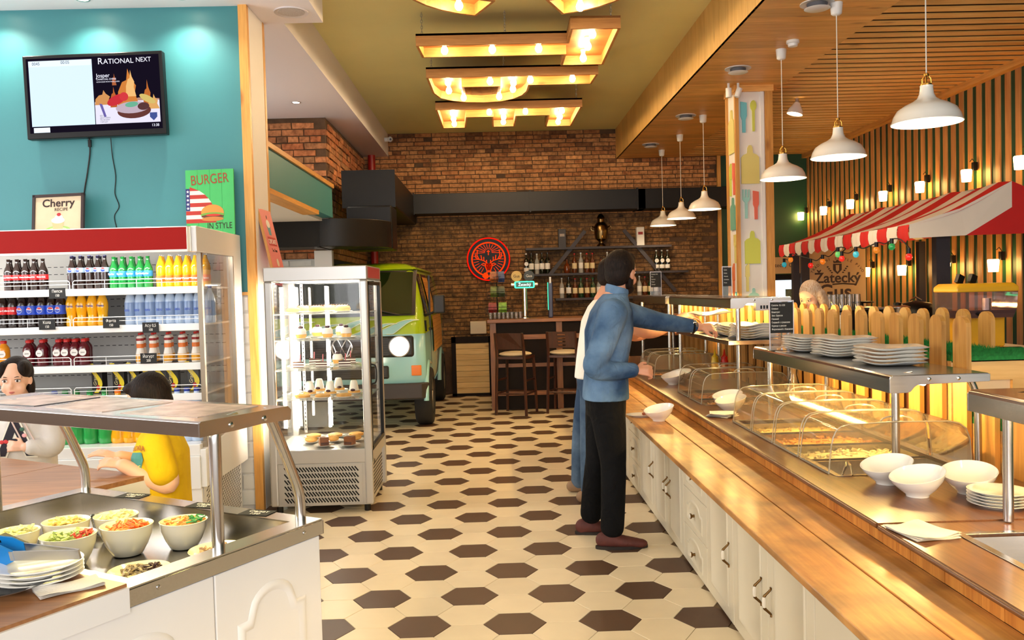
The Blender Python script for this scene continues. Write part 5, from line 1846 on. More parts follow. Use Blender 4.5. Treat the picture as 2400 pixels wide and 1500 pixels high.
# its gantry
SZ = 1.195
gan = T('island_gantry', 'steel shelf on bent pipe legs over the salad island', 'gantry', iw(-.25, .55, IZ), IA, world=True)
b = MB(ISL)
prof = [(-.415, SZ - .04), (-.415, SZ - .004), (-.41, SZ), (-.10, SZ), (-.09, SZ - .006), (-.085, SZ - .03), (-.089, SZ - .03), (-.1, SZ - .006), (-.409, SZ - .006), (-.411, SZ - .04)]
b.prism(prof, 'y', .03, 1.2)
b.build('shelf_plate', m_steel_y, gan, bevel=.001)
for ye in (.026, 1.2):
    e = MB(ISL).prism([(-.415, SZ - .04), (-.30, SZ - .04), (-.2, SZ - .036), (-.10, SZ - .04), (-.088, SZ - .04), (-.085, SZ - .012), (-.098, SZ), (-.41, SZ), (-.415, SZ - .004)], 'y', ye, ye + .004).build('end_plate', m_steel, gan)
    if ye < .1:
        for bx in (-.31, -.19):
            MB(ISL @ Matrix.Translation((bx, ye, SZ - .022)) @ Matrix.Rotation(radians(90), 4, 'X')).lathe([(.008, 0), (.0075, .003), (.003, .005)], n=10).build('bolt', m_bolt, e, 50)
for yp in (.06, 1.055):
    MB(ISL).tube(bez([(-.26, yp, SZ - .012), (-.31, yp, SZ - .02), (-.335, yp, SZ - .04), (-.338, yp, SZ - .1), (-.338, yp, IZ)], 14), .0165, 12).build('post', m_pipe, gan, 60)
    MB(ISL).tube(bez([(-.16, yp, SZ - .012), (-.13, yp, SZ - .04), (-.045, yp, IZ + .12), (-.027, yp, IZ + .06), (-.026, yp, IZ)], 14), .0155, 12).build('post', m_pipe, gan, 60)
h = MB(ISL).box(-.30, -.18, .1, 1.1, SZ - .03, SZ - .007).build('lamp_housing', m_steel_y, gan)
MB(ISL).tube([iw(0, 0, 0) and (-.24, .14, SZ - .042), (-.24, 1.06, SZ - .042)], .011, 10).build('light_tube', EMIT('island_tube', (255, 232, 150), 48), h, 60)
m_paper = M('printed_sheet', (222, 196, 178), 0.25, var=.3, vs=14)
m_paperk = M('sheet_border', (46, 36, 44), 0.3)
for i, (yc, q) in enumerate(((.25, 'closest to the aisle'), (.60, 'in the middle'), (.95, 'furthest from the aisle'))):
    t = T('menu_sheet', 'laminated printed menu sheet on the island shelf, ' + q, 'menu', iw(-.25, yc, SZ), IA + radians((3, -4, 2)[i]), group='menu sheets on the island shelf')
    MB().box(-.115, .115, -.145, .145, .0, .0015).build('sheet', m_paperk if i == 2 else m_paper, t)
    MB().box(-.105, .105, -.135, .135, .0015, .0018).build('print_area', m_paper, t)
for i, (x, y) in enumerate(((-.03, .80), (-.03, .46), (-.03, .23))):
    t = T('price_card', 'small black label lying on the island rim, ' + ('by the boy', 'in the middle', 'closest to the corner post')[i], 'price card', iw(x, y, IZ + .001), IA + .2, group='labels on the island rim')
    MB().box(-.03, .03, -.05, .05, 0, .001).build('card', m_chalk, t)
    for q in range(2):
        text_mesh('chalk_line', ('Салат', '150')[q], .024, m_chalktxt, t, frame_mtx((.01 - q * .024, 0, .0013), (0, -1, 0), (1, 0, 0)), .0002)

# salads
m_cream = M('cream_bowl', (252, 240, 206), 0.15, coat=.5)
DEEP = [(.001, .004), (.04, .0), (.048, .004), (.065, .035), (.078, .07), (.081, .095), (.0835, .1), (.0815, .101), (.077, .094), (.073, .07), (.058, .035), (.04, .012), (.001, .012)]
FLATB = [(.001, .004), (.05, .0), (.055, .004), (.08, .025), (.092, .038), (.0905, .0395), (.077, .028), (.052, .01), (.001, .01)]
sal = [(-1.424, 2.565, .062, DEEP, (226, 214, 150), 'pale pickles'), (-1.316, 2.637, .068, DEEP, (226, 190, 110), 'golden vegetable salad'), (-1.192, 2.697, .066, DEEP, (222, 206, 150), 'shredded cabbage'),
       (-1.216, 2.445, .075, DEEP, (150, 170, 90), 'cucumber and tomato salad'), (-1.093, 2.54, .074, DEEP, (222, 120, 60), 'grated carrot and sprouts'), (-.947, 2.593, .069, DEEP, (214, 150, 80), 'leafy salad with dressing'),
       (-.80, 2.45, .082, FLATB, (196, 160, 120), 'sliced cold meat'), (-.955, 2.285, .080, FLATB, (180, 160, 120), 'mushroom and onion salad')]
rs = random.Random(21)
for i, (x, y, r, pf, c, nm) in enumerate(sal):
    s = r / .0835 if pf is DEEP else r / .092
    zt = pf is DEEP
    t = T('salad_bowl', 'cream %s of %s in the salad island' % ('bowl' if zt else 'shallow dish', nm), 'bowl', (x, y, .7655), group='bowls in the salad island')
    MB().lathe([(a * s, z * s) for a, z in pf], n=32).build('dish', m_cream, t, 45)
    b = MB()
    zf = (.078 if zt else .018) * s
    b.lathe([((.07 if zt else .07) * s, zf - .012), (.06 * s, zf), (.03 * s, zf + .01), (.001, zf + .013)], n=20)
    for q in range(70):
        a, rr_ = rs.uniform(0, 6.28), s * .062 * sqrt(rs.random())
        b.cbox((rr_ * cos(a), rr_ * sin(a), zf + .006 + rs.uniform(0, .014)), (rs.uniform(.006, .026), rs.uniform(.004, .01), rs.uniform(.002, .006)), rs.uniform(0, 6), rs.uniform(-.6, .6), rs.uniform(-.6, .6))
    b.build('salad', M('salad_%d' % i, c, .4, var=.5, vs=45), t, kind='stuff')
    if i in (3, 4, 5, 7):
        b = MB()
        for q in range(30):
            a, rr_ = rs.uniform(-1, 1.2), s * .055 * sqrt(rs.random())
            b.cbox((rr_ * cos(a) + .01, rr_ * sin(a), zf + .014 + rs.uniform(0, .012)), (rs.uniform(.01, .03), rs.uniform(.003, .007), .003), rs.uniform(0, 6), rs.uniform(-.6, .6), rs.uniform(-.6, .6))
        b.build('garnish', M('garnish_%d' % i, ((200, 60, 40), (236, 110, 40), (50, 130, 70), (70, 40, 36))[(3, 4, 5, 7).index(i)], .4, var=.3, vs=40), t, kind='stuff')
t = T('glass_dish', 'small clear glass dish of oil at the back of the salad island', 'dish', (-1.275, 2.80, .7655))
MB().lathe([(.001, .002), (.03, 0), (.042, .055), (.044, .056), (.04, .055), (.028, .004)], n=24, cap=False).build('dish', GLASS('dish_glass', (255, 252, 235), milky=.1, gloss=1.5), t, 50)
MB().lathe([(.03, .006), (.037, .034), (.001, .035)], n=20).build('oil', LIQ('oil', (230, 200, 90), .8), t, 50)
# on the serving end: plates, tongs, napkin, glass plate
PX, PY = -1.076, 2.02
for i in range(4):
    o = lathe_thing('round_plate', 'white plate, %s from the top of the stack under the blue tongs' % _ORD[3 - i], 'plate', (PX, PY, .8625 + i * .0095), [(a * .95, z) for a, z in PLATE], m_porc, 32, 'plate stack under the tongs')
t = T('serving_tongs', 'steel tongs with two blue slotted plastic blades on the plate stack', 'tongs', (-1.053, 2.01, .93), radians(167))
m_tblue = M('tong_blue', (18, 120, 190), .35)
for s in (-1, 1):
    MB().prism([(.07, -.012), (.10, -.026), (.19, -.032), (.245, -.03), (.25, 0), (.245, .03), (.19, .032), (.10, .026), (.07, .012)] , 'z', .018 * s - .002, .018 * s + .002).build('blade', m_tblue, t)
    for q in (-.015, .0, .015):
        MB().box(.13, .21, q - .003, q + .003, .018 * s - .0026, .018 * s + .0026).build('slot', m_black, t)
    MB().add([(-.09, -.012, .0), (-.09, .012, .0), (.08, .012, .018 * s), (.08, -.012, .018 * s), (-.09, -.012, .003 * s), (-.09, .012, .003 * s), (.08, .012, .021 * s), (.08, -.012, .021 * s)], [(0, 1, 2, 3), (4, 7, 6, 5), (0, 3, 7, 4), (1, 5, 6, 2), (2, 6, 7, 3), (0, 4, 5, 1)]).build('arm', m_pipe, t)
t.rotation_euler = (radians(75), 0, radians(167))
napkin((-.975, 1.955, .8625), radians(40), 'folded white napkin on the walnut serving end', layers=2, s=(.135, .075), fan=.02, puff=.003)
o = lathe_thing('glass_plate', 'clear ribbed glass plate at the picture corner', 'plate', (-1.13, 1.95, .8625), [(.001, .003), (.05, .0), (.11, .02), (.112, .022), (.05, .004), (.001, .005)], GLASS('plate_glass', (250, 250, 245), milky=.2, gloss=1.6), 40)
t = T('price_card', 'black label with curled print behind the blue tongs', 'price card', iw(-.62, .55, IZ + .01), IA + .5)
b = MB(Matrix.Rotation(radians(25), 4, 'X'))
b.box(-.09, .09, -.05, .05, 0, .002)
b.build('card', m_chalk, t)
text_mesh('chalk_line', 'Салаты', .03, m_chalktxt, t, Matrix.Rotation(radians(25), 4, 'X') @ Matrix.Translation((-.03, .02, .003)), .0002)

# ---------------------------------------------------------------- glass cake case
CX0, CX1, CY0, CY1 = -1.585, -.875, 6.0, 6.72
m_calu = M('case_aluminium', (196, 194, 190), .32, metal=.55)
case = T('cake_display_case', 'tall lit glass cake display case with grey metal frame', 'display case', ((CX0 + CX1) / 2, 6.36, 0), world=True)
MB().box(CX0, CX1, CY0, CY1, 1.612, 1.71).build('top_box', m_calu, case, bevel=.006)
for (x, y) in ((CX0, CY0), (CX1 - .055, CY0), (CX0, CY1 - .05), (CX1 - .05, CY1 - .05)):
    MB().box(x, x + .055, y, y + .05, .05, 1.612).build('corner_post', m_calu, case, bevel=.012)
MB().box(CX0, CX1, CY0 + .005, CY1, .345, .44).build('sill', m_calu, case, bevel=.004)
MB().box(CX0 + .02, CX1 - .02, CY0 + .012, CY1 - .01, .05, .345).build('base_box', m_calu, case)
vp = MB().box(CX0 + .075, CX1 - .075, CY0 + .004, CY0 + .012, .06, .34).build('vent_panel', m_calu, case)
b = MB()
for r in range(6):
    for c in range(24):
        b.cbox((CX0 + .11 + c * .0212, CY0 + .0035, .09 + r * .043), (.009, .002, .040), 0, radians(-38), 0)
b.build('vent_slots', m_black, vp, kind='stuff')
for (x, y) in ((CX0 + .05, CY0 + .05), (CX1 - .05, CY0 + .05), (CX0 + .05, CY1 - .05), (CX1 - .05, CY1 - .05)):
    MB().cyl((x, y, 0), (x, y, .05), .022, n=12).build('castor', m_black, case)
MB().box(CX0 + .055, CX1 - .055, CY0 + .018, CY0 + .022, .44, 1.612).build('front_pane', m_glass, case)
MB().box(CX0 + .055, CX1 - .055, CY1 - .022, CY1 - .018, .44, 1.612).build('back_pane', m_glass, case)
MB().box(CX0 + .01, CX0 + .014, CY0 + .05, CY1 - .05, .44, 1.612).build('side_pane', m_glass, case)
dr = MB().box(CX1 - .014, CX1 - .010, CY0 + .05, CY1 - .05, .44, 1.60).build('glass_door', m_glass, case)
for (ya, yb, za, zb) in ((CY0 + .05, CY0 + .075, .42, 1.6), (CY1 - .08, CY1 - .055, .42, 1.6), (CY0 + .05, CY1 - .055, 1.575, 1.6), (CY0 + .05, CY1 - .055, .42, .45)):
    MB().box(CX1 - .02, CX1 + .002, ya, yb, za, zb).build('door_frame', m_black, dr)
MB().tube(bez([(CX1, CY0 + .09, 1.02), (CX1 + .03, CY0 + .09, 1.0), (CX1 + .03, CY0 + .09, .9), (CX1, CY0 + .09, .88)], 12), .006, 8).build('door_handle', m_black, dr, 60)
MB().box(CX1 - .002, CX1 + .0015, CY0 + .06, CY1 - .06, 1.625, 1.70).build('side_badge', M('badge_red', (190, 70, 80), .3), case)
text_mesh('lettering', 'isa', .06, m_black, case, frame_mtx((CX1 + .001, CY0 + .10, .34), (0, 1, 0), (0, 0, 1)), .0006)
b = MB()
for q in range(9):
    b.box(CX1 - .0205, CX1 - .0185, CY0 + .12, CY1 - .08, .08 + q * .026, .092 + q * .026)
b.build('side_louvre', m_black, case, kind='stuff')
m_tube = EMIT('case_tube', (255, 244, 220), 40)
for (x, y) in ((CX0 + .035, CY0 + .075), (CX0 + .06, CY1 - .07), (CX0 + .30, CY1 - .055)):
    MB().tube([(x, y, .5), (x, y, 1.58)], .010, 10).build('light_tube', m_tube, case, 60)
for x in (CX0 + .10, CX1 - .12):
    s = MB().box(x, x + .022, CY1 - .05, CY1 - .035, .46, 1.6).build('shelf_rail', m_steel, case)
    b = MB()
    for q in range(36):
        b.box(x + .008, x + .014, CY1 - .0515, CY1 - .0495, .48 + q * .031, .495 + q * .031)
    b.build('rail_slots', m_black, s, kind='stuff')
MB().box(CX0 + .1, CX1 - .1, CY0 + .08, CY1 - .1, 1.604, 1.611).build('added_glow_panel', EMIT('case_added_glow', (255, 246, 226), 9), case)  # added glowing panel to brighten the cakes; not one of the case's own tubes
CSZ = (1.385, 1.20, .992, .785, .446)
for z in CSZ[:4]:
    MB().box(CX0 + .03, CX1 - .03, CY0 + .05, CY1 - .06, z - .006, z).build('glass_shelf', GLASS('shelf_glass', (250, 252, 248), milky=.3, gloss=.6), case)
m_sponge = M('sponge_cake', (224, 170, 90), .7, var=.15, vs=30)
m_whip = M('whipped_cream', (250, 244, 232), .5)
m_choc = M('chocolate_cake', (78, 40, 24), .5, var=.2, vs=30)
m_berry = M('berry', (60, 16, 30), .25)
m_straw = M('pink_stick', (224, 120, 130), .5)
m_choc2 = M('brown_glaze', (140, 84, 44), .3)
DP = [(.001, .003), (.045, .0), (.05, .003), (.072, .01), (.0725, .012), (.048, .005), (.001, .005)]


def cake(kind, loc, label):
    t = T('cake_on_plate', label, 'cake', loc, random.uniform(-.4, .4), group='cakes in the display case')
    MB().lathe(DP, n=24).build('plate', m_porc, t, 45)
    if kind == 'bundt':
        MB().lathe([(.02, .008), (.05, .006), (.058, .025), (.05, .045), (.03, .052), (.012, .045), (.01, .01)], n=22).build('sponge', m_sponge, t, 50)
        b = MB()
        for q in range(5):
            b.tube([(-.045 + q * .02, -.03, .045), (-.04 + q * .02, 0, .055), (-.045 + q * .022, .03, .045)], .003, 5)
        b.build('chocolate_drizzle', m_choc, t)
    elif kind == 'cup':
        MB().lathe([(.001, .006), (.03, .006), (.042, .035), (.001, .037)], n=18).build('paper_case', m_sponge, t, 30)
        MB().lathe([(.038, .036), (.038, .06), (.03, .075), (.001, .08)], n=18).build('cream', m_whip, t, 50)
        MB().ell((0, 0, .085), (.018, .018, .011)).build('berry', m_berry, t, 60)
    elif kind == 'slice':
        for q, m in enumerate((m_choc, m_whip, m_choc, m_whip, m_choc)):
            MB().prism([(-.04, -.035), (.045, -.03), (-.03, .035)], 'z', .006 + q * .009, .015 + q * .009).build('layer', m, t)
        MB().tube([(0, 0, .05), (.003, 0, .10)], .004, 6).build('stick', m_straw, t)
    elif kind == 'cone':
        MB().lathe([(.001, .006), (.045, .006), (.045, .022), (.001, .024)], n=18).build('base_sponge', m_sponge, t, 40)
        MB().lathe([(.036, .024), (.032, .05), (.024, .09), (.018, .098), (.001, .10)], n=18).build('cream', m_whip, t, 50)
        MB().ell((.0, -.04, .03), (.018, .012, .01)).build('berry', m_berry, t, 60)
    elif kind == 'tart':
        MB().lathe([(.001, .006), (.05, .006), (.056, .022), (.04, .028), (.001, .03)], n=20).build('tart', m_sponge, t, 50)
    elif kind == 'cube':
        MB().box(-.032, .032, -.032, .032, .006, .065).build('cake_block', m_choc2, t, bevel=.004)
        MB().box(-.028, .028, -.0328, -.032, .012, .03).build('cream', m_choc, t)
    elif kind == 'pastry':
        MB().ell((0, 0, .025), (.05, .03, .022)).build('pastry', m_sponge, t, 60)
    return t


def case_row(zi, items, wh):
    for i, (k_, px, Y) in enumerate(items):
        nm = {'bundt': 'ring cake with chocolate drizzle', 'cup': 'cream cupcake with a dark berry', 'slice': 'layered chocolate slice with pink stick', 'cone': 'white cream cone dessert', 'tart': 'flat golden tart', 'cube': 'brown glazed cake cube', 'pastry': 'glazed oval pastry'}[k_]
        cake(k_, (ray_x(px, 800, Y), Y, CSZ[zi] + .001), '%s, %s on the %s of the cake case' % (nm, _ORD[i], wh))


case_row(0, [('pastry', 690, 6.2), ('bundt', 745, 6.2), ('bundt', 805, 6.2), ('bundt', 715, 6.45), ('bundt', 775, 6.5)], 'top shelf')
case_row(1, [('cup', 706, 6.2), ('cup', 768, 6.2), ('cup', 812, 6.2), ('cup', 745, 6.45), ('cup', 800, 6.5)], 'second shelf')
case_row(2, [('slice', 702, 6.2), ('slice', 755, 6.18), ('slice', 808, 6.2), ('slice', 735, 6.45), ('cup', 790, 6.5), ('slice', 820, 6.48)], 'third shelf')
case_row(3, [('tart', 705, 6.14), ('tart', 752, 6.14), ('tart', 802, 6.14), ('cone', 722, 6.36), ('cone', 770, 6.34), ('cone', 826, 6.36), ('cone', 745, 6.55), ('cone', 790, 6.58)], 'fourth shelf')
case_row(4, [('cube', 751, 6.12), ('cube', 812, 6.12), ('pastry', 722, 6.28), ('pastry', 772, 6.3), ('pastry', 825, 6.32), ('tart', 728, 6.5), ('tart', 778, 6.5), ('tart', 828, 6.52)], 'floor')

# ---------------------------------------------------------------- ventilation ducts
m_duct = M('black_duct', (15, 13, 12), .42, var=.2, vs=2.5, spec=.3)
duct = T('ventilation_duct', 'long black ventilation duct crossing the brick wall and elbowing to the hatch', 'duct', (-1.2, 12.3, 2.64), world=True)
y = 0
for x in (-1.12, .55, 2.1):
    MB().box(x, min(x + 1.67, 3.66) if x > -1 else .548, 12.50, 12.90, 2.64, 2.93).build('duct_section', m_duct, duct, bevel=.006)
    MB().box(x - .012, x + .012, 12.49, 12.91, 2.63, 2.94).build('flange', m_duct, duct)
MB().box(-1.70, -1.12, 10.05, 12.90, 2.52, 2.92).build('duct_section', m_duct, duct, bevel=.02)
MB().box(-1.715, -1.105, 10.03, 10.05, 2.505, 2.935).build('flange', m_duct, duct)
MB().box(-1.66, -1.14, 9.95, 10.45, 2.02, 2.52).build('riser', m_duct, duct, bevel=.02)
n = 12
o_, i_ = arc(-1.85, 9.98, .70, -90, 0, n), arc(-1.85, 9.98, .12, -90, 0, n)
MB().prism(o_ + i_[::-1], 'z', 2.03, 2.33).build('elbow', m_duct, duct, 40, bevel=.006)
MB().box(-3.2, -1.85, 9.28, 9.86, 2.03, 2.33).build('duct_section', m_duct, duct, bevel=.006)
MB().box(-1.862, -1.838, 9.27, 9.87, 2.02, 2.34).build('flange', m_duct, duct)
o = MB().tube([(-1.74, 12.8, .9), (-1.74, 12.8, 3.54)], .055, 14).build('riser_pipe', M('pipe_red', (150, 22, 18), .4), None, 60)
tag(o, 'vertical red pipe in the corner of the brick wall', 'pipe')
o = MB().box(-2.02, -1.82, 9.86, 9.97, 1.70, 2.02).build('wall_cabinet', m_plastic_w, None, bevel=.005)
tag(o, 'small white box under the black duct by the kitchen wall', 'box')

# ---------------------------------------------------------------- painted van
VX = -1.68
van = T('camper_van', 'lime green and pale blue retro van with flame paint against the brick wall', 'van', (VX, 11.2, 0), world=True)
m_vg = M('van_lime', (164, 196, 22), .2, coat=.8)
m_vb = M('van_blue', (150, 206, 210), .22, coat=.8)
m_vk = M('van_black', (20, 20, 20), .45)
m_vglass = M('van_window', (22, 34, 8), .05, coat=1.0, spec=.8)
VZ = [(.36, .86, 9.70), (.46, .895, 9.60), (.62, .905, 9.575), (.80, .905, 9.57), (1.0, .902, 9.585), (1.12, .895, 9.605), (1.25, .885, 9.64), (1.40, .86, 9.715), (1.60, .815, 9.83), (1.76, .775, 9.94), (1.82, .735, 10.02), (1.855, .66, 10.14), (1.875, .5, 10.35)]


def vlev(z):
    for i in range(len(VZ) - 1):
        a, b = VZ[i], VZ[i + 1]
        if a[0] <= z <= b[0]:
            t = (z - a[0]) / (b[0] - a[0])
            return (a[1] + (b[1] - a[1]) * t, a[2] + (b[2] - a[2]) * t)
    return VZ[-1][1:]


def vring(z, off=0.0):
    w, yf = vlev(z)
    w += off
    yf -= off
    r = .16
    pts = [(VX - w, 12.86)]
    pts += [(VX - w + r - r * cos(radians(a)), yf + r * .55 + r * .55 * -sin(radians(a)) + .0) for a in range(0, 91, 18)]
    pts += [(VX - w * .5, yf - .025), (VX, yf - .035), (VX + w * .5, yf - .025)]
    pts += [(VX + w - r + r * sin(radians(a)), yf + r * .55 - r * .55 * cos(radians(a))) for a in range(0, 91, 18)]
    pts += [(VX + w, 12.86)]
    return [(x, y, z) for x, y in pts]


MB().loft([vring(z) for z in (.36, .46, .62, .80, 1.0, 1.06)]).build('lower_body', m_vb, van, 40)
MB().loft([vring(z) for z in (1.06, 1.12, 1.25, 1.40, 1.60, 1.76, 1.82, 1.855, 1.875)]).build('upper_body', m_vg, van, 40)
MB().loft([vring(z, .035) for z in (1.79, 1.80, 1.81)]).build('rain_gutter', m_vg, van, 40)


def vfront(xa, xb, z0, z1, off, n=10, k=6):
    """patch on the front skin"""
    rows = []
    for j in range(k + 1):
        z = z0 + (z1 - z0) * j / k
        w, yf = vlev(z)
        rows.append([(VX + x, yf - off - .035 * (1 - (x / w) ** 2) + (max(0, abs(x) / w - .86) ** 2) * 2.2, z) for x in [xa + (xb - xa) * i / n for i in range(n + 1)]])
    return MB().loft(rows, closed=False)


def vside(ya, yb, z0, z1, off, sl=0.0, k=6):
    rows = []
    for j in range(k + 1):
        z = z0 + (z1 - z0) * j / k
        w, yf = vlev(z)
        s = sl * (z - z0)
        rows.append([(VX + w + off, ya + s, z), (VX + w + off, (ya + yb) / 2 + s, z), (VX + w + off, yb + s * .2, z)])
    return MB().loft(rows, closed=False)


vfront(-.80, .80, 1.265, 1.775, .012).build('windscreen_seal', m_vk, van, 50)
ws = vfront(-.76, .76, 1.285, 1.755, .018).build('windscreen', m_vglass, van, 50)
MB().tube([(VX + .30, 9.60, 1.295), (VX + .05, 9.60, 1.33), (VX - .25, 9.62, 1.34)], .009, 6).build('wiper', m_vk, van)
MB().tube([(VX + .62, 9.62, 1.275), (VX + .40, 9.605, 1.33), (VX + .15, 9.60, 1.345)], .009, 6).build('wiper', m_vk, van)
pn = MB()
pn.box(VX - .78, VX + .78, 9.525, 9.60, .81, 1.045)
gp = pn.build('grille_panel', m_vk, van, bevel=.03, seg=3)
for q in range(8):
    MB().box(VX - .50, VX + .50, 9.517, 9.527, .835 + q * .026, .847 + q * .026).build('grille_bar', M('van_bar', (40, 40, 40), .5), gp)
for s in (-1, 1):
    hx = VX + s * .625
    hl = MB(Matrix.Translation((hx, 9.525, .93)) @ Matrix.Rotation(radians(90), 4, 'X')).lathe([(.118, -.01), (.118, .012), (.108, .016)], n=28).build('headlight_ring', m_chain, van, 40)
    MB(Matrix.Translation((hx, 9.525, .93)) @ Matrix.Rotation(radians(90), 4, 'X')).lathe([(.108, .0), (.105, .018), (.06, .03), (.001, .034)], n=28).build('headlight_lens', EMIT('headlight', (255, 246, 224), 2.6), van, 50)
    MB().box(VX + s * .80 - .055, VX + s * .80 + .055, 9.56, 9.64, .60, .715).build('turn_signal', M('amber_lens', (226, 120, 10), .2, coat=.6), van, bevel=.008)
em = MB(Matrix.Translation((VX, 9.51, .93)) @ Matrix.Rotation(radians(90), 4, 'X'))
em.tube([(.11 * cos(a), .11 * sin(a), 0) for a in [2 * pi * i / 28 for i in range(29)]], .010, 6, cap=False)
for P in ([(-.05, .10), (0, .005), (.05, .10)], [(-.10, .04), (-.045, -.095), (0, .0), (.045, -.095), (.10, .04)]):
    em.tube([(x, y, 0) for x, y in P], .009, 6)
em.build('badge', M('badge_chrome', (225, 225, 225), .2, metal=.8), van, 50)
lg = MB().box(VX - .50, VX + .50, 9.53, 9.58, .575, .72).build('lower_grille', m_vk, van, bevel=.02)
for q in range(5):
    MB().box(VX - .46, VX + .46, 9.524, 9.532, .595 + q * .024, .607 + q * .024).build('grille_bar', M('van_bar', (40, 40, 40), .5), lg)
bp = [(VX - .93, 9.85), (VX - .93, 9.62), (VX - .86, 9.53), (VX, 9.49), (VX + .86, 9.53), (VX + .93, 9.62), (VX + .93, 9.85), (VX + .87, 9.85), (VX + .80, 9.62), (VX - .80, 9.62), (VX - .87, 9.85)]
MB().prism(bp, 'z', .345, .52).build('bumper', M('bumper_grey', (48, 42, 40), .5), van, bevel=.015)
# swirling flame paint on the nose
m_fl = M('flame_pinstripe', (220, 232, 200), .3)


def vpt(x, z, off):
    w, yf = vlev(z)
    return (VX + x, yf - off - .035 * (1 - (x / w) ** 2) + (max(0, abs(x) / w - .86) ** 2) * 2.2, z)


for (x0, x1, h, w0) in ((-.84, -.30, .155, .17), (-.55, .05, .12, .15), (-.22, .40, .165, .17), (.16, .60, .115, .14), (.40, .84, .15, .17)):
    rows, lo_, hi_ = [], [], []
    for i in range(15):
        t = i / 14
        cx_ = x0 + (x1 - x0) * (t ** 1.15)
        cz = 1.063 + h * (1 - (1 - t) ** 1.8) * (1 - .12 * sin(t * pi * 2))
        wd = w0 * (1 - t) ** .8 * .5
        a, b_ = (cx_ - wd, max(1.063, cz - wd * .1)), (cx_ + wd, max(1.063, cz - wd * .75))
        rows.append([vpt(a[0] + (b_[0] - a[0]) * q / 4, a[1] + (b_[1] - a[1]) * q / 4, .006) for q in range(5)])
        lo_.append(vpt(a[0], a[1], .008))
        hi_.append(vpt(b_[0], b_[1], .008))
    MB().loft(rows, closed=False).build('flame_patch', m_vb, van, 50)
    MB().tube(lo_ + hi_[::-1], .005, 5).build('flame_stripe', m_fl, van, 60)
# side
vside(9.80, 10.42, 1.24, 1.74, .004, .33).build('door_window_seal', m_vk, van)
vside(9.86, 10.38, 1.27, 1.71, .008, .33).build('door_window', m_vglass, van)
for (ya, yb) in ((10.56, 11.42), (11.55, 12.4)):
    vside(ya, yb, 1.24, 1.74, .004, .05).build('side_window_seal', m_vk, van)
for q in range(7):
    vside(10.60, 11.38, 1.27 + q * .062, 1.27 + q * .062 + .06, .014, .02, 2).build('plank', m_wood_yy, van)
for q in range(9):
    vside(10.72, 12.3, .78 + q * .05, .78 + q * .05 + .048, .02, .0, 2).build('plank', m_wood_yy, van)
vside(11.6, 12.35, 1.27, 1.71, .008, .05).build('side_window', m_vglass, van)
MB().box(VX + .888, VX + .91, 10.44, 10.452, .5, 1.72).build('door_seam', m_vk, van)
MB().tube([(VX + .90, 9.74, 1.20), (VX + .905, 9.76, 1.08)], .012, 6).build('door_hinge', m_vk, van)
MB().box(VX + .895, VX + .925, 10.28, 10.40, 1.07, 1.10).build('door_handle', m_vk, van, bevel=.006)
for (wy, r) in ((9.99, .33), (12.25, .33)):
    t_ = MB(Matrix.Translation((VX + .855, wy, r)) @ Matrix.Rotation(radians(90), 4, 'Y'))
    t_.lathe([(.20, -.10), (.30, -.10), (.325, -.075), (.33, 0), (.325, .075), (.30, .095), (.21, .095), (.19, .06)], n=36)
    tr_ = t_.build('tyre', M('tyre_rubber', (24, 24, 24), .8), van, 50)
    t_ = MB(Matrix.Translation((VX + .855, wy, r)) @ Matrix.Rotation(radians(90), 4, 'Y'))
    t_.lathe([(.001, .085), (.06, .09), (.07, .06), (.15, .05), (.20, .085), (.205, .08)], n=28)
    t_.build('hubcap', m_chain, tr_, 50)
    b = MB().tube([(VX + .90, wy + .39 * cos(radians(a)), .33 + .39 * sin(radians(a))) for a in range(-2, 183, 8)], .03, 8)
    b.build('wheel_arch', m_vb, van, 60)
    MB().prism(arc(wy, .33, .38, 0, 180, 18), 'x', VX + .60, VX + .907).build('arch_well', m_vk, van)
MB(Matrix.Translation((VX - .795, 9.99, .33)) @ Matrix.Rotation(radians(90), 4, 'Y')).lathe([(.20, -.10), (.30, -.10), (.33, 0), (.30, .095), (.21, .095)], n=30).build('tyre', M('tyre_rubber', (24, 24, 24), .8), van, 50)
MB().tube(bez([(VX + .86, 9.80, 1.27), (VX + .93, 9.76, 1.27), (VX + 1.01, 9.74, 1.30)], 8), .012, 8).build('mirror_arm', m_vk, van, 60)
MB().cbox((VX + 1.06, 9.73, 1.38), (.13, .06, .21), rz=.15).build('mirror', m_vk, van, bevel=.02, seg=3)

# ---------------------------------------------------------------- bar
m_barw = WOOD('bar_wood', (106, 64, 34), (150, 98, 56), 0, .4, orand=.06)
m_barwz = WOOD('bar_wood_upright', (106, 64, 34), (150, 98, 56), 2, .4, orand=.06)
m_bard = M('bar_dark_panel', (28, 19, 15), .6, var=.15, vs=4, spec=.15)
bar = T('bar_counter', 'brown wooden bar with dark inset panels before the brick wall', 'bar', (1.0, 11.2, 0), world=True)
MB().box(-.10, 2.6, 10.84, 11.5, 1.108, 1.152).build('bar_top', m_barw, bar, bevel=.005)
MB().box(-.05, 2.6, 10.98, 11.45, 0, 1.108).build('core', m_bard, bar)
for x in (-.065, .77, 1.62, 2.45):
    MB().box(x, x + .075, 10.94, 10.985, 0, 1.108).build('upright', m_barwz, bar)
for z0, z1 in ((.89, .95), (.54, .586), (.18, .236)):
    for x in (.012, .847, 1.697):
        MB().box(x, x + (.757 if x < 1.6 else .75), 10.955, 10.985, z0, z1).build('rail', m_barw, bar)


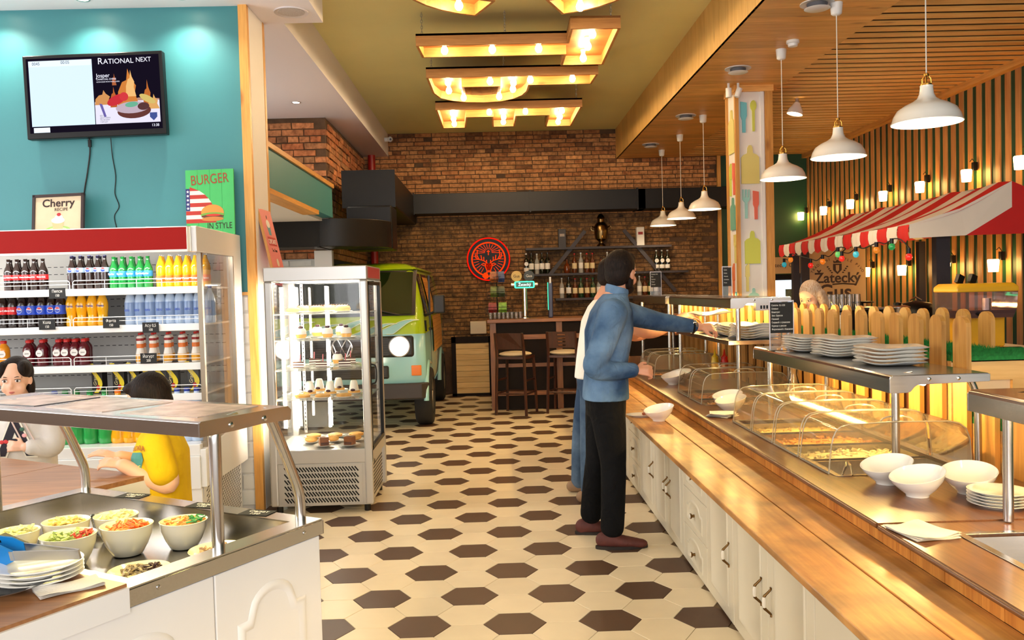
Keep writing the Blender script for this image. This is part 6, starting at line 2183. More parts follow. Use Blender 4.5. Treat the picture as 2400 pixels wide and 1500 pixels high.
def stool(loc, rz, label, slotted):
    m_st = WOOD('stool_wood', (44, 19, 12), (68, 32, 20), 2, .4, orand=.05, knots=False, coat=.3)
    t = T('bar_stool', label, 'stool', loc, rz, group='two bar stools at the wooden bar')
    MB().ell((0, .0, .735), (.205, .20, .035), 24, 8).build('seat', M('cream_seat', (222, 204, 172), .6), t, 60)
    MB().box(-.19, .19, -.185, .185, .68, .712).build('seat_frame', m_st, t, bevel=.004)
    for (x, y) in ((-.175, -.17), (.175, -.17)):
        MB().tube([(x * 1.12, y * 1.15, 0), (x, y, .7), (x, y - .01, .8), (x, y - .055, 1.0)], [.019, .021, .021, .017], 6).build('leg', m_st, t)
    for (x, y) in ((-.175, .16), (.175, .16)):
        MB().tube([(x * 1.12, y * 1.2, 0), (x, y, .7)], [.018, .021], 6).build('leg', m_st, t)
    for z, s in ((.26, 1.08), (.42, 1.05)):
        for a, b_ in (((-.175, -.17), (.175, -.17)), ((-.175, .16), (.175, .16)), ((-.175, -.17), (-.175, .16)), ((.175, -.17), (.175, .16))):
            if z > .3 and a[1] == b_[1]:
                continue
            MB().tube([(a[0] * s, a[1] * s, z), (b_[0] * s, b_[1] * s, z)], .011, 6).build('stretcher', m_st, t)
    b = MB()
    if not slotted:
        b.add([(-.17, -.185, .80), (.17, -.185, .80), (.17, -.225, .995), (0, -.24, 1.0), (-.17, -.225, .995), (-.17, -.165, .80), (.17, -.165, .80), (.17, -.205, .995), (0, -.22, 1.0), (-.17, -.205, .995)], [(0, 1, 2, 3, 4), (9, 8, 7, 6, 5), (0, 5, 6, 1), (1, 6, 7, 2), (2, 7, 8, 3), (3, 8, 9, 4), (4, 9, 5, 0)])
        b.build('backrest', m_st, t)
    else:
        for (xa, xb, z0, z1) in ((-.17, -.05, .80, 1.0), (.05, .17, .80, 1.0)):
            MB().cbox(((xa + xb) / 2, -.20, (z0 + z1) / 2), (xb - xa, .018, z1 - z0), 0, 0, radians(11)).build('backrest', m_st, t)
        for q in range(5):
            MB().cbox((0, -.183 - q * .0085, .815 + q * .042), (.11, .016, .026), 0, 0, radians(11)).build('back_slat', m_st, t)
    return t


stool((.24, 10.62, 0), radians(-22), 'dark wooden bar stool with a plain curved back and cream seat', False)
stool((.86, 10.66, 0), radians(-18), 'dark wooden bar stool with a slotted back, beside the standing men', True)
t = T('slatted_hatch', 'pale pine slatted panel in a dark frame beside the bar', 'panel', (-.33, 12.6, 0), world=True)
for i in range(9):
    MB().box(-.575, -.10, 12.55, 12.575, .04 + i * .081, .04 + i * .081 + .077).build('slat', WOOD('pale_pine', (206, 166, 100), (232, 198, 134), 0, .5, orand=.06), t)
for (xa, xb, z0, z1) in ((-.64, -.575, 0, .86), (-.10, -.05, 0, .86), (-.64, -.05, .775, .86), (-.64, -.05, 0, .04)):
    MB().box(xa, xb, 12.53, 12.6, z0, z1).build('frame_bar', m_bard, t)
o = MB().box(-.37, -.13, 12.88, 12.94, .88, 1.07).build('fuse_box', M('fuse_cream', (214, 200, 178), .5), None, bevel=.01)
tag(o, 'cream electrical box on the brick wall beside the bar', 'fuse box')

# back-bar shelves and bottles
m_shelf = M('shelf_dark_wood', (44, 36, 40), .5, var=.2, vs=6)
shf = T('bottle_shelf', 'dark three-tier bottle shelf with diagonal braces on the brick wall', 'shelf', (1.6, 12.8, 1.4), world=True)
for (xa, xb, z) in ((.48, 2.62, 2.125), (.50, 2.86, 1.745), (.90, 2.90, 1.38)):
    MB().box(xa, xb, 12.70, 12.93, z - .032, z).build('shelf_board', m_shelf, shf)
for (xa, za, xb, zb) in ((1.36, 2.36, .82, 1.72), (1.93, 2.36, 2.68, 1.44)):
    a = math.atan2(zb - za, xb - xa)
    L_ = sqrt((xb - xa) ** 2 + (zb - za) ** 2)
    MB().cbox(((xa + xb) / 2, 12.78, (za + zb) / 2), (L_, .03, .055), 0, -a, 0).build('brace', m_shelf, shf)
WINE = [(.3, 0), (.95, 0), (1, .02), (1, .60), (.9, .68), (.42, .76), (.36, .8), (.36, 1.0)]
WHIS = [(.3, 0), (.95, 0), (1, .03), (1, .55), (.85, .66), (.4, .76), (.34, .82), (.34, 1.0)]
SQUAT = [(.3, 0), (.95, 0), (1.15, .1), (1.2, .35), (.9, .55), (.4, .68), (.3, .75), (.3, 1.0)]
lz = (.22, .5)
bp_ = {'wine': bottle('wine_bottle', .31, .037, WINE, LIQ('dark_glass', (20, 24, 14), .97), None, lb_wh, lz),
       'amber': bottle('liquor_bottle', .29, .036, WHIS, LIQ('amber_spirit', (92, 40, 12), .9), k_red, M('lab_cream', (226, 206, 160), .5), lz),
       'clear': bottle('liquor_bottle', .30, .034, WHIS, LIQ('clear_spirit', (200, 200, 196), .5), k_white, lb_wh, lz),
       'green': bottle('liquor_bottle', .29, .037, WHIS, LIQ('green_spirit', (26, 60, 30), .92), k_green, M('lab_cream', (226, 206, 160), .5), lz),
       'squat': bottle('liquor_bottle', .22, .04, SQUAT, LIQ('cognac', (110, 46, 12), .9), k_black if False else m_black, M('lab_gold', (200, 160, 80), .4), (.12, .34)),
       'vermouth': bottle('vermouth_bottle', .31, .037, WINE, LIQ('dark_glass', (20, 24, 14), .97), k_white, lb_wh, (.12, .3))}
MB().add([(.03 * cos(a), -.0385, .15 + .03 * sin(a)) for a in [2 * pi * i / 16 for i in range(16)]], [tuple(range(16))]).build('round_label', lb_wh, bp_['vermouth'])
protos.update(bp_)
NM = {'wine': 'dark wine bottle with white label', 'amber': 'amber liquor bottle', 'clear': 'clear spirit bottle', 'green': 'green liquor bottle', 'squat': 'squat cognac bottle', 'vermouth': 'dark bottle with round white label'}
cnt = {}


def bar_row(z, items, where, Y=12.8):
    for kk_, px in items:
        i = cnt.get((kk_, where), 0)
        cnt[(kk_, where)] = i + 1
        place(kk_, px, Y, z + .001, '%s, %s of its kind on the %s' % (NM[kk_], _ORD[i], where), 640, 0, 'bottles behind the bar')


bar_row(1.745, [('vermouth', 1234), ('wine', 1246), ('clear', 1259), ('wine', 1271), ('wine', 1284), ('squat', 1329), ('amber', 1347), ('clear', 1362), ('amber', 1376), ('amber', 1389), ('squat', 1409), ('clear', 1424), ('wine', 1438), ('amber', 1452), ('vermouth', 1539), ('vermouth', 1552), ('vermouth', 1565)], 'middle bar shelf')
bar_row(1.38, [('clear', 1316), ('wine', 1332), ('amber', 1347), ('green', 1361), ('amber', 1375), ('green', 1389), ('clear', 1403), ('amber', 1416), ('squat', 1430), ('clear', 1445), ('wine', 1460), ('clear', 1498), ('amber', 1511), ('green', 1524), ('clear', 1537)], 'lowest bar shelf')
X_ = lambda px, Y, py=600: ray_x(px, py, Y)
t = T('samovar', 'old metal samovar standing on the top bar shelf', 'samovar', (X_(1410, 12.8), 12.8, 2.125))
m_sam = M('samovar_metal', (120, 96, 60), .25, metal=1)
MB().lathe([(.001, 0), (.07, 0), (.06, .03), (.03, .05), (.03, .07), (.085, .11), (.10, .2), (.10, .3), (.075, .34), (.05, .36), (.05, .40), (.03, .42)], n=24).build('body', m_sam, t, 40)
MB().lathe([(.048, .40), (.06, .42), (.04, .46), (.015, .48)], n=20).build('crown', m_sam, t, 40)
for s in (-1, 1):
    MB().tube(bez([(s * .098, 0, .28), (s * .14, 0, .30), (s * .145, 0, .25), (s * .10, 0, .23)], 10), .008, 6).build('handle', m_sam, t, 60)
MB().tube([(.0, -.08, .15), (.0, -.14, .15), (0, -.145, .12)], .009, 6).build('tap', m_brass, t)
for px, c, q in ((1318, (36, 32, 34), 'dark carton standing on the top bar shelf'), (1501, (224, 220, 214), 'white carton with a red mark on the top bar shelf')):
    t = T('gift_carton', q, 'box', (X_(px, 12.8), 12.8, 2.125))
    MB().box(-.055, .055, -.05, .05, 0, .27).build('box', M('carton_%d' % c[0], c, .5), t, bevel=.002)
    flat(t, 'printed_mark', rect(-.035, .035, .16, .20), (150, 30, 30) if c[0] > 100 else (150, 140, 130), -.0505)

# ---------------------------------------------------------------- red neon stag sign
neo = T('neon_sign', 'round red neon sign of a stag head with rays on the brick wall', 'sign', (-.07, 12.90, 1.985))
MB(Matrix.Rotation(radians(90), 4, 'X')).lathe([(.001, .0), (.315, .0), (.315, .012), (.001, .012)], n=48).build('backing', M('neon_back', (14, 4, 4), .4, spec=.2), neo, 40)
m_neo = EMIT('neon_red', (255, 20, 5), .75)
m_neo2 = EMIT('neon_orange', (255, 58, 10), .75)


def ntube(pts, r, m, name):
    MB().tube([(x, -.02, z) for x, z in pts], r, 6).build(name, m, neo, 60)


ntube([(.312 * cos(a), .312 * sin(a)) for a in [2 * pi * i / 48 for i in range(49)]], .009, m_neo, 'neon_ring')
ntube([(.245 * cos(a), .245 * sin(a)) for a in [radians(-70 + 320 * i / 40) for i in range(41)]], .011, m_neo2, 'neon_ring')
for i in range(26):
    a = radians(-60 + 300 * i / 25)
    up = sin(a) > .35
    r0 = .05 if up else .15
    ctr_z = .10 if up else 0.0
    ex, ez = .225 * cos(a), .225 * sin(a)
    dx, dz = ex, ez - ctr_z
    d = sqrt(dx * dx + dz * dz)
    ntube([(ex - dx / d * (d - r0), ez - dz / d * (d - r0)), (ex, ez)], .0032, m_neo2, 'neon_ray')
ntube([(0, .06), (0, .135)], .006, m_neo2, 'neon_cross')
ntube([(-.022, .115), (.022, .115)], .006, m_neo2, 'neon_cross')
for s in (-1, 1):
    for P in ([(.02, -.06), (.07, -.02), (.14, .0), (.17, .06), (.16, .14)], [(.14, .0), (.185, .02), (.195, .08)], [(.10, -.01), (.11, .06)], [(.07, -.02), (.07, .035)], [(.03, -.06), (.03, -.01)], [(.045, -.075), (.08, -.06), (.11, -.075), (.07, -.095), (.045, -.09)]):
        ntube([(s * x, z) for x, z in P], .0065, m_neo2, 'neon_antler')
    ntube([(s * x, z) for x, z in ((.045, -.06), (.05, -.11), (.03, -.16), (.028, -.19), (.015, -.20))], .006, m_neo2, 'neon_outline')
    MB().add([(s * x, -.016, z) for x, z in ((.03, -.19), (.075, -.205), (.10, -.25), (.06, -.295), (.02, -.285), (.0, -.255))], [tuple(range(6))]).build('neon_patch', m_neo2, neo)
    ntube([(s * .016, -.10), (s * .028, -.095)], .004, m_neo, 'neon_eye')
MB().add([(x, -.016, z) for x, z in ((-.018, -.165), (.018, -.165), (.02, -.18), (0, -.197), (-.02, -.18))], [tuple(range(5))]).build('neon_patch', m_neo2, neo)
MB().add([(x, -.014, z) for x, z in ((-.042, -.06), (.042, -.06), (.046, -.11), (.028, -.155), (-.028, -.155), (-.046, -.11))], [tuple(range(6))]).build('neon_patch', EMIT('neon_dim', (230, 40, 10), .2), neo)

# ---------------------------------------------------------------- things on the bar
t = T('beer_tower', 'chrome beer tap tower with a glowing green head', 'beer tap', (X_(1231, 11.1, 740), 11.1, 1.152))
MB().lathe([(.07, 0), (.07, .012), (.032, .03), (.032, .40)], n=20).build('column', m_bolt, t, 40)
MB(Matrix.Rotation(radians(90), 4, 'Y')).lathe([(.03, -.17), (.03, .17)], c=(-.43, 0, 0), n=16).build('crossbar', m_bolt, t, 40)
MB().box(-.13, .13, -.045, .045, .385, .475).build('sign_head', EMIT('green_glow', (60, 230, 150), 1.6), t, bevel=.02)
MB().box(-.11, .11, -.048, -.045, .40, .46).build('sign_face', M('green_face', (20, 90, 70), .3), t)
text_mesh('lettering', 'Žatecký', .05, EMIT('green_text', (220, 255, 235), 1.5), t, frame_mtx((0, -.0495, .43), (1, 0, 0), (0, 0, 1)), .0004)
for s, c in ((-.10, (206, 176, 90)), (.06, (40, 46, 30))):
    MB(Matrix.Translation((s, -.02, .54)) @ Matrix.Rotation(radians(90), 4, 'X')).lathe([(.001, 0), (.068, 0), (.068, .012), (.001, .014)], n=24).build('round_badge', M('badge_%d' % c[0], c, .4), t, 40)
    text_mesh('lettering', 'Gus', .05, m_pd if c[0] > 100 else m_chalktxt, t, frame_mtx((s, -.036, .54), (1, 0, 0), (0, 0, 1)), .0004)
t = T('beer_tower', 'slim dark beer tap column with green edge', 'beer tap', (X_(1291, 11.1, 740), 11.1, 1.152))
MB().box(-.03, .03, -.03, .03, 0, .46).build('column', M('tap_navy', (26, 26, 60), .25), t, bevel=.01)
MB().box(-.034, -.028, -.032, .0, .1, .45).build('light_edge', EMIT('green_glow', (60, 230, 150), 1.6), t)
MB().box(-.012, .012, -.05, -.02, .44, .52).build('lever', m_plastic_w, t, bevel=.004)
m_tumbler = GLASS('tumbler_glass', (255, 255, 255), milky=.12, gloss=1.5)
for i in range(8):
    lathe_thing('tumbler', 'clear tumbler in the row on the bar, %s from the snack rack' % _ORD[i], 'glass', (X_(1150 + i * 10, 11.0, 740), 11.0 + (i % 2) * .05, 1.153), [(.001, .003), (.024, 0), (.029, .085), (.027, .085), (.022, .005), (.001, .006)], m_tumbler, 16, 'tumblers on the bar')
t = T('snack_rack', 'black wire rack of snack bags at the corner of the bar', 'rack', (X_(1166, 11.2, 740), 11.25, 1.152))
b = MB().tube([(0, 0, 0), (0, 0, .52)], .008, 6)
b.build('pole', m_black, t)
for z, r in ((.06, .15), (.26, .12), (.45, .09)):
    b = MB()
    for zz in (z, z + .045, z + .09):
        b.tube([(r * cos(a), r * .7 * sin(a), zz) for a in [2 * pi * i / 16 for i in range(17)]], .003, 5, cap=False)
    for i in range(10):
        a = 2 * pi * i / 10
        b.tube([(r * cos(a), r * .7 * sin(a), z), (r * cos(a), r * .7 * sin(a), z + .09)], .002, 4)
    b.lathe([(.001, z), (r, z + .002)], n=16, sy=.7)
    b.build('wire_basket', m_black, t)
for i, (x, z, c) in enumerate(((-.06, .07, (140, 30, 24)), (.07, .07, (120, 170, 40)), (-.03, .28, (90, 110, 40)), (.05, .28, (60, 70, 40)), (-.03, .47, (150, 80, 30)), (.05, .47, (40, 60, 110)))):
    MB().loft([[(x - .05, -.03, z), (x + .05, -.03, z), (x + .05, -.025, z), (x - .05, -.025, z)], [(x - .055, -.055, z + .05), (x + .055, -.055, z + .05), (x + .055, .0, z + .05), (x - .055, .0, z + .05)], [(x - .052, -.045, z + .11), (x + .052, -.045, z + .11), (x + .052, -.01, z + .11), (x - .052, -.01, z + .11)], [(x - .05, -.03, z + .14), (x + .05, -.03, z + .14), (x + .05, -.026, z + .14), (x - .05, -.026, z + .14)]]).build('snack_bag', M('bag_%d' % i, c, .3, var=.3, vs=25), t)

# ---------------------------------------------------------------- striped awning kiosk
m_awr = M('awning_red', (206, 30, 26), .75, var=.06, vs=3, bump=.3, bs=5)
m_aww = M('awning_white', (238, 226, 208), .75, var=.04, vs=3, bump=.3, bs=5)
aw = T('market_awning', 'red and white striped market awning over the drinks stall', 'awning', (3.9, 8.1, 1.8), world=True)
AY0, AY1, NS = 6.62, 9.66, 17
AW = (AY1 - AY0) / NS


def edge(y):
    """ridge point above a front point"""
    return (4.0, y, 2.25)


for i in range(NS):
    y0, y1 = AY0 + i * AW, AY0 + (i + 1) * AW
    mt = m_awr if i % 2 == 0 else m_aww
    rows = []
    for k in range(7):
        t = k / 6
        row_ = []
        for j in range(5):
            y = y0 + (y1 - y0) * j / 4
            ex, ey, ez = edge(y)
            sag = -.045 * sin(t * pi) + .012 * sin(y * 9 + t * 3)
            row_.append((3.2 + (ex - 3.2) * t, y + (ey - y) * t, 1.93 + (ez - 1.93) * t + sag))
        rows.append(row_)
    s = MB().loft(rows, closed=False).build('stripe', mt, aw, 60)
    v = []
    for k in range(4):
        v.append([(3.2 - .01 * sin(k) - .006 * sin(j * 2.1 + i), y0 + (y1 - y0) * j / 6, 1.935 - (.105 + .032 * sin(pi * j / 6)) * k / 3) for j in range(7)])
    MB().loft(v, closed=False).build('valance_flap', mt, s, 60)
# near gable: white band along the slope, red below
MB().add([(3.2, AY0, 1.83), (3.64, AY0, 1.842), (4.0, AY0, 2.05), (4.0, AY0, 2.25), (3.6, AY0 + .01, 2.05), (3.2, AY0, 1.935)], [(0, 1, 2, 3, 4, 5)]).build('gable_band', m_aww, aw)
MB().add([(3.64, AY0, 1.842), (4.66, AY0, 1.85), (4.66, AY0, 1.96), (4.0, AY0, 2.25), (4.0, AY0, 2.05)], [(0, 1, 2, 3, 4)]).build('gable_fill', m_awr, aw)
for i in range(NS):
    y0, y1 = AY0 + i * AW, AY0 + (i + 1) * AW
    MB().add([(4.0, y0, 2.25), (4.0, y1, 2.25), (4.66, y1, 1.95), (4.66, y0, 1.95)], [(0, 1, 2, 3)]).build('rear_stripe', m_awr if i % 2 == 0 else m_aww, aw)
for (x, y, w_) in ((3.46, 6.72, .11), (3.30, 9.5, .07), (4.55, 9.2, .07)):
    MB().box(x, x + w_, y, y + .07, 0, 1.92).build('post', M('stall_post', (40, 34, 40), .5), aw)
MB().tube([(3.235, AY0 + .03, 1.92), (3.235, AY1 - .03, 1.92)], .014, 8).build('front_rail', m_black, aw)
# coloured bulbs
st = T('string_lights', 'string of coloured party bulbs under the awning edge', 'string lights', (3.18, 8.1, 1.8), world=True)
BL = [(1838, 620, (30, 130, 140)), (1853, 609, (200, 110, 30)), (1900, 622, (190, 30, 24)), (1928, 613, (196, 100, 24)), (1964, 596, (90, 170, 90)), (1973, 606, (206, 40, 30)), (2006, 596, (60, 160, 170)), (2054, 586, (190, 110, 30)), (2090, 578, (30, 120, 60)), (2130, 602, (206, 40, 40))]
wp = []
for i, (px, py, c) in enumerate(BL):
    d = [_F[q] + _R[q] * (px - 1200) / 2033.47 - _U[q] * (py - 750) / 2033.47 for q in range(3)]
    t = 3.15 / d[0]
    p = (3.15, d[1] * t, CAM_H + d[2] * t)
    wp.append((3.16, p[1], p[2] + .06))
    if i < len(BL) - 1:
        wp.append((3.17, p[1] - .12, p[2] + .045))
    MB().ell(p, (.026, .026, .03), 12, 8).build('bulb', M('bulb_%d_%d' % c[:2], c, .1, emit=.5, coat=.6), st, 60)
    MB().cyl((p[0], p[1], p[2] + .022), (p[0], p[1], p[2] + .065), .015, n=10).build('bulb_holder', m_black, st)
MB().tube(bez(wp, 60), .005, 6).build('wire', m_wire, st, 60)
# beer board
m_board = M('stall_board', (206, 170, 120), .6, var=.05, vs=3)
bb = T('beer_sign', 'tan beer brand board with dark lettering on the stall back', 'sign', (3.955, 9.92, .9))
MB().box(-.33, .33, 0, .02, 0, 1.0).build('board', m_board, bb)
MB().box(-.42, -.33, -.02, .03, -.9, 1.06).build('side_post', M('stall_post', (40, 34, 40), .5), bb)
m_bl = M('sign_brown', (66, 46, 38), .6)
text_mesh('lettering', 'Žatecký', .165, m_bl, bb, frame_mtx((0, -.002, .655), (1, 0, 0), (0, 0, 1)), .001, bold=.003)
text_mesh('lettering', 'Gus', .24, m_bl, bb, frame_mtx((-.03, -.002, .49), (1, 0, 0), (0, 0, 1)), .001, bold=.004)
MB().tube([(-.06, -.003, .585), (.06, -.003, .592), (.2, -.003, .58)], .008, 6).build('flourish', m_bl, bb)
for i, ch in enumerate('TRADIČNÍ SVĚTLÉ PIVO'):
    a = radians(152 - i * 6.5)
    text_mesh('lettering', ch, .042, m_bl, bb, frame_mtx((.33 * cos(a), -.002, .60 + .28 * sin(a)), (sin(a), 0, -cos(a)), (cos(a), 0, sin(a))), .001) if ch != ' ' else None
MB().add([(x, -.003, z) for x, z in ((-.05, .82), (.05, .82), (.05, .75), (0, .70), (-.05, .75))], [tuple(range(5))]).build('crest', m_bl, bb)
MB().add([(x, -.004, z) for x, z in ((-.02, .805), (.02, .805), (.018, .745), (0, .725), (-.018, .745))], [tuple(range(5))]).build('crest', m_board, bb)
MB().add([(x, -.003, z) for x, z in ((-.045, .83), (.045, .83), (.05, .86), (.025, .845), (0, .87), (-.025, .845), (-.05, .86))], [tuple(range(7))]).build('crown', m_bl, bb)
for s in (-1, 1):
    for q in range(4):
        MB().ell((s * (.065 + q * .016), -.003, .72 + q * .022), (.012, .002, .008), 8, 6).build('leaf', m_bl, bb)
# bottle cooler
fz = T('bottle_cooler', 'black upright bottle cooler with a lit glass door', 'cooler', (3.52, 10.5, 0))
MB().box(-.24, .24, 0, .5, 0, 1.62).build('cabinet', m_black, fz)
MB().box(-.24, .24, -.01, 0, 1.63, 1.83).build('header', m_board, fz)
text_mesh('lettering', 'Žatecký Gus', .07, m_bl, fz, frame_mtx((0, -.012, 1.73), (1, 0, 0), (0, 0, 1)), .0006)
MB().box(-.10, .19, -.012, -.002, .2, 1.55).build('lit_interior', EMIT('cooler_light', (210, 232, 250), 1.1), fz)
MB().box(-.11, .20, -.03, -.022, .18, 1.57).build('glass_door', m_glass, fz)
for q in range(3):
    MB().box(.02, .17, -.02, -.012, .75 + q * .27, .90 + q * .27).build('bottle_row', M('cooler_bottles', (120, 130, 110), .4, var=.4, vs=30), fz)
    MB().box(-.10, .19, -.02, -.012, .72 + q * .27, .73 + q * .27).build('cooler_shelf', m_plastic_w, fz)
# stall counter with appliances
sc_ = T('stall_counter', 'dark stall counter behind the fences', 'counter', (3.55, 7.4, 0), world=True)
MB().box(3.15, 3.95, 5.5, 9.3, .95, 1.0).build('worktop', M('stall_top', (214, 200, 186), .4), sc_)
MB().box(3.2, 3.9, 5.55, 9.25, 0, .95).build('body', m_bard, sc_)
dp = T('drink_dispenser', 'twin juice dispenser with yellow lid and dark red drink', 'dispenser', (3.36, 6.0, 1.0))
m_ylid = M('dispenser_yellow', (236, 176, 40), .35)
MB().box(-.2, .2, -.15, .15, .0, .03).build('drip_base', m_ylid, dp)
MB().box(-.15, .2, -.02, .12, .03, .24).build('pedestal', m_ylid, dp, bevel=.01)
MB().cyl((-.1, -.06, .03), (-.1, -.06, .24), .02, n=14).build('column', m_pipe, dp)
tank = MB().loft([[(-.19, -.13, .235), (.19, -.13, .235), (.19, .13, .235), (-.19, .13, .235)], [(-.205, -.15, .30), (.205, -.15, .30), (.205, .15, .30), (-.205, .15, .30)], [(-.21, -.155, .42), (.21, -.155, .42), (.21, .155, .42), (-.21, .155, .42)]], cap=False)
tank.build('tank', GLASS('tank_plastic', (236, 216, 214), milky=.14, mcol=(230, 200, 200)), dp)
MB().loft([[(-.185, -.125, .238), (.185, -.125, .238), (.185, .125, .238), (-.185, .125, .238)], [(-.198, -.142, .29), (.198, -.142, .29), (.198, .142, .29), (-.198, .142, .29)]]).build('drink', LIQ('berry_drink', (80, 8, 14), .95), dp)
MB().cyl((.08, 0, .28), (.08, 0, .37), .03, n=16).build('cooling_drum', m_pipe, dp)
MB().loft([[(-.215, -.16, .415), (.215, -.16, .415), (.215, .16, .415), (-.215, .16, .415)], [(-.215, -.16, .45), (.215, -.16, .45), (.215, .16, .45), (-.215, .16, .45)], [(-.19, -.14, .475), (.19, -.14, .475), (.19, .14, .475), (-.19, .14, .475)]]).build('lid', m_ylid, dp, bevel=.008)
for x in (-.12, -.03):
    MB().cbox((x, -.02, .505), (.05, .03, .06), .3, .4).build('lid_knob', m_black, dp)
    MB().cyl((x - .03, -.17, .26), (x - .03, -.13, .27), .014, n=10).build('spout', m_black, dp)
ur = T('water_urn', 'polished steel water urn on the stall counter', 'urn', (3.42, 7.3, 1.0))
MB().lathe([(.001, 0), (.10, 0), (.10, .26), (.105, .27), (.105, .285), (.06, .30), (.001, .305)], n=28).build('body', m_pipe, ur, 40)
MB().lathe([(.03, .30), (.035, .32), (.001, .325)], n=16).build('lid_knob', m_black, ur, 40)
MB().tube([(0, -.10, .05), (0, -.15, .05), (0, -.155, .03)], .012, 8).build('tap', m_black, ur)
ch = T('chafing_dish', 'round black-lidded chafing dish beside the steel urn', 'chafing dish', (3.70, 7.55, 1.0))
MB().lathe([(.001, .0), (.16, .0), (.16, .22), (.001, .22)], n=26).build('stand', m_black, ch, 40)
MB().lathe([(.17, .22), (.165, .26), (.12, .305), (.001, .33)], n=26).build('lid', m_black, ch, 40)
MB().tube([(-.05, 0, .33), (0, 0, .36), (.05, 0, .33)], .008, 6).build('lid_handle', m_pipe, ch)
cb = T('coffee_machine', 'black and steel coffee machine under upturned glasses', 'coffee machine', (3.46, 8.35, 1.0))
MB().box(-.26, .26, -.2, .2, 0, .24).build('body', m_black, cb, bevel=.01)
MB().box(-.265, -.09, -.205, -.2, .02, .22).build('front_plate', m_steel, cb)
MB().box(-.265, .265, -.205, .205, .24, .26).build('cup_tray', m_steel, cb)
MB().box(.08, .2, -.206, -.2, .13, .16).build('badge', m_plastic_w, cb)
MB().lathe([(.12, .30), (.11, .315), (.001, .32)], c=(.1, 0, 0), n=20).build('hopper_lid', m_black, cb, 40)
MB().cyl((.1, 0, .26), (.1, 0, .30), .02, n=12).build('hopper_neck', m_black, cb)
rg_ = random.Random(2)
for i in range(8):
    lathe_thing('water_glass', 'upturned clear glass on the coffee machine, %s in the cluster' % _ORD[i], 'glass', (3.24 + (i % 4) * .075, 8.22 + (i // 4) * .1, 1.2605), [(.034, 0), (.028, .13), (.001, .132), (.001, .128), (.026, .126), (.032, 0)], m_tumbler, 18, 'glasses on the coffee machine')
# near table past the fence end
tb_ = T('side_table', 'pale table top showing past the end of the fence', 'table', (2.95, 3.9, 0), world=True)
MB().box(2.52, 3.5, 3.5, 4.5, .93, .96).build('top', M('pale_pink_top', (226, 192, 178), .4), tb_, bevel=.004)
for x, y in ((2.6, 3.58), (3.42, 3.58), (2.6, 4.42), (3.42, 4.42)):
    MB().box(x - .025, x + .025, y - .025, y + .025, 0, .93).build('leg', m_black, tb_)
ch_ = T('dining_chair', 'dark chair back behind the pale table', 'chair', (2.75, 4.8, 0))
MB().box(-.2, .2, -.02, .02, .75, 1.12).build('backrest', m_black, ch_, bevel=.01)
MB().box(-.2, .2, -.4, 0, .44, .48).build('seat', m_black, ch_, bevel=.01)
for x, y in ((-.18, -.38), (.18, -.38), (-.18, 0), (.18, 0)):
    MB().box(x - .015, x + .015, y - .015, y + .015, 0, .76 if y == 0 else .44).build('leg', m_black, ch_)

# ---------------------------------------------------------------- people
def ball(b, p, r):
    b.ell(p, (r, r, r) if not isinstance(r, tuple) else r, 14, 10)


def limb(b, pts):
    """tapering limb through (x, y, z, r) joints"""
    P = [Vector(p[:3]) for p in pts]
    rs = [p[3] for p in pts]
    c = bez([tuple(p) for p in P], 8 * (len(P) - 1)) if len(P) > 2 else [tuple(P[0]), tuple((P[0] + P[1]) / 2), tuple(P[1])]
    n = len(c)
    rr_ = []
    for i in range(n):
        t = i / (n - 1) * (len(rs) - 1)
        k = min(int(t), len(rs) - 2)
        rr_.append(rs[k] + (rs[k + 1] - rs[k]) * (t - k))
    b.tube(c, rr_, 14)
    ball(b, tuple(P[0]), rs[0])
    ball(b, tuple(P[-1]), rs[-1])


def torso(b, rows, yaw):
    """rows of (x, y, z, half depth along the facing direction, half width)"""
    rings = []
    for x, y, z, dp, wd in rows:
        ring = []
        for i in range(24):
            a = 2 * pi * i / 24
            u = dp * math.copysign(abs(cos(a)) ** .8, cos(a))
            v = wd * math.copysign(abs(sin(a)) ** .8, sin(a))
            ring.append((x + u * cos(yaw) - v * sin(yaw), y + u * sin(yaw) + v * cos(yaw), z))
        rings.append(ring)
    b.loft(rings)


def grow(b, name, mat, parent, vox, it=6, disp=None):
    """one continuous surface grown over the overlapping volumes"""
    o = b.build(name, mat, parent)
    m = o.modifiers.new('r', 'REMESH')
    m.mode = 'VOXEL'
    m.voxel_size = vox
    m.use_smooth_shade = True
    s = o.modifiers.new('s', 'SMOOTH')
    s.iterations = it
    s.factor = .5
    return o


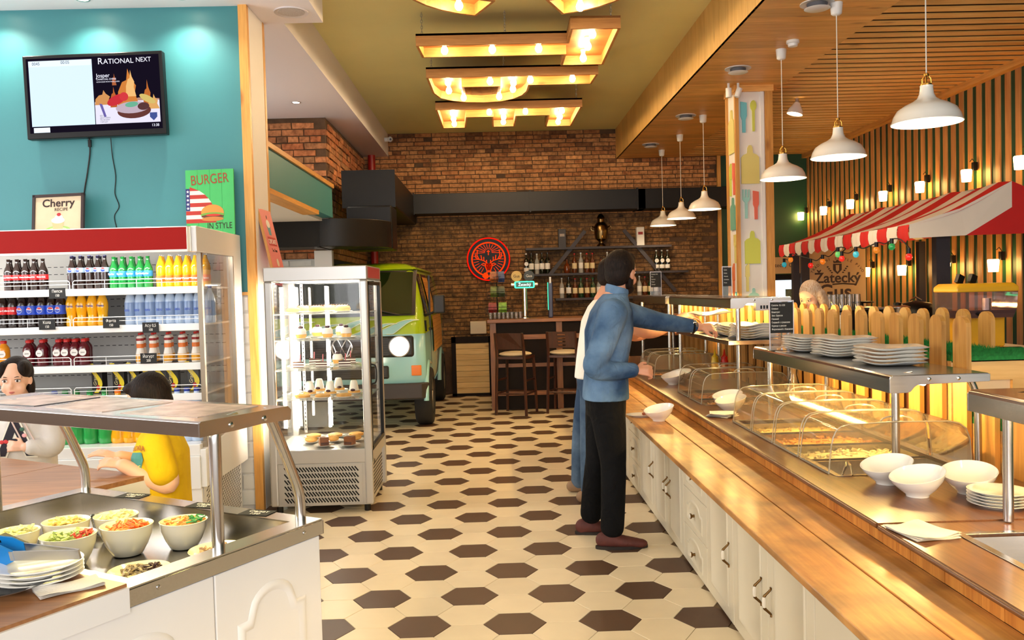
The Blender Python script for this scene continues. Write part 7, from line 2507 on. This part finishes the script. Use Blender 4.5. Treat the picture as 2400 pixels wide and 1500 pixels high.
def hand(b, w, d, up, side, s=1.0, curl=.5, spread=.12):
    """palm and five fingers from wrist w along d; up = back of the hand, side = +1/-1 puts the thumb"""
    d, up = Vector(d).normalized(), Vector(up).normalized()
    up = (up - d * up.dot(d)).normalized()
    sd = d.cross(up) * side
    W = Vector(w)
    for k in range(5):
        ball(b, tuple(W + d * (.02 + .012 * k) * s + sd * 0), .019 * s)
    for k in range(4):
        off = (k - 1.5) * .0185 * s
        base = W + d * .075 * s - sd * off
        ln = (.072, .08, .075, .058)[k] * s
        limb(b, [tuple(W + d * .02 * s - sd * off * .6) + (.0115 * s,), tuple(base) + (.0105 * s,)])
        a1, a2, a3 = curl * .7, curl * 1.6, curl * 2.4
        dr = (d - sd * (k - 1.5) * spread)
        p1 = base + (dr * cos(a1) - up * sin(a1)) * ln * .45
        p2 = p1 + (dr * cos(a2) - up * sin(a2)) * ln * .32
        p3 = p2 + (dr * cos(a3) - up * sin(a3)) * ln * .26
        limb(b, [tuple(base) + (.0098 * s,), tuple(p1) + (.009 * s,), tuple(p2) + (.008 * s,), tuple(p3) + (.007 * s,)])
    t0 = W + d * .022 * s + sd * .02 * s
    t1 = t0 + (d * .6 + sd * .75 - up * .25) * .038 * s
    t2 = t1 + (d * .85 + sd * .3 - up * .35) * .032 * s
    limb(b, [tuple(t0) + (.012 * s,), tuple(t1) + (.0105 * s,), tuple(t2) + (.0085 * s,)])


class Head:
    """a head at c facing yaw/pitch; f = forward, r = its right, u = up"""

    def __init__(self, c, yaw, pitch=0.0, s=1.0, roll=0.0):
        self.c, self.s = Vector(c), s
        m = Matrix.Rotation(yaw, 3, 'Z') @ Matrix.Rotation(pitch, 3, 'Y') @ Matrix.Rotation(roll, 3, 'X')
        self.m = m

    def p(self, f, l, u):
        return tuple(self.c + self.m @ Vector((f, l, u)) * self.s)

    def skull(self, b):
        e = lambda f, l, u, r: b.ell(self.p(f, l, u), tuple(q * self.s for q in r), 20, 14, self.m)
        e(-.006, 0, .022, (.094, .074, .090))
        e(.026, 0, -.040, (.062, .054, .070))
        e(.040, 0, -.082, (.034, .034, .026))
        e(.086, 0, -.022, (.016, .013, .020))
        e(.079, 0, -.004, (.012, .009, .028))
        for s in (-1, 1):
            e(-.005, s * .073, -.012, (.018, .010, .031))
            e(.050, s * .036, -.040, (.030, .026, .030))
            e(.070, s * .030, .022, (.018, .024, .010))
        e(.068, 0, -.060, (.022, .024, .010))

    def face(self, parent, lips=(186, 106, 96), brow=(50, 34, 26), iris=(46, 30, 20), ke=1.0, kl=1.0):
        for s in (-1, 1):
            b = MB()
            b.ell(self.p(.076, s * .032, .004), tuple(q * self.s for q in (.0105, .0135 * ke, .0085 * ke)), 12, 8, self.m)
            b.build('eye', M('eye_white', (236, 230, 224), .2), parent, 60)
            b = MB()
            b.ell(self.p(.0845, s * .032, .004), tuple(q * self.s for q in (.004, .0055 * ke, .0058 * ke)), 10, 8, self.m)
            b.build('iris', M('iris_%d' % iris[0], iris, .1), parent, 60)
            MB().tube([self.p(.083, s * .016, .023), self.p(.086, s * .032, .028), self.p(.072, s * .052, .022)], [.0016, .0024, .0014], 6).build('eyebrow', M('brow_%d' % brow[0], brow, .8), parent)
            MB().tube([self.p(.086, s * .018, .012), self.p(.089, s * .032, .014), self.p(.078, s * .047, .008)], .0015, 5).build('eyelash', M('lash', (30, 20, 18), .8), parent)
        MB().tube([self.p(.082, -.021 * kl, -.058), self.p(.091, -.008, -.056), self.p(.091, .008, -.056), self.p(.082, .021 * kl, -.058)], [.0015, .004 * kl, .004 * kl, .0015], 8).build('lips', M('lips_%d' % lips[0], lips, .4), parent, 60)
        MB().tube([self.p(.083, -.018 * kl, -.061), self.p(.089, 0, -.064), self.p(.083, .018 * kl, -.061)], [.0015, .005 * kl, .0015], 8).build('lips', M('lips_%d' % lips[0], lips, .4), parent, 60)


def hair_mat(name, c, c2=None):
    k = NT(name)
    v = coords(k, (60, 60, 9))
    nz = k.n('ShaderNodeTexNoise')
    nz.inputs['Scale'].default_value = 3
    nz.inputs['Detail'].default_value = 4
    k.l(v, nz.inputs['Vector'])
    k.l(ramp(k, nz.outputs['Fac'], [(.3, srgb(c)), (.7, srgb(c2 or tuple(min(255, q * 1.7) for q in c)))]), k.b.inputs['Base Color'])
    k.b.inputs['Roughness'].default_value = .65
    k.b.inputs['Specular IOR Level'].default_value = .2
    bumpnode(k, nz.outputs['Fac'], .6, .006)
    return k.m


def cloth(name, c1, c2, fade=2.5, thr=(.4, .62), bump=.35, bs=9):
    k = NT(name)
    v = coords(k)
    nz = k.n('ShaderNodeTexNoise')
    nz.inputs['Scale'].default_value = fade
    nz.inputs['Detail'].default_value = 5
    k.l(v, nz.inputs['Vector'])
    k.l(ramp(k, nz.outputs['Fac'], [(thr[0], srgb(c1)), (thr[1], srgb(c2))]), k.b.inputs['Base Color'])
    k.b.inputs['Roughness'].default_value = .9
    k.b.inputs['Specular IOR Level'].default_value = .15
    n2 = k.n('ShaderNodeTexNoise')
    n2.inputs['Scale'].default_value = bs
    n2.inputs['Detail'].default_value = 3
    n2.inputs['Distortion'].default_value = 1.2
    k.l(v, n2.inputs['Vector'])
    bumpnode(k, n2.outputs['Fac'], bump, .03)
    return k.m


m_skin = M('skin', (222, 160, 128), .5, var=.05, vs=12, sub=.08)
m_skin2 = M('skin_fair', (236, 186, 156), .5, var=.04, vs=12, sub=.08)
m_denim = cloth('denim_shirt', (44, 72, 108), (124, 156, 188), 3.2, (.4, .7), .6)
m_jeans = cloth('blue_jeans', (50, 70, 98), (104, 128, 154), 3.0, (.4, .65), .5)
m_bpants = cloth('black_trousers', (9, 9, 11), (16, 16, 18), 3.0, bump=.6)
m_wtee = cloth('white_tee', (236, 232, 226), (246, 243, 238), 3.0)
m_hairb = hair_mat('brown_black_hair', (14, 9, 7), (38, 25, 19))


def shoe(b, heel, toe, w, h):
    H, Tt = Vector(heel), Vector(toe)
    d = (Tt - H)
    for i in range(9):
        t = i / 8
        p = H + d * t
        hh = h * (1 - .45 * t) if t > .25 else h
        b.ell((p.x, p.y, hh * .48), (w * .62, w * (.42 + .14 * sin(t * pi)), hh * .5), 12, 8)


# --- man in denim, reaching for a plate
m1 = T('person', 'bearded man in a faded denim shirt and black trousers reaching for plates', 'person', (.66, 5.1, 0), world=True)
b = MB()
hd = Head((.757, 5.13, 1.598), radians(50), radians(4), 1.06)
hd.skull(b)
limb(b, [(.70, 5.12, 1.44, .062), (.735, 5.125, 1.52, .055)])
torso(b, [(.645, 5.12, .86, .10, .15), (.65, 5.12, 1.05, .095, .14), (.675, 5.12, 1.28, .10, .15), (.69, 5.12, 1.38, .07, .13), (.70, 5.12, 1.44, .05, .06)], 0)
limb(b, [(.685, 4.96, 1.37, .045), (.56, 4.90, 1.06, .04), (.79, 4.945, 1.035, .029)])
limb(b, [(.73, 5.28, 1.37, .045), (1.03, 5.44, 1.29, .042), (1.30, 5.52, 1.245, .029)])
hand(b, (.795, 4.945, 1.035), (1, .05, -.06), (-.1, -.75, .5), -1, 1.0, .95)
hand(b, (1.305, 5.522, 1.244), (1, .12, -.06), (.0, -.55, .75), 1, 1.05, .75)
for (hx, hy, kx, ky, ax, ay) in ((.64, 5.05, .665, 5.02, .645, 4.99), (.64, 5.19, .60, 5.22, .56, 5.28)):
    limb(b, [(hx, hy, .86, .075), (kx, ky, .48, .055), (ax, ay, .10, .04)])
grow(b, 'body', m_skin, m1, .0055, 4)
hd.face(m1)
b = MB()
torso(b, [(.643, 5.12, .855, .137, .185), (.645, 5.12, .92, .134, .18), (.652, 5.12, 1.06, .124, .165), (.672, 5.12, 1.26, .142, .195), (.688, 5.12, 1.37, .122, .20), (.70, 5.12, 1.435, .092, .14), (.715, 5.12, 1.475, .07, .08)], 0)
limb(b, [(.675, 4.95, 1.365, .086), (.60, 4.905, 1.17, .074), (.555, 4.90, 1.06, .062), (.66, 4.92, 1.035, .056), (.775, 4.943, 1.035, .045)])
limb(b, [(.72, 5.275, 1.37, .086), (.88, 5.37, 1.33, .07), (1.03, 5.44, 1.29, .06), (1.16, 5.48, 1.268, .053), (1.255, 5.507, 1.252, .045)])
grow(b, 'shirt', m_denim, m1, .008, 5)
b = MB()
n = 20
rg = []
for (r_, z_, sh) in ((.066, 1.462, 0), (.070, 1.50, .004), (.064, 1.515, .008), (.060, 1.51, .008), (.060, 1.465, 0)):
    rg.append([(.722 + sh + r_ * cos(a), 5.122 + r_ * .95 * sin(a), z_ - .02 * cos(a)) for a in [2 * pi * i / n for i in range(n)]])
b.loft(rg, cap=False)
b.build('collar', m_denim, m1, 60)
b = MB()
limb(b, [(.64, 5.05, .84, .11), (.655, 5.03, .66, .095), (.668, 5.02, .48, .076), (.66, 5.0, .28, .072), (.65, 4.99, .12, .07)])
limb(b, [(.64, 5.19, .84, .11), (.62, 5.205, .66, .092), (.60, 5.22, .48, .074), (.575, 5.26, .28, .07), (.56, 5.28, .13, .068)])
torso(b, [(.643, 5.12, .76, .115, .16), (.643, 5.12, .90, .122, .168)], 0)
grow(b, 'trousers', m_bpants, m1, .009, 5)
m_shoe = M('burgundy_suede', (84, 36, 30), .7, var=.2, vs=20)
for q, (h_, t_) in enumerate((((.60, 4.985, 0), (.80, 4.965, 0)), ((.51, 5.285, 0), (.70, 5.30, 0)))):
    b = MB()
    shoe(b, h_, t_, .085, .10)
    grow(b, 'shoe', m_shoe, m1, .008, 4)
    b = MB()
    d_ = Vector(t_) - Vector(h_)
    pts = []
    for i in range(20):
        a = 2 * pi * i / 20
        pts.append((h_[0] + d_.x * .5 + (d_.length * .5 + .052) * cos(a), h_[1] + d_.y * .5 + .046 * sin(a)))
    b.prism(pts, 'z', 0, .018)
    b.build('shoe_sole', M('dark_sole', (34, 24, 20), .7), m1)
b = MB()
e = lambda f, l, u, r: b.ell(hd.p(f, l, u), tuple(q * hd.s for q in r), 20, 14, hd.m)
e(-.022, 0, .036, (.093, .083, .094))
e(-.045, 0, -.01, (.062, .076, .072))
e(.03, 0, .085, (.062, .06, .034))
grow(b, 'hair', m_hairb, m1, .006, 3)
b = MB()
e(.046, 0, -.088, (.046, .050, .034))
e(.020, 0, -.072, (.05, .062, .032))
e(.070, 0, -.075, (.024, .032, .016))
e(.0, .058, -.05, (.024, .016, .04))
e(.0, -.058, -.05, (.024, .016, .04))
grow(b, 'beard', m_hairb, m1, .006, 3)
b = MB()
b.tube([(1.262 + .0, 5.507 + .041 * cos(a), 1.25 + .041 * sin(a)) for a in [2 * pi * i / 20 for i in range(21)]], .008, 6, cap=False)
b.build('watch_strap', m_black, m1)
MB().cbox((1.268, 5.474, 1.262), (.032, .012, .036), .3).build('watch_case', m_bolt, m1, bevel=.004)

# --- man in white, mostly hidden
m2 = T('person', 'man in a white tee shirt and blue jeans behind the denim man', 'person', (.66, 6.2, 0), world=True)
m2.location.x += .05
b = MB()
hd = Head((.80, 6.2, 1.60), radians(15), radians(12), 1.02)
hd.skull(b)
limb(b, [(.72, 6.2, 1.42, .06), (.77, 6.2, 1.51, .055)])
torso(b, [(.65, 6.2, .86, .10, .15), (.66, 6.2, 1.05, .10, .15), (.70, 6.2, 1.28, .11, .165), (.72, 6.2, 1.40, .075, .15)], 0)
limb(b, [(.73, 6.03, 1.36, .05), (1.02, 6.06, 1.19, .045), (1.36, 6.42, 1.285, .032)])
limb(b, [(.73, 6.37, 1.36, .05), (.98, 6.5, 1.15, .045), (1.2, 6.6, 1.2, .032)])
hand(b, (1.365, 6.425, 1.286), (1, .45, -.1), (.1, -.4, .9), 1, 1.0, .35)
hand(b, (1.205, 6.6, 1.2), (1, .1, 0), (0, -.3, .9), -1, 1.0, .5)
for (hx, hy, kx, ky, ax, ay) in ((.64, 6.13, .60, 6.1, .585, 6.07), (.64, 6.27, .57, 6.35, .545, 6.40)):
    limb(b, [(hx, hy, .86, .075), (kx, ky, .48, .055), (ax, ay, .10, .04)])
grow(b, 'body', m_skin, m2, .0065, 4)
hd.face(m2)
b = MB()
torso(b, [(.645, 6.2, .87, .135, .18), (.65, 6.2, .95, .13, .175), (.66, 6.2, 1.08, .122, .17), (.70, 6.2, 1.28, .13, .185), (.72, 6.2, 1.38, .10, .17), (.735, 6.2, 1.43, .072, .085)], 0)
limb(b, [(.73, 6.04, 1.355, .072), (.86, 6.05, 1.285, .068)])
limb(b, [(.73, 6.36, 1.355, .072), (.84, 6.42, 1.27, .068)])
grow(b, 'tee_shirt', m_wtee, m2, .009, 5)
b = MB()
for (hx, hy, kx, ky, ax, ay) in ((.64, 6.13, .60, 6.1, .585, 6.07), (.64, 6.27, .57, 6.35, .545, 6.40)):
    limb(b, [(hx, hy, .86, .10), (kx, ky, .48, .07), (ax, ay, .08, .062)])
torso(b, [(.645, 6.2, .78, .115, .16), (.645, 6.2, .92, .122, .168)], 0)
grow(b, 'jeans', m_jeans, m2, .01, 5)
for h_, t_ in (((.535, 6.065, 0), (.72, 6.05, 0)), ((.495, 6.40, 0), (.68, 6.40, 0))):
    b = MB()
    shoe(b, h_, t_, .08, .09)
    grow(b, 'shoe', M('tan_shoe', (150, 120, 92), .6), m2, .009, 4)
b = MB()
e(-.022, 0, .036, (.093, .083, .094))
e(-.045, 0, -.02, (.062, .076, .07))
grow(b, 'hair', m_hairb, m2, .007, 3)
o = bpy.data.objects.new('square_plate', wvm)
COL.objects.link(o)
o.location, o.rotation_euler, o.scale = (1.62, 6.56, 1.285), (0, radians(-4), .3), (1.1, 1.1, 1.1)
tag(o, 'single wavy white plate held by the man in white', 'plate')

# --- boy in yellow
by = T('person', 'small boy with dark hair in a yellow printed tee shirt by the salad island', 'person', (-1.35, 3.47, 0), world=True)
b = MB()
hb = Head((-1.385, 3.47, 1.105), radians(178), radians(14), .88)
hb.skull(b)
limb(b, [(-1.35, 3.47, .985, .042), (-1.37, 3.47, 1.04, .04)])
torso(b, [(-1.34, 3.47, .60, .075, .11), (-1.34, 3.47, .75, .075, .105), (-1.345, 3.47, .90, .08, .115), (-1.345, 3.47, .985, .05, .09)], 0)
limb(b, [(-1.325, 3.365, .955, .038), (-1.275, 3.35, .795, .036), (-1.445, 3.35, .875, .026)])
limb(b, [(-1.35, 3.57, .955, .038), (-1.37, 3.56, .84, .033), (-1.49, 3.43, .895, .024)])
hand(b, (-1.45, 3.35, .877), (-.95, .05, .2), (.2, -.5, .8), 1, .72, .5)
hand(b, (-1.495, 3.425, .897), (-1, -.1, .3), (.3, -.2, 1), -1, .72, .25)
for s in (-1, 1):
    limb(b, [(-1.34, 3.47 + s * .055, .60, .06), (-1.34, 3.47 + s * .06, .34, .045), (-1.33, 3.47 + s * .06, .07, .032)])
    b.ell((-1.37, 3.47 + s * .06, .03), (.08, .033, .028), 12, 8)
grow(b, 'body', m_skin2, by, .0048, 4)
hb.face(by)
m_yel = cloth('yellow_tee', (226, 182, 24), (238, 198, 46), 3.0)
b = MB()
torso(b, [(-1.34, 3.47, .60, .098, .135), (-1.34, 3.47, .75, .094, .13), (-1.345, 3.47, .90, .098, .135), (-1.345, 3.47, .975, .07, .105), (-1.35, 3.47, 1.0, .05, .055)], 0)
limb(b, [(-1.325, 3.365, .95, .056), (-1.29, 3.345, .845, .056)])
limb(b, [(-1.35, 3.575, .95, .054), (-1.375, 3.56, .86, .052)])
shirt = grow(b, 'tee_shirt', m_yel, by, .007, 5)
pm = frame_mtx((-1.400, 3.352, .88), (.9, -.43, 0), (0, 0, 1))


def wrap(o, off):
    m = o.modifiers.new('w', 'SHRINKWRAP')
    m.target = shirt
    m.wrap_method = 'NEAREST_SURFACEPOINT'
    m.wrap_mode = 'ABOVE_SURFACE'
    m.offset = off


def tee(name, poly, col, z):
    q = MB(pm)
    q.loft([[(x0 + (x1 - x0) * i / 8, y, z) for i in range(9)] for y, x0, x1 in poly], closed=False)
    wrap(q.build(name, M('print_%d_%d_%d' % col, col, .7), by), z)


tee('shirt_print', [(-.16, -.02, .035), (-.13, -.035, .05), (-.10, -.04, .045), (-.07, -.045, .05), (-.04, -.04, .03), (-.01, -.045, .035), (.02, -.04, .05), (.045, -.035, .045)], (70, 140, 136), .003)
tee('shirt_print', [(-.10, .0, .02), (-.085, -.005, .032), (-.07, .0, .035), (-.055, .012, .03)], (30, 24, 24), .005)
wrap(text_mesh('shirt_lettering', 'FLORIDA', .028, M('print_170_100_30', (170, 100, 30), .7), by, pm @ Matrix.Translation((.012, .062, .004)), .0003, bold=.0006), .004)
wrap(text_mesh('shirt_lettering', 'SURF', .026, M('print_240_220_120', (240, 220, 120), .7), by, pm @ Matrix.Translation((.005, -.015, .005)), .0003), .006)
b = MB()
for s in (-1, 1):
    limb(b, [(-1.34, 3.47 + s * .055, .60, .085), (-1.34, 3.47 + s * .062, .34, .068)])
torso(b, [(-1.34, 3.47, .54, .085, .12), (-1.34, 3.47, .64, .085, .12)], 0)
grow(b, 'shorts', m_jeans, by, .01, 4)
b = MB()
e = lambda f, l, u, r: b.ell(hb.p(f, l, u), tuple(q * hb.s for q in r), 20, 14, hb.m)
e(-.018, 0, .040, (.094, .083, .094))
e(-.045, 0, -.01, (.06, .074, .06))
e(.045, 0, .078, (.05, .06, .03))
grow(b, 'hair', m_hairb, by, .006, 3)

# --- girl in a pale sweatshirt
gl = T('person', 'girl with dark tied hair in a pale sweatshirt with a letter A', 'person', (-2.34, 4.32, 0), world=True)
b = MB()
hg = Head((-2.365, 4.31, 1.135), radians(-78), radians(4), .88)
hg.skull(b)
limb(b, [(-2.35, 4.33, 1.0, .04), (-2.355, 4.325, 1.06, .038)])
torso(b, [(-2.34, 4.33, .60, .07, .11), (-2.34, 4.33, .80, .07, .105), (-2.34, 4.33, .94, .07, .12), (-2.34, 4.33, 1.0, .045, .09)], radians(-90))
limb(b, [(-2.225, 4.33, .965, .036), (-2.185, 4.28, .80, .034), (-2.275, 4.21, .815, .024)])
limb(b, [(-2.46, 4.33, .965, .036), (-2.50, 4.28, .80, .034), (-2.47, 4.2, .76, .024)])
hand(b, (-2.28, 4.21, .815), (-.9, -.2, .15), (.1, -.9, .3), 1, .72, .7)
hand(b, (-2.47, 4.2, .76), (-.3, -.9, -.1), (0, 0, 1), 1, .72, .5)
for s in (-1, 1):
    limb(b, [(-2.34 + s * .055, 4.33, .60, .06), (-2.34 + s * .06, 4.33, .34, .045), (-2.34 + s * .06, 4.34, .07, .032)])
    b.ell((-2.34 + s * .06, 4.30, .03), (.033, .08, .028), 12, 8)
grow(b, 'body', m_skin2, gl, .0048, 4)
hg.face(gl, (196, 110, 100), (70, 50, 40), ke=1.15, kl=.7)
m_swt = cloth('pale_sweatshirt', (214, 208, 202), (232, 228, 222), 3.0)
b = MB()
torso(b, [(-2.34, 4.33, .62, .092, .14), (-2.34, 4.33, .78, .095, .14), (-2.34, 4.33, .93, .092, .142), (-2.34, 4.33, .995, .06, .10), (-2.345, 4.33, 1.02, .045, .05)], radians(-90))
limb(b, [(-2.225, 4.33, .955, .055), (-2.185, 4.28, .81, .054), (-2.255, 4.225, .812, .04)])
limb(b, [(-2.46, 4.33, .955, .055), (-2.50, 4.28, .81, .054), (-2.475, 4.215, .765, .04)])
grow(b, 'sweatshirt', m_swt, gl, .007, 5)
text_mesh('letter_print', 'A', .24, M('print_236_230_214', (236, 230, 214), .7), gl, frame_mtx((-2.335, 4.2265, .85), (1, 0, 0), (0, 0, 1)), .0005, bold=.016)
text_mesh('letter_print', 'A', .24, M('print_34_28_40', (34, 28, 40), .7), gl, frame_mtx((-2.335, 4.2245, .85), (1, 0, 0), (0, 0, 1)), .0005, bold=.008)
for x, z, c in ((-2.40, .84, (206, 60, 60)), (-2.38, .842, (206, 60, 60)), (-2.29, .87, (236, 170, 170)), (-2.30, .90, (60, 100, 80))):
    MB().ell((x, 4.223, z), (.012, .003, .01), 10, 6).build('patch', M('patch_%d_%d' % (c[0], c[1]), c, .7), gl, 60)
for (x0, x1) in ((-2.375, -2.30), (-2.32, -2.24)):
    MB().tube([(x0, 4.235, .99), ((x0 + x1) / 2, 4.222, .92), (x1, 4.222, .84)], .004, 6).build('bag_strap', M('strap', (214, 190, 180), .7), gl, 60)
b = MB()
for s in (-1, 1):
    limb(b, [(-2.34 + s * .055, 4.33, .60, .078), (-2.34 + s * .06, 4.33, .34, .06), (-2.34 + s * .06, 4.34, .09, .05)])
torso(b, [(-2.34, 4.33, .54, .08, .115), (-2.34, 4.33, .65, .08, .115)], radians(-90))
grow(b, 'leggings', m_bpants, gl, .01, 4)
b = MB()
e = lambda f, l, u, r: b.ell(hg.p(f, l, u), tuple(q * hg.s for q in r), 20, 14, hg.m)
e(-.026, 0, .036, (.092, .085, .095))
e(-.045, 0, -.02, (.062, .08, .075))
e(.02, .05, .06, (.055, .036, .05))
e(.02, -.05, .06, (.055, .036, .05))
e(-.11, -.02, .03, (.035, .04, .04))
e(-.02, .07, -.045, (.03, .02, .06))
grow(b, 'hair', m_hairb, gl, .006, 3)

# --- woman behind the fences
wo = T('person', 'woman with ash blonde hair bending behind the picket fences', 'person', (2.68, 6.95, 0), world=True)
b = MB()
hw = Head((2.535, 6.9, 1.40), radians(215), radians(28), 1.0)
hw.skull(b)
limb(b, [(2.63, 6.95, 1.22, .05), (2.57, 6.92, 1.32, .048)])
torso(b, [(2.78, 7.0, .80, .09, .15), (2.76, 6.98, .95, .085, .13), (2.70, 6.96, 1.10, .09, .15), (2.66, 6.95, 1.22, .06, .14)], radians(215))
limb(b, [(2.60, 7.08, 1.20, .042), (2.57, 7.1, .98, .037), (2.62, 6.95, .90, .026)])
limb(b, [(2.72, 6.82, 1.20, .042), (2.62, 6.72, 1.0, .037), (2.64, 6.88, .9, .026)])
hand(b, (2.62, 6.95, .90), (0, -1, -.2), (0, 0, 1), 1, .9, .5)
hand(b, (2.64, 6.88, .90), (-.2, .9, -.2), (0, 0, 1), -1, .9, .5)
for s in (-1, 1):
    limb(b, [(2.79, 7.0 + s * .07, .80, .08), (2.79, 7.0 + s * .07, .45, .055), (2.80, 7.0 + s * .07, .08, .04)])
    b.ell((2.75, 7.0 + s * .07, .04), (.11, .04, .035), 12, 8)
grow(b, 'body', m_skin2, wo, .0065, 4)
hw.face(wo, (196, 100, 96), (110, 84, 66), (70, 60, 50))
b = MB()
torso(b, [(2.78, 7.0, .80, .105, .165), (2.76, 6.98, .95, .10, .145), (2.70, 6.96, 1.10, .105, .165), (2.665, 6.95, 1.20, .075, .15)], radians(215))
grow(b, 'vest', m_bpants, wo, .009, 4)
b = MB()
limb(b, [(2.60, 7.08, 1.19, .06), (2.57, 7.1, .98, .052), (2.61, 6.98, .91, .042)])
limb(b, [(2.72, 6.82, 1.19, .06), (2.62, 6.72, 1.0, .052), (2.635, 6.85, .91, .042)])
grow(b, 'sleeves', m_wtee, wo, .009, 4)
b = MB()
for s in (-1, 1):
    limb(b, [(2.79, 7.0 + s * .07, .80, .10), (2.79, 7.0 + s * .07, .45, .075), (2.80, 7.0 + s * .07, .10, .065)])
grow(b, 'trousers', m_bpants, wo, .01, 4)
b = MB()
e = lambda f, l, u, r: b.ell(hw.p(f, l, u), tuple(q * hw.s for q in r), 20, 14, hw.m)
e(-.018, 0, .034, (.094, .085, .096))
e(-.045, 0, -.02, (.062, .082, .08))
for s in (-1, 1):
    limb(b, [hw.p(-.01, s * .075, .02) + (.03,), hw.p(.0, s * .085, -.07) + (.03,), hw.p(.03, s * .075, -.15) + (.022,), hw.p(.05, s * .06, -.20) + (.008,)])
    limb(b, [hw.p(-.04, s * .065, .0) + (.04,), hw.p(-.04, s * .07, -.09) + (.036,), hw.p(-.02, s * .06, -.18) + (.02,)])
grow(b, 'hair', hair_mat('ash_blonde_hair', (168, 128, 88), (214, 198, 182)), wo, .007, 3)
